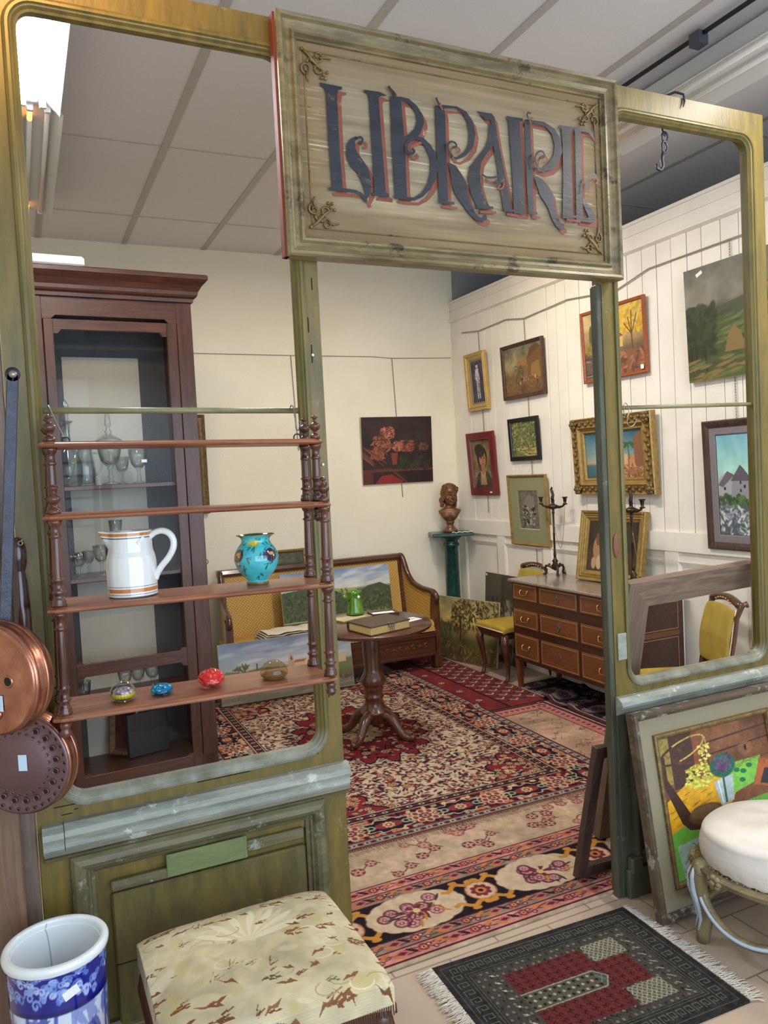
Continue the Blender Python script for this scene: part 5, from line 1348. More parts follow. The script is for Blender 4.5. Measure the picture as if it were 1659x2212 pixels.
# -- third: autumn landscape partly behind the jamb
c = Cv(180, 150, (176, 150, 104)); c.grad([(0, (196, 176, 128)), (.5, (170, 140, 96)), (.62, (110, 90, 66)), (1, (92, 66, 56))]); c.nz(.15, 5, 5, 2)
foliage(c, .48, .02, 1, .42, 160, [(206, 164, 52), (186, 144, 40), (214, 180, 76)], .035, 3)
for x, y in ((.76, .2), (.82, .12), (.9, .18), (.7, .28)): c.line([(.82, .72), (.81, .45), (x, y)], .014, (92, 62, 44))
c.poly([(.5, .6), (.5, .44), (.57, .36), (.66, .44), (.66, .6)], (206, 172, 96)); c.poly([(.48, .45), (.58, .35), (.68, .45)], (130, 74, 44)); c.ell(.13, .36, .035, .18, (96, 84, 46)); foliage(c, 0, .46, .4, .62, 60, [(120, 104, 50), (150, 124, 60)], .03, 6); c.dabs(80, 0, .66, .55, 1, .10, .012, [(150, 134, 110), (96, 84, 76), (70, 56, 50)], 4, 0); c.poly([(.55, 1), (.6, .72), (.72, .66), (1, .7), (1, 1)], (130, 84, 62)); c.dabs(40, .55, .7, 1, 1, .05, .02, [(160, 110, 80), (100, 64, 50)], 4)
picture('autumn_painting', 'orange-brown framed autumn landscape with golden trees, partly hidden by the door jamb', .675, .535, (4.030, 2.035, 2.41), RW, [(0, 0), (0, .026), (.005, .03), (.012, .026), (.018, .026), (.024, .018)], wood('orange_brown_frame', rgb(128, 60, 28), rgb(166, 88, 44), 'x', 1, .35), c, .035, extra=tagat(.44, .085, .03, .03, -.03))
# -- ornate gilt frame with coast
c = Cv(160, 110, (70, 120, 140)); c.grad([(0, (58, 104, 128)), (.5, (120, 150, 150)), (.66, (176, 150, 120)), (.72, (70, 110, 120)), (1, (60, 90, 96))]); c.nz(.1, 5, 4, 2)
c.poly([(.50, 1), (.55, .72), (.7, .60), (1, .55), (1, 1)], (150, 104, 70)); c.poly([(.86, .75), (.84, .2), (.9, .08), (1, .02), (1, .8)], (134, 92, 66)); c.poly([(.66, .72), (.66, .5), (.74, .5), (.74, .72)], (206, 164, 116)); c.poly([(.76, .78), (.76, .54), (.84, .5), (.86, .78)], (186, 134, 92)); c.poly([(.56, .7), (.57, .58), (.63, .58), (.64, .7)], (196, 160, 120)); c.line([(.77, .6), (.75, .34)], .012, (80, 60, 40)); foliage(c, .68, .26, .84, .36, 20, [(60, 92, 50)], .03, 3); c.dabs(50, .5, .76, 1, 1, .04, .015, [(196, 150, 110), (110, 72, 52), (160, 110, 76)], 5)
def ornate(t, W, H):
    r = random.Random(2); g = B()
    def lump(x, z, s, y=-.058): g.ellip((x, y, z), (s * 1.25, s * .55, s), seg=8, rings=6)
    n = 24
    for k in range(n):
        x = -W / 2 + .045 + (W - .09) * k / (n - 1)
        for z in (.042, H - .042): lump(x, z + (.010 if k % 2 else -.010), .013)
    n = 16
    for k in range(n):
        z = .045 + (H - .09) * k / (n - 1)
        for x in (-W / 2 + .042, W / 2 - .042): lump(x + (.010 if k % 2 else -.010), z, .013)
    for sx in (-1, 1):
        for sz in (0, 1):
            X, Z = sx * (W / 2 - .04), (.04 if sz == 0 else H - .04)
            for k in range(6): a = k * PI / 3; lump(X + .026 * math.cos(a), Z + .026 * math.sin(a), .015, -.064)
            lump(X, Z, .018, -.068)
    g.obj('carved_foliage', m_golddark, t)
picture('coast_painting', 'blue southern coast painting in heavy carved gilt frame, partly hidden by the door jamb', .855, .585, (4.030, 2.06, 1.56), RW, [(0, 0), (0, .045), (.006, .055), (.014, .05), (.026, .045), (.060, .05), (.074, .058), (.080, .052), (.088, .040), (.10, .034), (.112, .036), (.122, .022)], m_gold, c, .05, extra=ornate)
# -- big landscape, unframed
c = Cv(180, 190, (110, 108, 96)); c.grad([(0, (104, 102, 92)), (.33, (128, 124, 108)), (.4, (72, 76, 56)), (.6, (70, 80, 44)), (1, (66, 76, 42))]); c.nz(.14, 6, 7, 2)
c.poly([(0, .43), (.2, .39), (.45, .37), (.7, .33), (1, .30), (1, .5), (0, .5)], (70, 76, 56)); c.dabs(160, 0, .44, 1, .74, .10, .014, [(84, 96, 50), (56, 66, 36), (104, 110, 64), (70, 80, 44)], 3, -.2)
foliage(c, 0, .36, .32, .78, 200, [(44, 52, 30), (56, 64, 36), (36, 44, 26)], .04, 5)
for x in (.04, .10, .2): c.line([(x, .7), (x + .02, .97)], .02, (44, 40, 28))
c.poly([(.42, .78), (.46, .64), (.53, .56), (.60, .64), (.64, .78)], (128, 104, 62)); c.poly([(.68, .70), (.72, .54), (.98, .38), (1, .38), (1, .66), (.86, .76)], (150, 122, 84)); c.poly([(.72, .58), (.98, .38), (1, .4), (1, .46), (.86, .56)], (124, 80, 56)); c.poly([(.88, .44), (.88, .28), (1, .22), (1, .44)], (150, 120, 82)); c.poly([(.84, .30), (1, .16), (1, .26)], (116, 76, 54))
c.poly([(.0, 1), (.35, .9), (.7, .76), (1, .7), (1, 1)], (78, 90, 46)); c.poly([(.55, .9), (.75, .84), (1, .82), (1, .92), (.7, .93)], (140, 106, 64)); c.dabs(60, 0, .8, 1, 1, .08, .012, [(96, 104, 58), (64, 74, 40), (128, 104, 66)], 8, -.2)
picture('large_landscape', 'large unframed hill landscape with haystack and farmhouse, upper right on the panelled wall', .70, .715, (4.026, .975, 2.285), RW, None, None, c, .035, depth=.022, extra=tagat(-.32, .94, .05, .022, -.0235, -.4))
# -- houses painting
c = Cv(120, 200, (130, 190, 190)); c.grad([(0, (120, 176, 196)), (.3, (156, 206, 196)), (.55, (180, 212, 190)), (.6, (110, 120, 120)), (1, (90, 96, 100))]); c.nz(.06, 5, 5, 2)
c.poly([(.0, .66), (.02, .44), (.2, .36), (.36, .44), (.36, .66)], (160, 160, 164)); c.poly([(.25, .66), (.30, .44), (.46, .32), (.62, .42), (.66, .66)], (140, 138, 146)); c.poly([(.26, .46), (.46, .30), (.50, .32), (.7, .46)], (90, 84, 96)); c.poly([(.62, .6), (.64, .4), (.8, .3), (1, .36), (1, .6)], (176, 178, 176)); c.poly([(.6, .42), (.8, .26), (1, .36), (1, .42), (.82, .32)], (90, 80, 100)); c.poly([(0, .5), (.2, .36), (.34, .4), (.1, .52)], (104, 92, 104))
for x, y in ((.44, .46), (.44, .54), (.36, .6), (.52, .5), (.84, .42), (.12, .52)): c.rect(x, y, x + .035, y + .03, (44, 44, 60))
foliage(c, 0, .60, 1, .76, 120, [(70, 100, 60), (90, 120, 70), (50, 76, 46)], .04, 4); c.dabs(300, 0, .72, 1, 1, .06, .012, [(196, 200, 206), (110, 116, 126), (70, 96, 76), (84, 88, 100), (150, 156, 166)], 5)
picture('village_houses_painting', 'grey hill houses under turquoise sky in brown and blue-grey frame, right window edge', .56, .815, (4.030, .93, 1.212), RW, [(0, 0), (0, .03), (.008, .036), (.026, .032), (.046, .024)], m_darkframe, c, .035, matW=(.05, plain('blue_grey_mount', rgb(120, 112, 116), .7, var=.05)))
# -- gilt edge of a mirror on the back wall, behind the display cabinet
t = thing('wall_mirror', 'tall narrow gilt framed mirror on the back wall, mostly hidden behind the display cabinet', 'mirror', (1.26, 4.39, 1.53))
g = B(); g.sweep(-.24, .24, 0, .86, [(0, 0), (0, -.03), (.008, -.036), (.03, -.026), (.05, -.032), (.085, -.014)]); g.obj('frame', m_golddark, t)
g = B(); g.box(-.16, .16, -.014, -.004, .08, .78)
mm, nt, b = newmat('mirror_glass', .03, 1.0); b.inputs['Base Color'].default_value = (.8, .8, .8, 1); g.obj('mirror_glass', mm, t)
# -- coast with bell tower, leaning on the sofa
c = Cv(260, 120, (150, 160, 176)); c.grad([(0, (116, 130, 156)), (.25, (140, 152, 168)), (.45, (176, 178, 170)), (.5, (160, 150, 116)), (.62, (110, 116, 66)), (.75, (90, 96, 56)), (.8, (96, 84, 66)), (1, (120, 112, 96))]); c.nz(.10, 5, 5, 2)
c.dabs(50, 0, .05, 1, .4, .10, .03, [(196, 196, 196), (150, 160, 180), (170, 176, 186)], 3, -.1, .5)
c.poly([(.0, .55), (.05, .46), (.16, .5), (.3, .46), (.5, .5), (1, .5), (1, .6), (0, .62)], (110, 110, 70)); c.rect(.265, .38, .275, .5, (96, 84, 84)); c.poly([(.50, .52), (.51, .36), (.53, .28), (.545, .36), (.55, .52)], (176, 150, 116)); c.ell(.53, .38, .006, .03, (80, 60, 50)); c.poly([(.55, .54), (.55, .46), (.66, .44), (.66, .54)], (196, 168, 128)); c.poly([(.54, .46), (.56, .42), (.66, .42), (.67, .46)], (166, 96, 66)); c.poly([(.62, .56), (.63, .44), (.68, .36), (.75, .44), (.76, .56)], (206, 180, 140)); c.poly([(.66, .38), (.69, .34), (.80, .40), (.78, .46)], (170, 90, 62)); c.rect(.76, .42, .95, .56, (186, 170, 140)); foliage(c, .1, .4, .2, .5, 20, [(84, 90, 56)], .02, 5)
c.dabs(130, 0, .78, 1, .86, .03, .02, [(110, 90, 76), (80, 66, 56), (130, 116, 96)], 5); c.dabs(50, 0, .86, 1, 1, .12, .02, [(130, 122, 106), (112, 104, 84)], 5, -.05)
picture('seaside_painting', 'unframed painting of a seaside village with bell tower leaning against the sofa front', 1.125, .485, (1.903, 3.63, .021), -.02, None, None, c, -.14, depth=.02)
# -- hills painting on the sofa seat
c = Cv(230, 120, (150, 164, 190)); c.grad([(0, (120, 140, 176)), (.2, (176, 184, 190)), (.35, (190, 190, 176)), (.4, (90, 104, 66)), (.8, (70, 82, 50)), (.88, (84, 84, 60)), (1, (120, 116, 90))]); c.nz(.12, 5, 5, 2)
c.dabs(50, 0, .03, 1, .3, .07, .03, [(206, 206, 204), (140, 156, 186), (190, 192, 190)], 3, -.2, .6)
c.poly([(0, .9), (0, .34), (.3, .28), (.45, .3), (.55, .45), (.62, .65), (.62, .9)], (66, 78, 46)); c.poly([(.62, .86), (.66, .5), (.78, .36), (.9, .32), (1, .42), (1, .9)], (60, 72, 44)); c.poly([(.42, .34), (.55, .36), (.68, .40), (.66, .5), (.6, .6), (.55, .46)], (150, 160, 84)); foliage(c, 0, .4, .6, .85, 260, G1, .022, 5); foliage(c, .64, .45, 1, .85, 180, G1, .022, 6); c.line([(0, .87), (.6, .86)], .01, (170, 166, 140)); c.dabs(40, .7, .85, 1, .95, .05, .02, [(110, 120, 66), (130, 130, 80)], 6)
picture('hills_painting', 'unframed painting of wooded green hills propped on the cane sofa seat', 1.05, .50, (2.53, 4.03, .466), -.0, None, None, c, -.14, depth=.02)
# -- small gold frame behind the sofa
c = Cv(70, 60, (84, 84, 62)); c.ell(.5, .75, .2, .18, (170, 96, 96)); c.ell(.75, .7, .1, .1, (206, 190, 180)); c.nz(.2, 5, 5, 2)
picture('small_flower_painting', 'small gold framed flower picture standing on the sofa back against the wall', .34, .27, (2.19, 4.385, .88), 0, [(0, 0), (0, .025), (.006, .03), (.02, .026), (.028, .016)], m_gold, c, -.05)
# -- tree painting between sofa and chair
c = Cv(240, 130, (170, 160, 104)); c.grad([(0, (150, 144, 100)), (.3, (186, 168, 104)), (.55, (150, 130, 80)), (.65, (92, 88, 50)), (1, (84, 66, 40))]); c.nz(.16, 5, 5, 2)
foliage(c, .30, .04, .62, .62, 260, [(72, 58, 34), (92, 74, 40), (60, 50, 30), (110, 86, 48)], .022, 3, .9, lambda x, y: (x - .46) ** 2 / .03 + (y - .3) ** 2 / .09 < 1); foliage(c, .62, .02, 1, .5, 160, [(72, 58, 34), (92, 74, 40), (60, 50, 30)], .02, 4); c.line([(.45, .3), (.46, .85)], .02, (66, 48, 32)); c.line([(.42, .2), (.45, .5)], .012, (66, 48, 32)); foliage(c, 0, .42, .32, .8, 160, [(84, 88, 56), (70, 74, 46), (100, 100, 64)], .03, 7); foliage(c, .05, .72, 1, 1, 120, [(84, 74, 40), (112, 92, 48), (70, 60, 36), (140, 110, 60)], .03, 8); foliage(c, 0, .2, .06, .5, 30, [(84, 70, 40)], .02, 9)
picture('tree_painting', 'unframed golden landscape with tall dark trees leaning low between sofa and yellow chair', 0.86, .585, (3.655, 3.80, .012), RW + .245, None, None, c, -.12, depth=.02)
# -- dark flower painting leaning on the wall
c = Cv(110, 120, (66, 62, 52)); c.nz(.2, 4, 4, 2); c.poly([(.0, .0), (.5, .0), (.5, .5), (.0, .6)], (78, 76, 62)); c.dabs(160, .2, .3, 1, 1, .04, .03, [(150, 140, 120), (96, 84, 66), (56, 50, 40), (110, 110, 84)], 3); c.dabs(30, .3, .45, .9, .9, .05, .05, [(176, 164, 150), (140, 120, 110)], 5)
picture('dark_flower_painting', 'dark unframed flower painting leaning on the wainscot behind the yellow chair seat', .54, .80, (3.955, 3.62, .014), RW, None, None, c, -.07, depth=.018, extra=tagat(-.46, .97, .02, .02, -.0195))
# -- dog painting standing on the chest
c = Cv(120, 100, (52, 42, 34)); c.nz(.25, 4, 4, 2); c.poly([(.0, .62), (1, .56), (1, 1), (0, 1)], (66, 52, 38)); c.ell(0.23, .55, .12, .26, (160, 120, 84)); c.ell(0.31, .36, .13, .13, (176, 134, 96)); c.ell(0.39, .42, .07, .05, (196, 160, 120)); c.ell(0.21, .36, .05, .13, (110, 72, 48)); c.ell(0.25, .82, .06, .14, (186, 160, 126)); c.ell(0.14, .84, .05, .12, (176, 140, 104)); c.ell(0.44, .43, .02, .02, (20, 16, 14)); c.rect(.62, .7, .95, .9, (70, 44, 34))
picture('dog_painting', 'gold framed painting of a spaniel standing on the marble chest top', .66, .535, (3.925, 2.065, .902), RW + .05, [(0, 0), (0, .04), (.006, .046), (.018, .042), (.024, .03), (.034, .034), (.04, .026), (.052, .03), (.058, .022), (.078, .014)], m_gold, c, -.16)

# -- cords and chains that carry the pictures
def cord(pts, label, r=.0035):
    g = B(); q = []
    for a, b_ in zip(pts[:-1], pts[1:]):
        for k in range(6): q.append(tuple(a[i] + (b_[i] - a[i]) * k / 6 for i in range(3)))
    q.append(pts[-1]); g.tube(q, r, 6)
    # twist visible on the cord
    L = 0; P = [Vector(p) for p in q]; h = []
    for i in range(len(P) - 1):
        n = max(2, int((P[i + 1] - P[i]).length / .012))
        for k in range(n):
            p = P[i].lerp(P[i + 1], k / n); L += 1; a = L * 1.4
            h.append((p.x + (0 if abs(P[-1].x - P[0].x) > .5 else r * math.cos(a)), p.y + (r * math.cos(a) if abs(P[-1].x - P[0].x) > .5 else 0), p.z + r * math.sin(a)))
    g.tube(h, r * .45, 4)
    return tag(g.obj('picture_rope', m_cord, None), label, 'cord')
cord([(4.022, 4.177, 3.133), (4.022, 3.866, 3.095), (4.022, 3.415, 3.112), (4.022, 3.144, 3.068), (4.022, 2.559, 3.098), (4.022, 2.0, 3.04), (4.022, 1.673, 3.114), (4.022, .881, 3.118)], 'grey picture cord sagging along the top of the panelled wall', .0045)
cord([(1.30, 4.398, 2.923), (1.437, 4.398, 2.923), (2.34, 4.398, 2.919), (3.139, 4.398, 2.922), (3.355, 4.398, 2.910), (4.01, 4.398, 2.924)], 'thin picture cord stretched across the cream back wall', .003)
def chain(p0, p1, label, group='picture chains'):
    g = B(); P0, P1 = Vector(p0), Vector(p1); n = int((P1 - P0).length / .017)
    for k in range(n):
        c_ = P0.lerp(P1, (k + .5) / n); f = k % 2
        g.tube([(c_.x + (.0045 * math.cos(a * PI / 4) if f else 0), c_.y + (0 if f else .0045 * math.cos(a * PI / 4)), c_.z + .011 * math.sin(a * PI / 4)) for a in range(8)], .0015, 4, closed=True)
    return tag(g.obj('hanging_chain', m_chain), label, 'chain', group)
chain((3.355, 4.396, 2.91), (3.40, 4.396, 1.56), 'thin chain carrying the dark rose painting on the back wall')
chain((2.33, 4.398, 2.92), (2.355, 4.398, 2.05), 'empty thin chain on the back wall left of the doorway post')
for (y0, z0, y1, z1, lb) in ((3.885, 3.10, 3.84, 1.38, 'thin chain carrying the clown picture and the red framed portrait'), (3.15, 3.06, 3.10, .93, 'thin chain carrying the village scene, woodland and engraving'), (2.06, 3.03, 2.05, 1.5, 'thin chain behind the autumn landscape and carved gilt frame'), (1.0, 3.11, .97, 1.3, 'thin chain behind the large hill landscape')):
    chain((4.026, y0, z0), (4.026, y1, z1), lb)
# ================================================================== FURNITURE OF THE BACK ROOM
# ---- display cabinet with glass door
def cabinet():
    ang = math.radians(2.5)
    t = thing('display_cabinet', 'tall dark mahogany cabinet with glazed door holding crystal, left of the back room', 'cabinet', (.108, 2.375, 0), ang)
    W, D, H = .925, .42, 3.06
    g = B()
    g.cb(0, .075, 0, D, 0, 2.93, .004); g.cb(W - .095, W, 0, D, 0, 2.93, .004)       # corner posts and sides
    g.box(.0, W, D - .02, D, 0, 2.93); g.box(.02, W - .02, .0, D, 0, .10); g.box(.02, W - .02, .01, D, 2.82, 2.93)
    g.obj('carcass', m_mahog, t)
    g = B(); g.box(.075, W - .095, .004, .03, 2.80, 2.93)
    g.prism([(.075, 2.80), (.075, 2.775), (.12, 2.775), (.145, 2.798), (W - .165, 2.798), (W - .14, 2.775), (W - .095, 2.775), (W - .095, 2.80)], .002, .03)
    g.obj('frieze', m_mahogh, t)
    # moulded cornice with its return on the right
    pr = [(0, 2.90), (-.012, 2.905), (-.016, 2.925), (-.03, 2.935), (-.036, 2.945), (-.04, 2.965), (-.058, 2.995), (-.082, 3.02), (-.088, 3.028), (-.092, 3.03), (-.092, 3.052), (-.084, 3.06)]
    vs = []; fs = []
    for d, z in pr: vs += [(d - .0, D, z), (d, d, z), (W - d, d, z), (W - d, D, z)]
    for i in range(len(pr) - 1):
        for k in range(3): fs.append((i * 4 + k, i * 4 + k + 1, (i + 1) * 4 + k + 1, (i + 1) * 4 + k))
    n = (len(pr) - 1) * 4; fs.append((n, n + 1, n + 2, n + 3)); fs.append((0, 1, 2, 3))
    g = B(); g.add(vs, fs); g.obj('cornice', m_mahogh, t)
    # back panels: mirror reflection put in as colour, pale centre in dark border
    g = B(); g.box(.075, W - .095, D - .024, D - .02, .1, 2.8); g.obj('dark_reflection', m_darkback, t)
    g = B(); g.box(.20, .66, D - .030, D - .0245, .1, 2.62); g.obj('pale_reflection', m_paleback, t)
    for z in (1.79, 1.245, .50):
        g = B(); g.cb(.078, W - .098, .04, D - .035, z, z + .026, .003); g.obj('shelf', m_mahogh, t)
    # door
    g = B()
    x0, x1 = .078, W - .098
    g.cb(x0, x0 + .052, -.006, .022, .03, 2.775, .003); g.cb(x1 - .06, x1, -.006, .022, .03, 2.775, .003)
    g.obj('door_stile', m_mahog, t)
    def rail(z0, z1, up, dn):
        g = B()
        p = [(x0 + .05, z0), (x1 - .058, z0), (x1 - .058, z1), (x0 + .05, z1)]
        g.cb(x0 + .05, x1 - .058, -.004, .02, z0, z1, .002)
        if dn: g.prism([(x0 + .05, z0), (x0 + .05, z0 - .022), (x0 + .075, z0 - .022), (x0 + .095, z0 + .001), (x0 + .095, z0 + .003)], -.003, .019); g.prism([(x1 - .058, z0), (x1 - .058, z0 - .022), (x1 - .083, z0 - .022), (x1 - .103, z0 + .001), (x1 - .103, z0 + .003)], -.003, .019)
        if up: g.prism([(x0 + .05, z1), (x0 + .05, z1 + .016), (x0 + .075, z1 + .016), (x0 + .095, z1 - .001)], -.003, .019); g.prism([(x1 - .058, z1), (x1 - .058, z1 + .016), (x1 - .083, z1 + .016), (x1 - .103, z1 - .001)], -.003, .019)
        g.obj('door_rail', m_mahogh, t)
    rail(2.715, 2.775, False, True); rail(.70, .775, True, True); rail(.03, .11, True, False)
    g = B(); g.box(x0 + .045, x1 - .053, .008, .011, .78, 2.72); g.obj('upper_pane', m_pane, t)
    g = B(); g.box(x0 + .045, x1 - .053, .008, .011, .1, .70); g.obj('lower_pane', m_pane, t)
    g = B(); g.tube([(W + .006 + .016 * math.cos(a * PI / 6), .05, 1.30 + .016 * math.sin(a * PI / 6)) for a in range(12)], .0025, 6, closed=True); g.tube([(W - .002, .05, 1.285), (W + .006, .05, 1.285)], .002, 5); g.obj('key_ring', m_iron, t)
    return t, ang
cab, cang = cabinet()
def inC(x, y, z): # cabinet coordinates to the room
    return (.108 + x * math.cos(cang) - y * math.sin(cang), 2.375 + x * math.sin(cang) + y * math.cos(cang), z)
S1, S2, S3, S0 = 1.8165, 1.2715, .5265, .1005
def glassware(name, label, cat, prof, x, y, z, seg=28, flute=0, fr=(0, 0), fd=0, group=None, extra=None):
    t = thing(name, label, cat, inC(x, y, z), 0, group) if extra else None
    g = B(); g.lathe(prof, seg=seg if not flute else flute * 4, flute=flute, fr=fr, fd=fd, cap=False)
    if t is None: return tag(g.obj(name, m_glass, None, inC(x, y, z)), label, cat, group)
    g.obj('bowl', m_glass, t); extra(t); return t
def goblet(s=1, h=.2, r=.05):
    return [(a * s, b_ * s) for a, b_ in [(0, .004), (r * .75, .0), (r * .8, .003), (r * .3, .012), (.012, .02), (.010, .03), (.017, .036), (.010, .044), (.009, h * .35), (.016, h * .38), (.010, h * .42), (r * .45, h * .46), (r * .75, h * .56), (r * .92, h * .75), (r * 1.05, h), (r * 1.02, h), (r * .89, h * .75), (r * .7, h * .57), (r * .3, h * .48), (0, h * .47)]]
def stopper(zb, s, n=8):
    def f(t):
        g = B(); g.lathe([(0, zb), (.012 * s, zb), (.013 * s, zb + .02 * s), (.020 * s, zb + .026 * s), (.012 * s, zb + .032 * s), (.022 * s, zb + .055 * s), (.024 * s, zb + .075 * s), (.014 * s, zb + .105 * s), (0, zb + .125 * s)], seg=n); g.obj('stopper', m_glass, t)
    return f
glassware('decanter', 'tall crystal decanter with pointed stopper, left on the top cabinet shelf', 'decanter', [(0, .004), (.062, 0), (.068, .006), (.078, .03), (.084, .09), (.080, .15), (.060, .20), (.034, .235), (.024, .27), (.022, .33), (.026, .37), (.044, .385), (.042, .388), (.022, .37), (.018, .33), (.02, .27), (.03, .23), (.056, .195), (.076, .15), (.08, .09), (.073, .03), (0, .012)], .175, .16, S1, flute=10, fr=(.015, .36), fd=.006, extra=stopper(.37, 1.25))
def jughandle(t):
    g = B(); g.tube([(.045, 0, .20), (.085, 0, .195), (.098, 0, .16), (.095, 0, .11), (.07, 0, .07), (.05, 0, .06)], .006, 8); g.obj('handle', m_glass, t)
glassware('glass_pitcher', 'clear glass pitcher with handle just right of the decanter', 'pitcher', [(0, .004), (.05, 0), (.054, .02), (.058, .08), (.05, .16), (.042, .2), (.046, .25), (.044, .25), (.039, .2), (.046, .16), (.054, .08), (.05, .02), (0, .01)], .285, .27, S1, extra=jughandle)
def lid(t):
    g = B(); g.lathe([(.075, .262), (.078, .266), (.07, .274), (.04, .292), (.02, .305), (.016, .312), (.024, .32), (.014, .33), (.010, .345), (.018, .36), (.016, .40), (.008, .45), (0, .46)], seg=24, cap=False); g.obj('lid', m_glass, t)
glassware('covered_goblet', 'large footed crystal goblet with domed lid and amber spire, middle of top cabinet shelf', 'goblet', goblet(1.28, .2, .056), .41, .14, S1, flute=12, fr=(.12, .19), fd=.006, extra=lid)
for i, (x, y, s, lb) in enumerate(((.575, .14, 1.05, 'crystal goblet with white price tag, right end of top cabinet shelf'), (.50, .28, .85, 'narrow clear glass behind the two goblets on the top cabinet shelf'))):
    glassware('goblet', lb, 'goblet', goblet(s, .2, .054), x, y, S1, flute=12, fr=(.09, .15), fd=.006)
g = B(); g.box(-.016, .016, 0, .001, 0, .018); tag(g.obj('price_tag', m_label, None, inC(.60, .075, S1 + .125)), 'small white price tag on the right-hand crystal goblet', 'price tag')
k = 0
G2 = 'stemmed glasses on the middle cabinet shelf'
for (x, y, s) in ((.13, .09, .72), (.19, .10, .74), (.145, .20, .72), (.215, .22, .72), (.165, .30, .70), (.27, .30, .72), (.32, .12, .92), (.40, .27, .8), (.55, .30, .8)):
    ob = glassware('wine_glass', 'stemmed crystal wine glass on the middle cabinet shelf behind the white jug', 'glass', goblet(s, .2, .05), x, y, S2, group=G2)
    k += 1
glassware('wine_glass', 'tall straight-sided stemmed glass at the right end of the middle cabinet shelf', 'glass', [(0, .004), (.04, 0), (.042, .003), (.012, .012), (.008, .03), (.014, .04), (.008, .05), (.008, .08), (.03, .10), (.044, .20), (.042, .20), (.027, .104), (0, .09)], .60, .14, S2, flute=10, fr=(.09, .14), fd=.004)
glassware('glass_tumbler', 'small cut glass tumbler standing above the jug in the cabinet', 'glass', [(0, .004), (.03, 0), (.034, .02), (.042, .09), (.040, .09), (.031, .02), (0, .012)], .41, .1, S2 + .24)
g = B(); g.box(.32, .52, .06, .2, S2 + .232, S2 + .238); tag(g.obj('glass_shelf', m_pane, cab), None)
for (x, y, s, lb) in ((.41, .12, .8, 'leftmost of three stemmed glasses low in the cabinet behind the paperweights'), (.49, .14, .8, 'middle of three stemmed glasses low in the cabinet behind the paperweights'), (.575, .13, .85, 'rightmost of three stemmed glasses low in the cabinet behind the paperweights')):
    glassware('wine_glass', lb, 'glass', goblet(s, .2, .055), x, y, S3)
glassware('glass_tumbler', 'cut glass tumbler alone at left of the low cabinet shelf', 'glass', [(0, .004), (.036, 0), (.04, .03), (.05, .12), (.048, .12), (.036, .03), (0, .012)], .165, .13, S3, flute=10, fr=(.01, .07), fd=.004)
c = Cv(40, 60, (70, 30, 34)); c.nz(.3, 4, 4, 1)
t = picture('reflected_gilt_frame', 'narrow gilt frame modelled from a reflection, low in the glazed cabinet', .20, .40, inC(.40, .27, S0 + .008), cang - .7, [(0, 0), (0, .02), (.01, .028), (.03, .02), (.036, .01)], m_golddark, c, -.12, cat='frame')  # a reflection in the cabinet, built as a solid frame
t = thing('reflected_black_box', 'black wooden box frame modelled from a reflection, bottom right of the glazed cabinet', 'box', inC(.54, .22, S0 + .004), cang + .15)  # also only a reflection, added here as a solid box
g = B(); g.cb(-.13, .13, -.02, .02, 0, .27, .004, Matrix.Rotation(-.08, 4, 'X')); g.obj('front', m_blackwood, t)
g = B(); g.cb(-.12, .12, .021, .06, 0.0, .25, .004, Matrix.Rotation(-.08, 4, 'X')); g.obj('back', m_darkframe, t)
# lamp lying on top of the cabinet
t = thing('tube_lamp', 'white enamelled tube lamp lying on top of the dark cabinet', 'lamp', inC(.145, -.045, 3.061), cang)
g = B(); g.cb(-.20, .17, -.03, .03, 0, .058, .012); g.obj('housing', m_white_metal, t)
g = B(); g.lathe([(.012, 0), (.012, .02), (.006, .022), (.006, .034)], (-.145, 0, .057), 12); g.obj('fitting', m_iron, t)

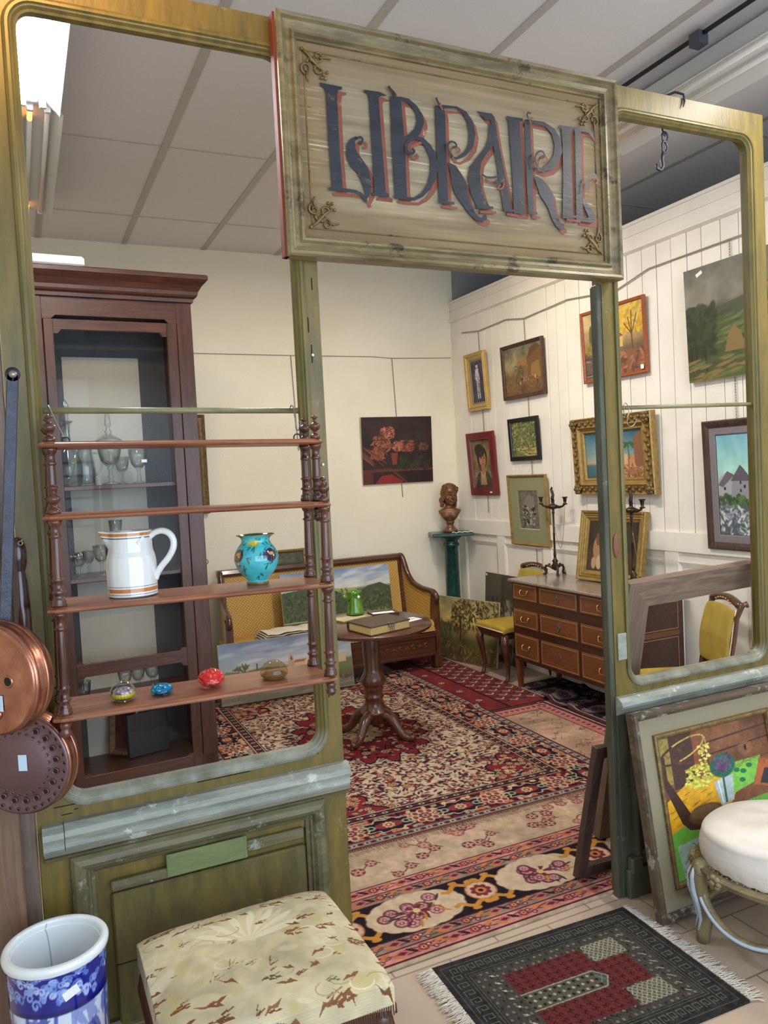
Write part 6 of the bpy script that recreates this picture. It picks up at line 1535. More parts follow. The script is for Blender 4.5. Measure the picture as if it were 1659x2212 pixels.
# ---- cane sofa
def sofa():
    x0, x1, yf, yb = 1.42, 3.385, 3.72, 4.30
    t = thing('cane_sofa', 'dark wooden sofa with yellow cane back and scrolled arms against the back wall', 'sofa', ((x0 + x1) / 2, yf, .0205))
    W, D = x1 - x0, yb - yf
    g = B(); g.cb(-W / 2 + .05, W / 2 - .05, 0, .035, .12, .32, .004); g.cb(-W / 2 + .05, W / 2 - .05, -.008, .03, .285, .325, .004); g.cb(-W / 2 + .05, W / 2 - .05, -.006, .03, .115, .14, .003)
    fr = g.obj('front_rail', m_walnut, t)
    for sx in (-1, 1):
        g = B()
        for k in range(4):
            cx = sx * (W / 2 - .16 - k * .13); cz = .215; s_ = .030 * (1 - .08 * k)
            g.tube([(cx + s_ * (1 - q / 15) * math.cos(q * .62 * sx), -.002, cz + s_ * (1 - q / 15) * math.sin(q * .62)) for q in range(13)], .0018, 4)
            g.tube([(cx + sx * .03, -.002, cz - .02), (cx, -.002, cz - .032), (cx - sx * .06, -.002, cz + .01), (cx - sx * .09, -.002, cz - .02)], .0016, 4)
        g.obj('brass_inlay', m_brass, fr)
    # seat, back
    g = B(); n = 12
    pts = [(0.0, .335), (.004, .40), (.03, .43), (D * .5, .435), (D - .09, .42), (D - .09, .33)]
    g.prism(pts, -W / 2 + .06, W / 2 - .06, 'x'); g.obj('cane_seat', m_cane, t)
    M = Matrix.Translation((0, D - .10, .42)) @ Matrix.Rotation(-.13, 4, 'X')
    g = B(); g.box(-W / 2 + .13, W / 2 - .13, .0, .02, .0, .54, M); g.obj('cane_back', m_cane, t)
    g = B()
    g.prism([(-.012, .53), (-.018, .555), (-.008, .585), (.02, .595), (.038, .58), (.04, .54)], -W / 2 + .085, W / 2 - .085, 'x', M)
    g.cb(-W / 2 + .10, -W / 2 + .145, -.012, .035, -.05, .57, .006, M); g.cb(W / 2 - .145, W / 2 - .10, -.012, .035, -.05, .57, .006, M)
    g.obj('back_frame', m_walnut, t)
    # arms: swept top rail, scroll, cane side
    for s_ in (-1, 1):
        X = s_ * (W / 2 - .035)
        top = [(D - .02, .985), (D - .05, .98), (D - .09, .92), (D - .14, .82), (D - .22, .745), (D - .34, .705), (.10, .69), (.035, .68), (.0, .655), (-.008, .625), (.008, .60), (.026, .612)]
        q = []
        for i in range(len(top) - 1):
            a = top[max(i - 1, 0)]; b_, c_ = top[i], top[i + 1]; d = top[min(i + 2, len(top) - 1)]
            for k in range(4):
                u = k / 4; q.append(tuple(.5 * (2 * b_[j] + (c_[j] - a[j]) * u + (2 * a[j] - 5 * b_[j] + 4 * c_[j] - d[j]) * u * u + (3 * b_[j] - a[j] - 3 * c_[j] + d[j]) * u ** 3) for j in (0, 1)))
        q.append(top[-1])
        SH = Matrix.Identity(4); SH[0][1] = -s_ * .13; XO = X; 
        g = B(); g.tube([(X - s_ * .13 * max(y, 0), y, z) for y, z in q], [.026] * (len(q) - 6) + [.024, .022, .02, .018, .016, .012], 12)
        g.obj('arm_rail', m_walnut, t)
        g = B()
        g.prism([(.004, .64), (.05, .66), (.075, .5), (.07, .33), (.005, .33), (-.004, .45)], X - .03, X + .03, 'x')
        g.cb(X - .03, X + .03, .0, .07, .12, .34, .004); g.cb(X - .025, X + .025, .05, D - .02, .12, .36, .004, SH)
        g.cb(X - .035, X + .035, -.006, .08, .0, .12, .006); g.cb(X - .03, X + .03, D - .09, D - .01, .0, .12, .006, SH)
        g.obj('arm_post', m_walnutz, t)
        g = B(); poly = [(y, z - .012) for y, z in q[:-20]] + [(.06, .66), (.07, .36), (D - .03, .36)]
        g.prism(poly, X - .008, X + .008, 'x', SH); g.obj('cane_side', m_cane, t)
    return t
sofa()
# folded blanket
t = thing('folded_blanket', 'folded white linen blanket lying on the cane sofa seat', 'blanket', (2.03, 3.875, .458), .04)
for k, (w_, d_, dx) in enumerate(((.60, .26, 0), (.59, .255, .006), (.575, .25, .01), (.56, .245, .016))):
    z = k * .0165
    def fn(X, Y, w_=w_, d_=d_, dx=dx, z=z):
        a = Y * 2 * PI; hh = .0085
        return (dx - w_ / 2 + X * w_ + .004 * np.sin(a), -np.cos(a) * d_ / 2 * (1 + .02 * np.sin(X * 9)), z + hh + hh * np.sign(np.sin(a)) * np.abs(np.sin(a)) ** .35 + .004 * np.sin(X * 13 + k) * 1 + .0025 * np.sin(X * 29 + k * 2))
    cv = Cv(60, 40, (222, 214, 196)); cv.nz(.05, 10, 10, k)
    o = grid_obj('fold', cv, lambda X, Y, f=fn: f(X, Y), m_vcmatt, t)
    g = B()
o = None

# ---- round pedestal table
TX, TY, TZ = 2.085, 2.33, .792
def table():
    t = thing('round_table', 'round walnut table on a turned column with four curled feet on the red carpet', 'table', (TX, TY, .0185))
    g = B(); M = Matrix.Translation((0, 0, TZ - .014)) @ Matrix.Rotation(.035, 4, 'X')
    g.lathe([(0, -.03), (.36, -.03), (.40, -.026), (.412, -.018), (.405, -.012), (.415, -.006), (.410, 0), (0, 0)], M=M, seg=72); g.obj('tabletop', m_walnut, t)
    g = B()
    g.lathe([(a * 1.34, b_ * 1.065) for a, b_ in [(.075, .708), (.078, .690), (.062, .68), (.064, .66), (.045, .65), (.048, .63), (.046, .56), (.042, .44), (.044, .43), (.050, .41), (.062, .385), (.064, .36), (.058, .34), (.046, .325), (.052, .315), (.044, .305), (.048, .27), (.052, .262), (.044, .25), (.052, .20), (.070, .175), (.074, .165), (.060, .15), (.062, .10)]][::-1], seg=36, cap=True)
    g.obj('column', m_walnutz, t)
    for a in (215, 305, 35, 125):
        a = math.radians(a); g = B(); pts = [(.03, .165), (.08, .165), (.125, .145), (.16, .105), (.19, .06), (.225, .032), (.265, .024), (.288, .036), (.280, .052)]
        w_ = [.034, .038, .036, .031, .028, .026, .026, .022, .012]
        g.tube([(r_ * math.cos(a), r_ * math.sin(a), z) for r_, z in pts], w_, 12); g.obj('leg', m_walnutz, t)
table()
def onT(x, y, dz=0): return (x, y, TZ + (y - TY) * math.tan(.035) + dz)
# album
t = thing('album', 'thick old leather-bound album with metal clasp on the round table', 'book', onT(2.06, 2.13, .0055), rot=(.035, 0, .24)); t.rotation_mode = 'ZYX'
g = B(); g.cb(-.165, .165, -.125, .12, 0, .006, .002); g.cb(-.165, .165, -.125, .12, .052, .062, .004); g.prism([(.118, .0), (.128, .01), (.131, .03), (.128, .052), (.118, .062), (.112, .05), (.112, .01)], -.165, .165, 'x'); g.obj('cover', m_book, t)
g = B(); g.cb(-.158, .158, -.118, .115, .006, .052, .001); g.obj('page_block', m_pages, t)
g = B(); g.cb(-.02, .03, -.129, -.126, .036, .056, .001); g.cb(-.03, .035, -.13, -.122, .060, .065, .001)
for x in (-.012, .004, .02): g.tube([(x, -.131, .05), (x, -.133, .03), (x, -.131, .012)], .002, 5)
g.obj('clasp', m_steel, t)
# green jug
t = thing('green_pitcher', 'green glazed earthenware pitcher with side handle on the round table', 'pitcher', onT(2.10, 2.62, .017))
g = B(); g.lathe([(0, .0), (.062, 0), (.064, .006), (.060, .02), (.052, .07), (.046, .11), (.046, .14), (.052, .158), (.05, .16), (.043, .14), (.043, .11), (.055, .02), (0, .01)], seg=36, cap=False); g.obj('body', m_greenglaze, t)
g = B(); g.tube([(-.042, -.01, .10), (-.062, -.02, .112), (-.085, -.03, .128), (-.10, -.036, .138)], [.010, .012, .015, .013], 12); g.obj('handle', m_greenglaze, t)
g = B(); g.box(-.009, .009, -.001, 0, -.009, .009, Matrix.Translation((.012, -.0485, .125)) @ Matrix.Rotation(.78, 4, 'Y')); g.obj('price_label', m_label, t)
# loose pictures and papers on the table
def flatpiece(name, label, cat, x, y, w_, d_, rz, mat, th=.008, inner=None, dz=.001, group=None):
    t = thing(name, label, cat, onT(x, y, dz + .0045), rot=(.035, 0, rz), group=group); t.rotation_mode = 'ZYX'
    if inner:
        g = B(); g.sweep(-w_ / 2, w_ / 2, -d_ / 2, d_ / 2, [(0, 0), (0, -th), (.012, -th), (.016, -th + .004)], M=Matrix.Rotation(-PI / 2, 4, 'X')); g.obj('frame', mat, t)
        g = B(); g.box(-w_ / 2 + .012, w_ / 2 - .012, -d_ / 2 + .012, d_ / 2 - .012, .0, .004); g.obj('sheet', inner, t)
    else:
        g = B(); g.box(-w_ / 2, w_ / 2, -d_ / 2, d_ / 2, 0, th); g.obj('sheet', mat, t)
    return t
flatpiece('framed_print', 'pale flat frame lying under the green pitcher on the table', 'frame', 2.03, 2.55, .26, .17, .3, m_goldpaint, .009, plain('faded_print', rgb(176, 168, 140), .6))
flatpiece('framed_print', 'red-brown flat frame with cream sheet behind the album on the table', 'frame', 2.29, 2.56, .20, .12, -.1, m_mahogh, .012, m_label)
t = flatpiece('postcards', 'white printed cards lying at the right edge of the round table', 'card', 2.365, 2.27, .12, .09, .3, m_label, .0015)
g = B()
for k in range(5): g.tube([(-.04 + .02 * k + .008 * math.cos(q), .0 + .016 * math.sin(q * 1.3 + k), .0022) for q in range(6)], .0008, 4)
g.obj('line_drawing', m_pinkink, t)

# ---- pedestal with bust
PX, PY = 3.80, 4.19
t = thing('pedestal', 'tall dark green marble pedestal in the corner beside the sofa', 'pedestal', (PX, PY, 0))
g = B()
g.lathe([(.11, 0), (.11, .05), (.10, .06), (.095, .09), (.085, .12), (.078, .14)], seg=8, M=Matrix.Rotation(PI / 8, 4, 'Z')); g.lathe([(.078, .14), (.070, .60), (.066, 1.05), (.078, 1.06), (.080, 1.08), (.068, 1.09), (.068, 1.11), (.10, 1.14), (.12, 1.16)], seg=16)
g.obj('column', m_green, t)
g = B(); g.cb(-.20, .20, -.15, .15, 1.16, 1.195, .006, Matrix.Rotation(-.35, 4, 'Z')); g.obj('top_slab', m_green, t)
g = B(); r_ = random.Random(4)
g.tube([(-.01 + k * .02, -.150 + .012 * math.sin(k * 1.7), 1.199 + .005 * math.sin(k * 2.3)) for k in range(11)], .005, 6); g.obj('white_cord', m_white, t, rot=(0, 0, -.35))
def bust():
    t = thing('bust', 'bronzed clay bust of a smiling wavy-haired woman on the green pedestal', 'bust', (PX, PY, 1.196), -.50)
    g = B(); g.lathe([(.070, 0), (.074, .010), (.070, .022), (.056, .034), (.036, .055), (.032, .075), (.042, .088), (.046, .098), (.036, .106), (0, .107)], seg=32); g.obj('socle', m_terra, t)
    g = B()
    def E(c, r, M=None, rot=None): g.ellip(c, r, seg=20, rings=14, rot=rot, M=M)
    lv = [(.100, .030, .028), (.115, .050, .038), (.14, .072, .050), (.17, .092, .058), (.195, .106, .058), (.210, .110, .050), (.219, .098, .044), (.228, .074, .042), (.242, .050, .040), (.262, .039, .038), (.29, .037, .038), (.32, .036, .038)]
    vs = []; fs = []; n = 28
    for z, rx, ry in lv:
        for k in range(n): a = 2 * PI * k / n; vs.append((rx * math.cos(a), ry * math.sin(a) - .004 + (.010 if z > .24 else 0), z))
    for i in range(len(lv) - 1):
        for k in range(n): a, b_ = i * n + k, i * n + (k + 1) % n; fs.append((a, b_, b_ + n, a + n))
    fs += [tuple(range(n)), tuple(range(len(vs) - n, len(vs)))]
    g.add(vs, fs, None, True)
    E((-.030, -.044, .165), (.034, .022, .034)); E((.030, -.044, .165), (.034, .022, .034))
    H = Matrix.Translation((.006, -.006, .362)) @ Matrix.Rotation(.40, 4, 'Z') @ Matrix.Rotation(.08, 4, 'Y') @ Matrix.Scale(1.0, 4)
    def T(pts, r): g.tube(pts, r, 10, M=H)
    E((0, .008, .018), (.070, .082, .084), H); E((0, -.022, -.040), (.054, .052, .058), H); E((0, -.052, -.082), (.022, .022, .018), H)
    E((-.034, -.046, -.028), (.025, .022, .023), H); E((.034, -.046, -.028), (.025, .022, .023), H)      # cheeks
    T([(0, -.070, .018), (0, -.084, -.004), (0, -.096, -.022), (0, -.084, -.032)], [.007, .009, .0125, .009])
    for s_ in (-1, 1):
        E((s_ * .011, -.082, -.027), (.008, .009, .007), H)
        T([(s_ * .046, -.058, .026), (s_ * .026, -.074, .032), (s_ * .009, -.076, .022)], [.005, .0065, .005])
        E((s_ * .026, -.068, .010), (.0125, .009, .0075), H); T([(s_ * .040, -.060, .006), (s_ * .026, -.074, .0035), (s_ * .013, -.070, .006)], [.002, .003, .002])
        E((s_ * .071, .006, -.012), (.009, .016, .024), H)
    T([(-.026, -.070, -.046), (-.012, -.080, -.053), (.0, -.083, -.054), (.012, -.080, -.053), (.026, -.070, -.046)], [.003, .006, .0065, .006, .003])
    T([(-.022, -.070, -.056), (-.008, -.080, -.065), (.008, -.080, -.065), (.022, -.070, -.056)], [.003, .0065, .0065, .003])
    o = g.obj('figure', m_terra, t)
    m = o.modifiers.new('remesh', 'REMESH'); m.mode = 'VOXEL'; m.voxel_size = .003; m.use_smooth_shade = True
    sm = o.modifiers.new('smooth', 'SMOOTH'); sm.factor = .5; sm.iterations = 2
    g = B(); r = random.Random(3)
    E((0, .024, .030), (.078, .082, .084), H)                                         # cap of hair, brow left free
    for s_ in (-1, 1):
        for k in range(7):   # waves falling beside the face to the nape
            z = .060 - k * .022; w_ = .070 + .006 * math.sin(k * 1.4 + s_)
            T([(s_ * (w_ * .80), -.040 + .004 * k, z + .020), (s_ * (w_ * 1.0), -.020 + .004 * k, z + .006), (s_ * (w_ + .004), .012, z - .006), (s_ * (w_ * .9), .046, z - .008), (s_ * w_ * .5, .080, z)], [.007, .011, .013, .013, .010])
        for k in range(5): E((s_ * (.068 - .008 * (k % 2)), .034 - .010 * (k % 3), -.066 - .010 * k), (.020, .024, .016), H)
    for k in range(7):
        a = k / 3 - 1; T([(a * .052, -.052 + .022 * abs(a), .074 - .010 * a * a), (a * .056, -.034 + .016 * abs(a), .094 - .012 * a * a), (a * .056, .008, .110 - .016 * a * a), (a * .05, .07, .078)], [.005, .009, .010, .008])
    for k in range(7): E((-.060 + .02 * k, .066, -.056 - .010 * (k % 2)), (.020, .022, .032), H)
    o = g.obj('hair', m_terra, t)
    m = o.modifiers.new('remesh', 'REMESH'); m.mode = 'VOXEL'; m.voxel_size = .0034; m.use_smooth_shade = True
    g = B(); g.box(-.014, .006, -.062, -.060, .030, .036); g.obj('price_label', m_label, t)
bust()

# ---- marble-topped chest of drawers
CX0, CX1, CY0, CY1, CH = 3.545, 4.005, 1.43, 2.82, .90
def chest():
    t = thing('chest_of_drawers', 'marquetry chest of nine drawer fronts with grey marble top against the panelled wall', 'chest of drawers', ((CX0 + CX1) / 2, (CY0 + CY1) / 2, .008))
    ox, oy = (CX0 + CX1) / 2, (CY0 + CY1) / 2
    hx, hy = (CX1 - CX0) / 2, (CY1 - CY0) / 2
    g = B(); g.cb(-hx + .012, hx, -hy + .01, hy - .01, .235, .876, .005); g.obj('carcass', m_chest, t)
    g = B()
    pl = [(-hx - .012, -hy - .012), (hx, -hy - .012), (hx, hy + .012), (-hx - .012, hy + .012)]
    g.cb(-hx - .014, hx, -hy - .014, hy + .014, .870, .892, .005); g.obj('marble_top', m_marble, t)
    for sx in (-1, 1):
        for sy in (-1, 1):
            g = B(); X, Y = sx * (hx - .035) + (.006 if sx < 0 else 0), sy * (hy - .04)
            n = 4; vs = [(X - .028, Y - .028, .24), (X + .028, Y - .028, .24), (X + .028, Y + .028, .24), (X - .028, Y + .028, .24), (X - .014, Y - .014, .0), (X + .014, Y - .014, .0), (X + .014, Y + .014, .0), (X - .014, Y + .014, .0)]
            g.add(vs, [(0, 1, 2, 3), (7, 6, 5, 4), (0, 4, 5, 1), (1, 5, 6, 2), (2, 6, 7, 3), (3, 7, 4, 0)]); g.obj('leg', m_drawer, t)
    F = -hx + .012
    def pull(par, y, z):
        g = B()
        for s_ in (-1, 1): g.lathe([(0, 0), (.009, .001), (.007, .006), (.004, .012), (0, .014)], M=Matrix.Translation((F - .006, y + s_ * .045, z + .012)) @ Matrix.Rotation(-PI / 2, 4, 'Y'), seg=10)
        g.tube([(F - .018, y - .045, z + .012), (F - .020, y - .045, z - .012), (F - .020, y - .034, z - .022), (F - .020, y + .034, z - .022), (F - .020, y + .045, z - .012), (F - .018, y + .045, z + .012)], .0032, 8)
        g.obj('brass_pull', m_brass, par)
    def escut(par, y, z):
        g = B(); pts = []
        for q in range(20):
            a = 2 * PI * q / 20; rr = 1 + .18 * math.cos(4 * a); pts.append((y + .017 * rr * math.cos(a), z + .030 * rr * math.sin(a)))
        g.prism(pts, F - .010, F - .006, 'x'); e = g.obj('escutcheon', m_steel, par)
        g = B(); g.ellip((F - .010, y, z + .004), (.0015, .004, .004), seg=8, rings=6); g.box(F - .0112, F - .0095, y - .0018, y + .0018, z - .010, z + .004); g.obj('keyhole', m_crack, par)
    for zi, (z0, z1) in enumerate(((.732, .862), (.512, .655), (.265, .452))):
        for (ya, yb, kind) in ((.345, .664, 0), (-.135, .316, 1), (-.655, -.165, 0)):
            g = B(); g.cb(F - .006, F + .01, ya, yb, z0, z1, .002); d = g.obj('drawer_front', m_drawer, t)
            g = B(); M = Matrix.Translation((F - .0045, 0, 0)) @ Matrix.Rotation(-PI / 2, 4, 'Z')
            g.sweep(-yb, -ya, z0, z1, [(.010, -.001), (.0125, -.0025), (.015, -.001)], M=M); g.obj('inlay_line', m_goldpaint, d)
            (pull if kind == 0 else escut)(d, (ya + yb) / 2, (z0 + z1) / 2)
    # side panel facing the street
    g = B()
    for (z0, z1) in ((.27, .60), (.655, .84)):
        g.sweep(-hx + .05, hx - .05, z0, z1, [(0, .003), (0, -.001), (.004, -.001), (.004, .003)], M=Matrix.Translation((.0, -hy + .01, 0)))
    g.obj('side_inlay', m_goldpaint, t)
    g = B(); g.box(-hx + .04, hx - .04, -hy + .0095, -hy + .012, .612, .645); g.obj('side_band', m_drawer, t)
chest()
MT = .901
# ---- candelabra
def candelabrum():
    t = thing('candelabrum', 'slender dark bronze lamp-shaped candelabrum at the far end of the chest top', 'candelabrum', (3.925, 2.715, MT), PI / 2 + .1)
    g = B()
    for k in range(3):
        a = 2 * PI * k / 3 + .5; ca, sa = math.cos(a), math.sin(a)
        g.tube([(0, 0, .075), (.02 * ca, .02 * sa, .055), (.05 * ca, .05 * sa, .075), (.078 * ca, .078 * sa, .075), (.090 * ca, .090 * sa, .048), (.080 * ca, .080 * sa, .02), (.088 * ca, .088 * sa, .006)], [.012, .013, .011, .010, .010, .010, .012], 10)
        g.ellip((.092 * ca, .092 * sa, .008), (.016, .016, .008), seg=10, rings=6); g.ellip((.05 * ca, .05 * sa, .088), (.010, .010, .008), seg=8, rings=6)
    g.lathe([(.0, .035), (.012, .04), (.02, .055), (.03, .08), (.018, .10), (.026, .115), (.014, .13), (.010, .145)], seg=20); g.obj('tripod_base', m_bronze, t)
    g = B(); g.lathe([(.010, .14), (.012, .17), (.0085, .20), (.008, .33), (.012, .335), (.008, .345), (.0075, .50), (.012, .51), (.009, .52), (.010, .545)], seg=16); g.obj('stem', m_bronze, t)
    g = B()
    g.lathe([(0, .535), (.028, .542), (.046, .556), (.05, .566), (.03, .575), (.014, .582), (.012, .60), (.020, .606), (0, .608)], seg=24)
    for s_ in (-1, 1): g.tube([(s_ * .03, 0, .560), (s_ * .075, 0, .556), (s_ * .115, 0, .566), (s_ * .14, 0, .585)], [.014, .010, .008, .007], 8)
    ob = g.obj('oil_lamp_arms', m_bronze, t)
    for s_ in (-1, 1):
        g = B(); g.lathe([(.006, .575), (.022, .582), (.010, .59), (.012, .605), (.016, .63), (.023, .635), (.023, .640), (.013, .640), (.011, .61)], (s_ * .14, 0, 0), 16, cap=False); g.obj('candle_cup', m_bronze, t)
    g = B(); g.tube([(0, 0, .605), (.004, 0, .63), (-.006, 0, .655), (.004, 0, .68), (.012, 0, .70), (.004, 0, .715), (-.002, 0, .705)], [.012, .014, .011, .012, .010, .008, .003], 10); g.obj('swan_finial', m_bronze, t)
    g = B(); P = [(-.14 + .0 * k, 0, .58) for k in range(1)]
    q = [(-.138 + .13 * k / 16, 0, .57 - .30 * math.sin(PI * k / 16) * (1 - .25 * k / 16) - .16 * k / 16) for k in range(17)]; g.tube(q, .0018, 5); g.obj('slack_chain', m_brass, t)
    return t
c1 = candelabrum()
copy_thing(c1, (3.80, 1.68, MT), PI / 2 - .2, 'slender dark bronze lamp-shaped candelabrum behind the door jamb at the near end of the chest')

# ---- yellow upholstered chairs
def chair():
    t = thing('upholstered_chair', 'walnut chair with mustard velvet seat left of the marble-topped chest', 'chair', (3.775, 3.145, .006), 0)
    # faces local -x; width along y
    hw, d0, d1 = .215, -.24, .18
    def seatfn(X, Y):
        u = X * 2 - 1; v = Y * 2 - 1; e = 1.14
        x = np.clip(u * e, -1, 1); y = np.clip(v * e, -1, 1); dr = np.maximum(np.abs(u * e) - 1, 0) + np.maximum(np.abs(v * e) - 1, 0)
        xx = (d0 + d1) / 2 + x * (d1 - d0) / 2; k = 1 - .10 * (x + 1) / 2
        return (xx, y * hw * k, .475 + .012 * (1 - x * x) * (1 - y * y) - .01 * (np.abs(x) ** 8 + np.abs(y) ** 8) - dr * .34)
    cv = Cv(50, 50, (166, 138, 52)); cv.nz(.06, 5, 5, 1)
    grid_obj('seat', cv, seatfn, vcol('velvet_seat', .85, .2, 0, .2, 400), t)
    g = B(); g.cb(d0 + .012, d1, -hw + .012, hw - .012, .365, .43, .006); g.obj('seat_frame', m_walnut, t)
    g = B(); g.tube([(d0 - .004, -hw - .002, .433), (d0 - .004, hw + .002, .433), (d1, hw * .9 + .004, .433)], .004, 6); g.obj('braid', m_white, t)
    for sy in (-1, 1):
        g = B(); Y = sy * (hw - .03); X = d0 + .035
        g.tube([(X, Y, .40), (X - .012, Y + sy * .010, .33), (X + .006, Y + sy * .002, .22), (X + .022, Y - sy * .004, .10), (X + .010, Y, .03), (X - .006, Y, .0)], [.030, .034, .024, .017, .016, .022], 12); g.obj('front_leg', m_walnutz, t)
        g = B(); Y = sy * (hw - .035)
        g.tube([(d1 + .07, Y, .0), (d1 + .02, Y, .20), (d1 - .01, Y, .42), (d1 + .0, Y, .52), (d1 + .035, Y, .70), (d1 + .055, Y * 1.02, .84), (d1 + .085, Y * 1.06, .91), (d1 + .11, Y * 1.10, .925), (d1 + .118, Y * 1.10, .905)], [.015, .017, .020, .018, .018, .018, .018, .017, .010], 10); g.obj('back_post', m_walnutz, t)
    g = B(); n = 14
    for k in range(n):
        pass
    pts = [(d1 + .078 + .012 * math.cos(PI * (k / n - .5)), -hw * .93 + 2 * hw * .93 * k / n, .905 + .030 * math.sin(PI * k / n)) for k in range(n + 1)]
    g.tube(pts, [.018] + [.024] * (n - 1) + [.018], 10); cr = g.obj('crest_rail', m_walnut, t)
    g = B()
    for k in range(7): y = -.10 + .2 * k / 6; g.ellip((d1 + .062, y, .935 - 2.0 * y * y), (.006, .012, .006), seg=8, rings=6)
    g.obj('carving', m_goldpaint, cr)
    g = B(); g.cb(d1 + .002, d1 + .03, -hw + .03, hw - .03, .50, .525, .004); g.obj('lower_rail', m_walnut, t)
    def backfn(X, Y):
        u = X * 2 - 1; v = 1 - Y; e = 1.12
        y = np.clip(u * e, -1, 1); dr = np.maximum(np.abs(u * e) - 1, 0); vv = v
        z = .53 + vv * (.355 + .02 * (1 - y * y)); xb = d1 + .002 + .055 * vv ** 1.3
        edge = np.clip(1 - np.abs(2 * vv - 1), 0, 1) ** .3
        return (xb - .034 * edge + dr * .22, -y * (hw - .028), z)
    cv = Cv(50, 60, (170, 146, 68)); cv.nz(.05, 5, 5, 2)
    grid_obj('backrest', cv, backfn, MATS['velvet_seat'], t)
    g = B()
    for sy in (-1, 1): g.tube([(d1 + .002 + .055 * v ** 1.3 - .004, sy * (hw - .026), .535 + v * .355) for v in np.linspace(0, 1, 10)], .004, 6)
    g.obj('edge_braid', m_white, t)
    g = B(); g.box(d1 + .03, d1 + .038, -hw + .05, hw - .05, .54, .85, Matrix.Identity(4)); g.obj('back_cover', m_yellow, t)
    return t
ch1 = chair()
copy_thing(ch1, (3.62, 1.06, .007), -.42, 'walnut chair with mustard velvet back at right, seen through the right window')

# ---- empty frames leaning behind the right panel
def lean_frame(name, label, W, H, w_, loc, rz, tilt, mat, matv, th=.035, roll=0):
    t = thing(name, label, 'frame', loc)
    M = Matrix.Rotation(rz, 4, 'Z') @ Matrix.Rotation(tilt, 4, 'X') @ Matrix.Rotation(roll, 4, 'Y'); t.rotation_euler = M.to_euler()
    for (x0, x1, z0, z1, nm, mm) in ((0, W, H - w_, H, 'top_member', mat), (0, W, 0, w_, 'bottom_member', mat)):
        g = B(); s_ = 1 if z0 else -1
        a = [(x0, z1), (x1, z1), (x1 - w_, z0), (x0 + w_, z0)] if z0 else [(x0, z0), (x1, z0), (x1 - w_, z1), (x0 + w_, z1)]
        g.prism(a, 0, th); g.obj(nm, mm, t, bevel=.004)
    for (x0, x1) in ((0, w_), (W - w_, W)):
        g = B(); a = [(x0, 0), (x1, w_), (x1, H - w_), (x0, H)] if x0 == 0 else [(x1, 0), (x0, w_), (x0, H - w_), (x1, H)]
        g.prism(a, 0, th); g.obj('side_member', matv, t, bevel=.004)
    return t
lean_frame('empty_frame', 'large empty grey-brown wooden frame leaning behind the right shopfront window', 1.05, 1.30, .12, (2.38, .42, .0125), .0, .245, m_greywood, m_greywoodz, .045, roll=-.03)
lean_frame('empty_frame', 'narrow dark brown empty frame standing against the door jamb inside the doorway', .62, .60, .05, (2.062, .185, .014), .06, .16, m_darkframe, m_darkframe, .03, roll=.085)

# ---- framed still life leaning on the right panel
c = Cv(300, 420, (120, 76, 48)); c.nz(.25, 6, 3, 3); r = random.Random(3)
for y in (.1, .19, .42): c.line([(.25, y + .02), (1, y - .02)], .018, (60, 40, 34))
c.rect(.0, .0, .12, .34, (150, 130, 60)); c.rect(.10, 0, .34, .38, (66, 42, 34)); c.rect(.30, .0, .36, .4, (130, 72, 44)); c.rect(.58, .22, .60, .27, (30, 24, 24)); c.ell(.77, .22, .07, .05, (146, 96, 60), .7); c.ell(.77, .215, .012, .022, (24, 20, 24)); c.line([(.42, .16), (.42, .34), (1, .30)], .012, (84, 54, 38))
c.poly([(0, .46), (.2, .36), (.52, .34), (.62, .52), (.5, .66), (.0, .70)], (216, 160, 36)); c.poly([(.55, .42), (.62, .30), (.9, .30), (.8, .48), (.6, .52)], (120, 186, 70)); c.poly([(.80, .50), (.88, .32), (1, .34), (1, .56)], (170, 92, 50)); c.poly([(.86, .5), (.92, .4), (1, .42), (1, .54)], (46, 46, 56))
c.poly([(0, .68), (.2, .62), (.6, .60), (1, .58), (1, 1), (0, 1)], (100, 170, 62)); c.poly([(.08, 1), (.05, .76), (.42, .72), (.5, 1)], (150, 176, 170)); c.poly([(.3, 1), (.46, .78), (.75, .86), (.7, 1)], (24, 110, 72))
for k in range(26): x, y = r.uniform(.08, .42), r.uniform(.76, .98); c.line([(x, y), (x + .03, y + r.uniform(-.04, .04)), (x + .05, y + .01)], .005, (40, 60, 60))
for k in range(20): x, y = r.uniform(.03, .5), r.uniform(.42, .6); c.line([(x, y), (x + .05, y - .015)], .005, (90, 70, 20))
c.poly([(.12, .62), (.0, .30), (.015, .14), (.05, .14), (.05, .3), (.22, .60), (.34, .63), (.46, .58), (.46, .66), (.30, .70), (.18, .68)], (62, 38, 34)); c.ell(.34, .60, .16, .07, (96, 70, 44)); c.ell(.33, .585, .13, .045, (116, 88, 60))
pts = [(.21 + .20 * math.cos(a), .12 + .065 * math.sin(a) - .05 * math.cos(a)) for a in np.linspace(0, 2 * PI, 50)]; c.line(pts, .016, (196, 160, 80)); c.line(pts[14:34], .02, (52, 36, 30))
c.line([(.42, .07), (.42, .2)], .008, (200, 170, 100))
c.dabs(260, .20, .22, .44, .42, .010, .010, [(206, 196, 70), (220, 214, 110), (170, 170, 50)], 4, None, 1, lambda x, y: ((x - .32) / .13) ** 2 + ((y - .33) / .09) ** 2 < 1); c.dabs(40, .34, .12, .44, .26, .009, .009, [(206, 196, 70), (220, 214, 110)], 5)
c.ell(.54, .30, .115, .085, (22, 92, 76)); c.ell(.54, .285, .075, .055, (96, 56, 110)); c.dabs(60, .46, .24, .62, .34, .014, .006, [(120, 70, 130), (76, 44, 90), (30, 110, 90)], 6)
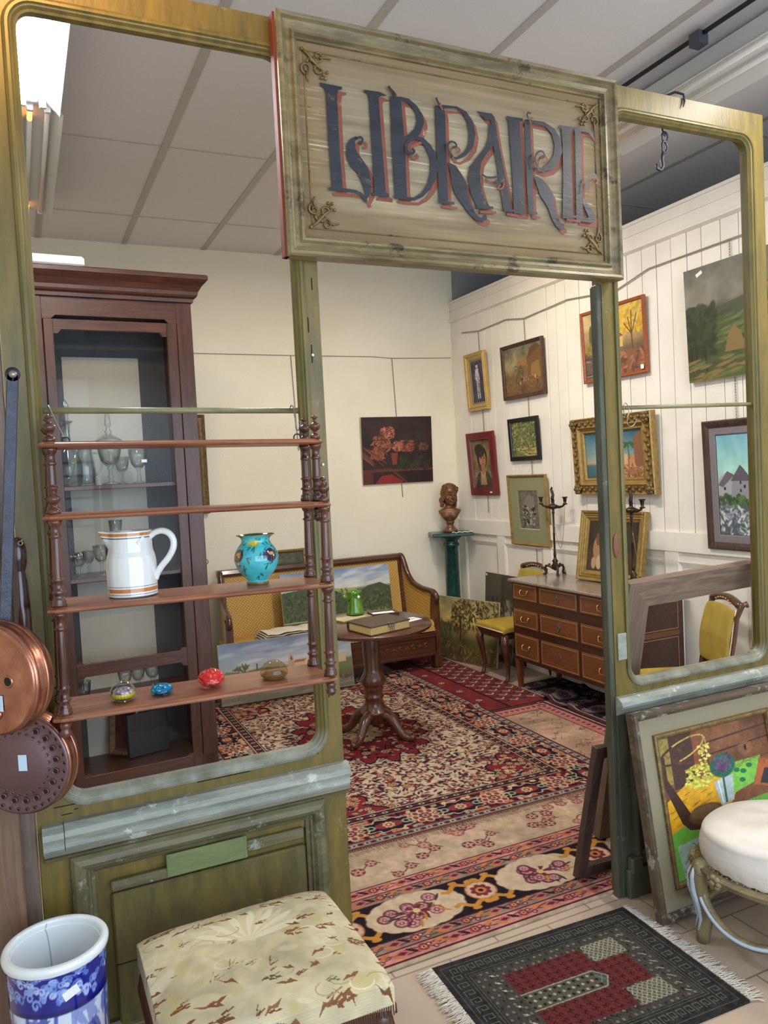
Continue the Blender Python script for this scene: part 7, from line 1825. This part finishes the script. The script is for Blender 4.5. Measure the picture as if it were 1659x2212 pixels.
c.poly([(.44, .40), (.62, .38), (.60, .56), (.48, .58)], (170, 186, 186)); c.line([(.53, .38), (.53, .56)], .02, (60, 90, 76)); c.line([(.48, .4), (.50, .56)], .01, (226, 232, 232))
for x, y in ((.66, .36), (.72, .38), (.78, .35), (.7, .44)): c.ell(x, y, .03, .016, (20, 110, 70), 1, .5)
def still_edges(t, W, H):
    g = B(); g.sweep(-W / 2 - .001, W / 2 + .001, -.001, H + .001, [(0, 0), (0, -.034), (.005, -.044), (.012, -.045), (.020, -.043), (.027, -.033), (.034, -.029)]); g.obj('outer_edge', oldpaint('worn_brown_gilt', rgb(96, 80, 64), rgb(66, 54, 44), rgb(150, 146, 134), .55, .45, vert=False), t)
    g = B(); g.sweep(-W / 2 + .098, W / 2 - .098, .098, H - .098, [(0, -.016), (.004, -.029), (.012, -.032), (.020, -.029), (.025, -.019)]); g.obj('inner_slip', m_golddark, t)
c.nz(.07, 40, 50, 7, 2); c.dabs(500, 0, 0, 1, .36, .03, .004, [(96, 60, 40), (140, 92, 60), (70, 46, 36)], 9, None, .25)
picture('still_life_painting', 'large grey-gold framed still life of basket and artichoke leaning below the right window', .86, .80, (2.56, -.205, .004), -.0, [(0, 0), (0, .032), (.006, .042), (.020, .040), (.026, .030), (.032, .026), (.098, .018), (.104, .026), (.112, .028), (.120, .018)], m_linenframe, c, -.165, extra=still_edges)
# ---- white upholstered stool with silver-gilt frame
def white_stool():
    cx, cy = 2.50, -.515
    t = thing('round_stool', 'oval stool with white muslin seat and curved silver-gilt legs at right', 'stool', (cx, cy, 0), -.44)
    EX, EY = .325, .255
    def fn(X, Y):
        a = X * 2 * PI
        q = np.clip(Y / .6, 0, 1); r_ = np.where(Y < .6, np.sin(q * PI / 2) ** .85 * .97, .97 + .03 * np.sin(np.clip((Y - .6) / .4, 0, 1) * PI))
        z = np.where(Y < .6, .395 + .062 * np.cos(q * PI / 2) ** .8, .395 - (Y - .6) / .4 * .105)
        z = z + .0025 * np.sin(a * 37) * (Y > .9) + .002 * np.sin(a * 5 + Y * 9)
        return (EX * r_ * np.cos(a), EY * r_ * np.sin(a), z + .012 * np.cos(2 * a) * (Y > .6) * (Y - .6) / .4)
    cv = Cv(240, 90, (214, 206, 196)); cv.nz(.04, 12, 6, 2)
    grid_obj('seat', cv, fn, vcol('muslin', .9, .1, 0, .5, 40), t, closed=True)
    g = B(); R = [((EX + .004) * math.cos(a), (EY + .004) * math.sin(a), .272 + .012 * math.cos(2 * a)) for a in np.linspace(0, 2 * PI, 64, endpoint=False)]
    g.tube(R, .018, 10, closed=True); g.tube([(x * 1.05, y * 1.05, z + .006) for x, y, z in R], .007, 8, closed=True); g.obj('seat_rail', m_silvergold, t)
    g = B()
    for k in range(90): a = 2 * PI * k / 90; g.ellip(((EX + .006) * math.cos(a), (EY + .006) * math.sin(a), .296 + .012 * math.cos(2 * a)), (.0035, .0035, .003), seg=6, rings=4)
    tag(g.obj('upholstery_nails', m_brass, t), kind='stuff')
    blue = plain('pale_blue_lacquer', rgb(176, 190, 204), .3, var=.04)
    A = [math.radians(q) for q in (180, 268, 0, 88)]
    for a in A:
        def P(k, z, da=0): return (EX * k * math.cos(a + da), EY * k * math.sin(a + da), z)
        g = B(); g.tube([P(.97, .30), P(1.03, .285), P(1.07, .25), P(1.06, .20), P(1.01, .14), P(.99, .09), P(1.02, .05), P(1.03, .0)], [.028, .034, .034, .030, .027, .026, .028, .023], 14); lg = g.obj('leg', m_silvergoldz, t)
        for dd in (-.055, .045):
            g = B(); g.tube([P(1.10, .295, dd * .4), P(1.145, .26, dd), P(1.145, .21, dd), P(1.085, .14, dd * .9), P(1.06, .09, dd * .8), P(1.09, .05, dd * .8)], [.006, .010, .011, .009, .007, .005], 8); g.obj('blue_line', blue, lg)
    for i in range(4):
        a0 = A[i]; a1 = A[(i + 1) % 4]; a1 = a1 + 2 * PI if a1 < a0 else a1
        am = (a0 + a1) / 2
        for b_ in (a0 + .35, a1 - .35):
            g = B()
            for j in range(7): c_ = b_ + .07 * math.cos(j * 0.9); g.ellip(((EX + .022) * math.cos(c_), (EY + .022) * math.sin(c_), .275 + .018 * math.sin(j * .9)), (.014, .014, .011), seg=10, rings=8)
            g.ellip(((EX + .03) * math.cos(b_), (EY + .03) * math.sin(b_), .275), (.013, .013, .013), seg=10, rings=8); g.obj('carved_flower', m_silvergold, t)
        pts = []
        for q in np.linspace(0, 1, 26):
            c_ = a0 + (a1 - a0) * q; k = 1.04 - .06 * math.sin(PI * q); z = .235 - .155 * math.sin(PI * q) ** .55
            pts.append((EX * k * math.cos(c_), EY * k * math.sin(c_), z))
        g = B(); g.tube(pts, .015, 10); sb = g.obj('stretcher', m_silvergold, t)
        g = B(); g.tube([(x * 1.045, y * 1.045, z + .003) for x, y, z in pts], .0075, 6); g.obj('blue_line', blue, sb)
white_stool()

# ---- fluorescent fittings on the ceiling
def batten(name, label, x, y0, y1, z, wd, lit, nt_=2, warm=False):
    t = thing(name, label, 'ceiling lamp', (x, (y0 + y1) / 2, z)); L = (y1 - y0) / 2
    g = B(); g.prism([(-wd * .28, .0), (-wd * .5, -.055), (-wd * .5 + .003, -.058), (-wd * .26, -.004), (wd * .26, -.004), (wd * .5 - .003, -.058), (wd * .5, -.055), (wd * .28, .0)], -L, L); g.obj('reflector', m_white_metal, t)
    g = B(); g.cb(-wd * .16, wd * .16, -L + .01, L - .01, 0, CE - z + .004, .003); g.obj('housing', m_white_metal, t)
    for i in range(nt_):
        dx = (i - (nt_ - 1) / 2) * wd * .36
        g = B(); g.tube([(dx, -L + .03, -.024), (dx, L - .03, -.024)], .0125, 12); tb = g.obj('tube', (m_tube_lit if lit else m_tube_off), t)
        for e in (-1, 1):
            g = B(); g.cb(dx - .016, dx + .016, e * (L - .03) - .012, e * (L - .03) + .012, -.04, 0, .003); g.obj('lamp_holder', m_white_metal, t)
            if not lit and i == 0:
                g = B(); g.tube([(dx, e * (L - .05), -.024), (dx, e * (L - .16), -.024)], .0132, 12); g.obj('glowing_end', m_orange, tb)
    return t
batten('ceiling_batten', 'lit white fluorescent batten at the top left corner above the shopfront', .185, .25, 1.76, 3.70, .25, True)
batten('ceiling_batten', 'unlit fluorescent batten behind the lit one, orange glow at tube ends', .215, 1.78, 3.40, 3.715, .225, False)
batten('ceiling_batten', 'fluorescent batten over the right window with orange glowing tube end, at the top right edge', 3.27, -.32, 1.25, 3.70, .34, False)
batten('ceiling_batten', 'unlit fluorescent batten continuing behind the long right one, partly hidden by the sign', 3.27, 1.30, 2.85, 3.70, .34, False)
t = thing('cable_track', 'thin black cable track with bracket along the right ceiling batten', 'cable', (3.05, .6, 3.72))
g = B(); g.box(-.008, .008, -1.3, 1.0, .06, .075); g.obj('track', m_blackwood, t)
g = B(); g.box(-.03, .03, -.33, -.27, .02, .08); g.obj('bracket', plain('grey_bracket', rgb(70, 74, 82), .5), t)
# ================================================================== CAMERA AND LIGHT
cam = bpy.data.cameras.new('camera'); co = bpy.data.objects.new('camera', cam); COL.objects.link(co)
R_ = Vector((0.90487221, -0.42265004, -0.05072703)); U_ = Vector((0.06675771, 0.02320363, 0.99749937)); F_ = Vector((0.4204161, 0.90599588, -0.04921147))
R_.normalize(); Fz = (-F_).normalized(); U_ = Fz.cross(R_).normalized(); R_ = U_.cross(Fz)
Mx = Matrix(((R_.x, U_.x, Fz.x), (R_.y, U_.y, Fz.y), (R_.z, U_.z, Fz.z)))
co.matrix_world = Matrix.Translation((0, -2.47525, 1.8)) @ Mx.to_4x4()
cam.sensor_fit = 'VERTICAL'; cam.sensor_height = 24.0; cam.lens = 24.0 * 1690.05 / 2212.0
cam.clip_start = 0.05
SC.camera = co
w = bpy.data.worlds.new('world'); SC.world = w; w.use_nodes = True
w.node_tree.nodes['Background'].inputs['Color'].default_value = (0.62, 0.8, 1.0, 1)
w.node_tree.nodes['Background'].inputs['Strength'].default_value = 0.38
def area(name, loc, rot, sx, sy, c, p):
    l = bpy.data.lights.new(name, 'AREA'); l.shape = 'RECTANGLE'; l.size = sx; l.size_y = sy; l.energy = p; l.color = c
    o = bpy.data.objects.new(name, l); COL.objects.link(o); o.location = loc; o.rotation_euler = rot
    return o
area('window_daylight', (1.6, FW - .05, 1.9), (PI / 2, 0, 0), 5.5, 2.8, (0.72, 0.86, 1.0), 190)
# lamps under the ceiling of the back room (fluorescent battens, warm spot)
area('batten_light_left', (.2, 1.3, 3.62), (0, 0, 0), .12, .85, (0.9, 0.96, 1.0), 22)
area('batten_light_right', (3.2, -.9, 3.55), (0, 0, 0), .12, 1.2, (1.0, 0.93, 0.82), 45)
area('batten_light_back', (2.4, 2.0, 3.70), (0, 0, 0), .12, 1.2, (1.0, 0.93, 0.82), 62)
l = bpy.data.lights.new('warm_spot', 'SPOT'); l.energy = 95; l.color = (1.0, 0.76, 0.46); l.spot_size = 1.9; l.spot_blend = 0.9; l.shadow_soft_size = 0.06
o = bpy.data.objects.new('warm_spot', l); COL.objects.link(o); o.location = (3.1, 2.45, 3.68)
o.rotation_euler = (Vector((4.1, 2.9, 2.6)) - o.location).to_track_quat('-Z', 'Y').to_euler()
l = bpy.data.lights.new('front_warm_lamp', 'SPOT'); l.energy = 95; l.color = (1.0, 0.52, 0.14); l.spot_size = 1.15; l.spot_blend = 1.0; l.shadow_soft_size = 0.06
o = bpy.data.objects.new('front_warm_lamp', l); COL.objects.link(o); o.location = (.05, -.85, 3.66)
o.rotation_euler = (Vector((.30, 0, 3.22)) - o.location).to_track_quat('-Z', 'Y').to_euler()
SC.view_settings.view_transform = 'Standard'; SC.view_settings.look = 'None'
SC.view_settings.gamma = 1.0; SC.view_settings.use_curve_mapping = False
SC.view_settings.exposure = 0.10
SC.cycles.max_bounces = 10; SC.cycles.transmission_bounces = 10; SC.cycles.transparent_max_bounces = 48
SC.cycles.caustics_reflective = False; SC.cycles.caustics_refractive = False
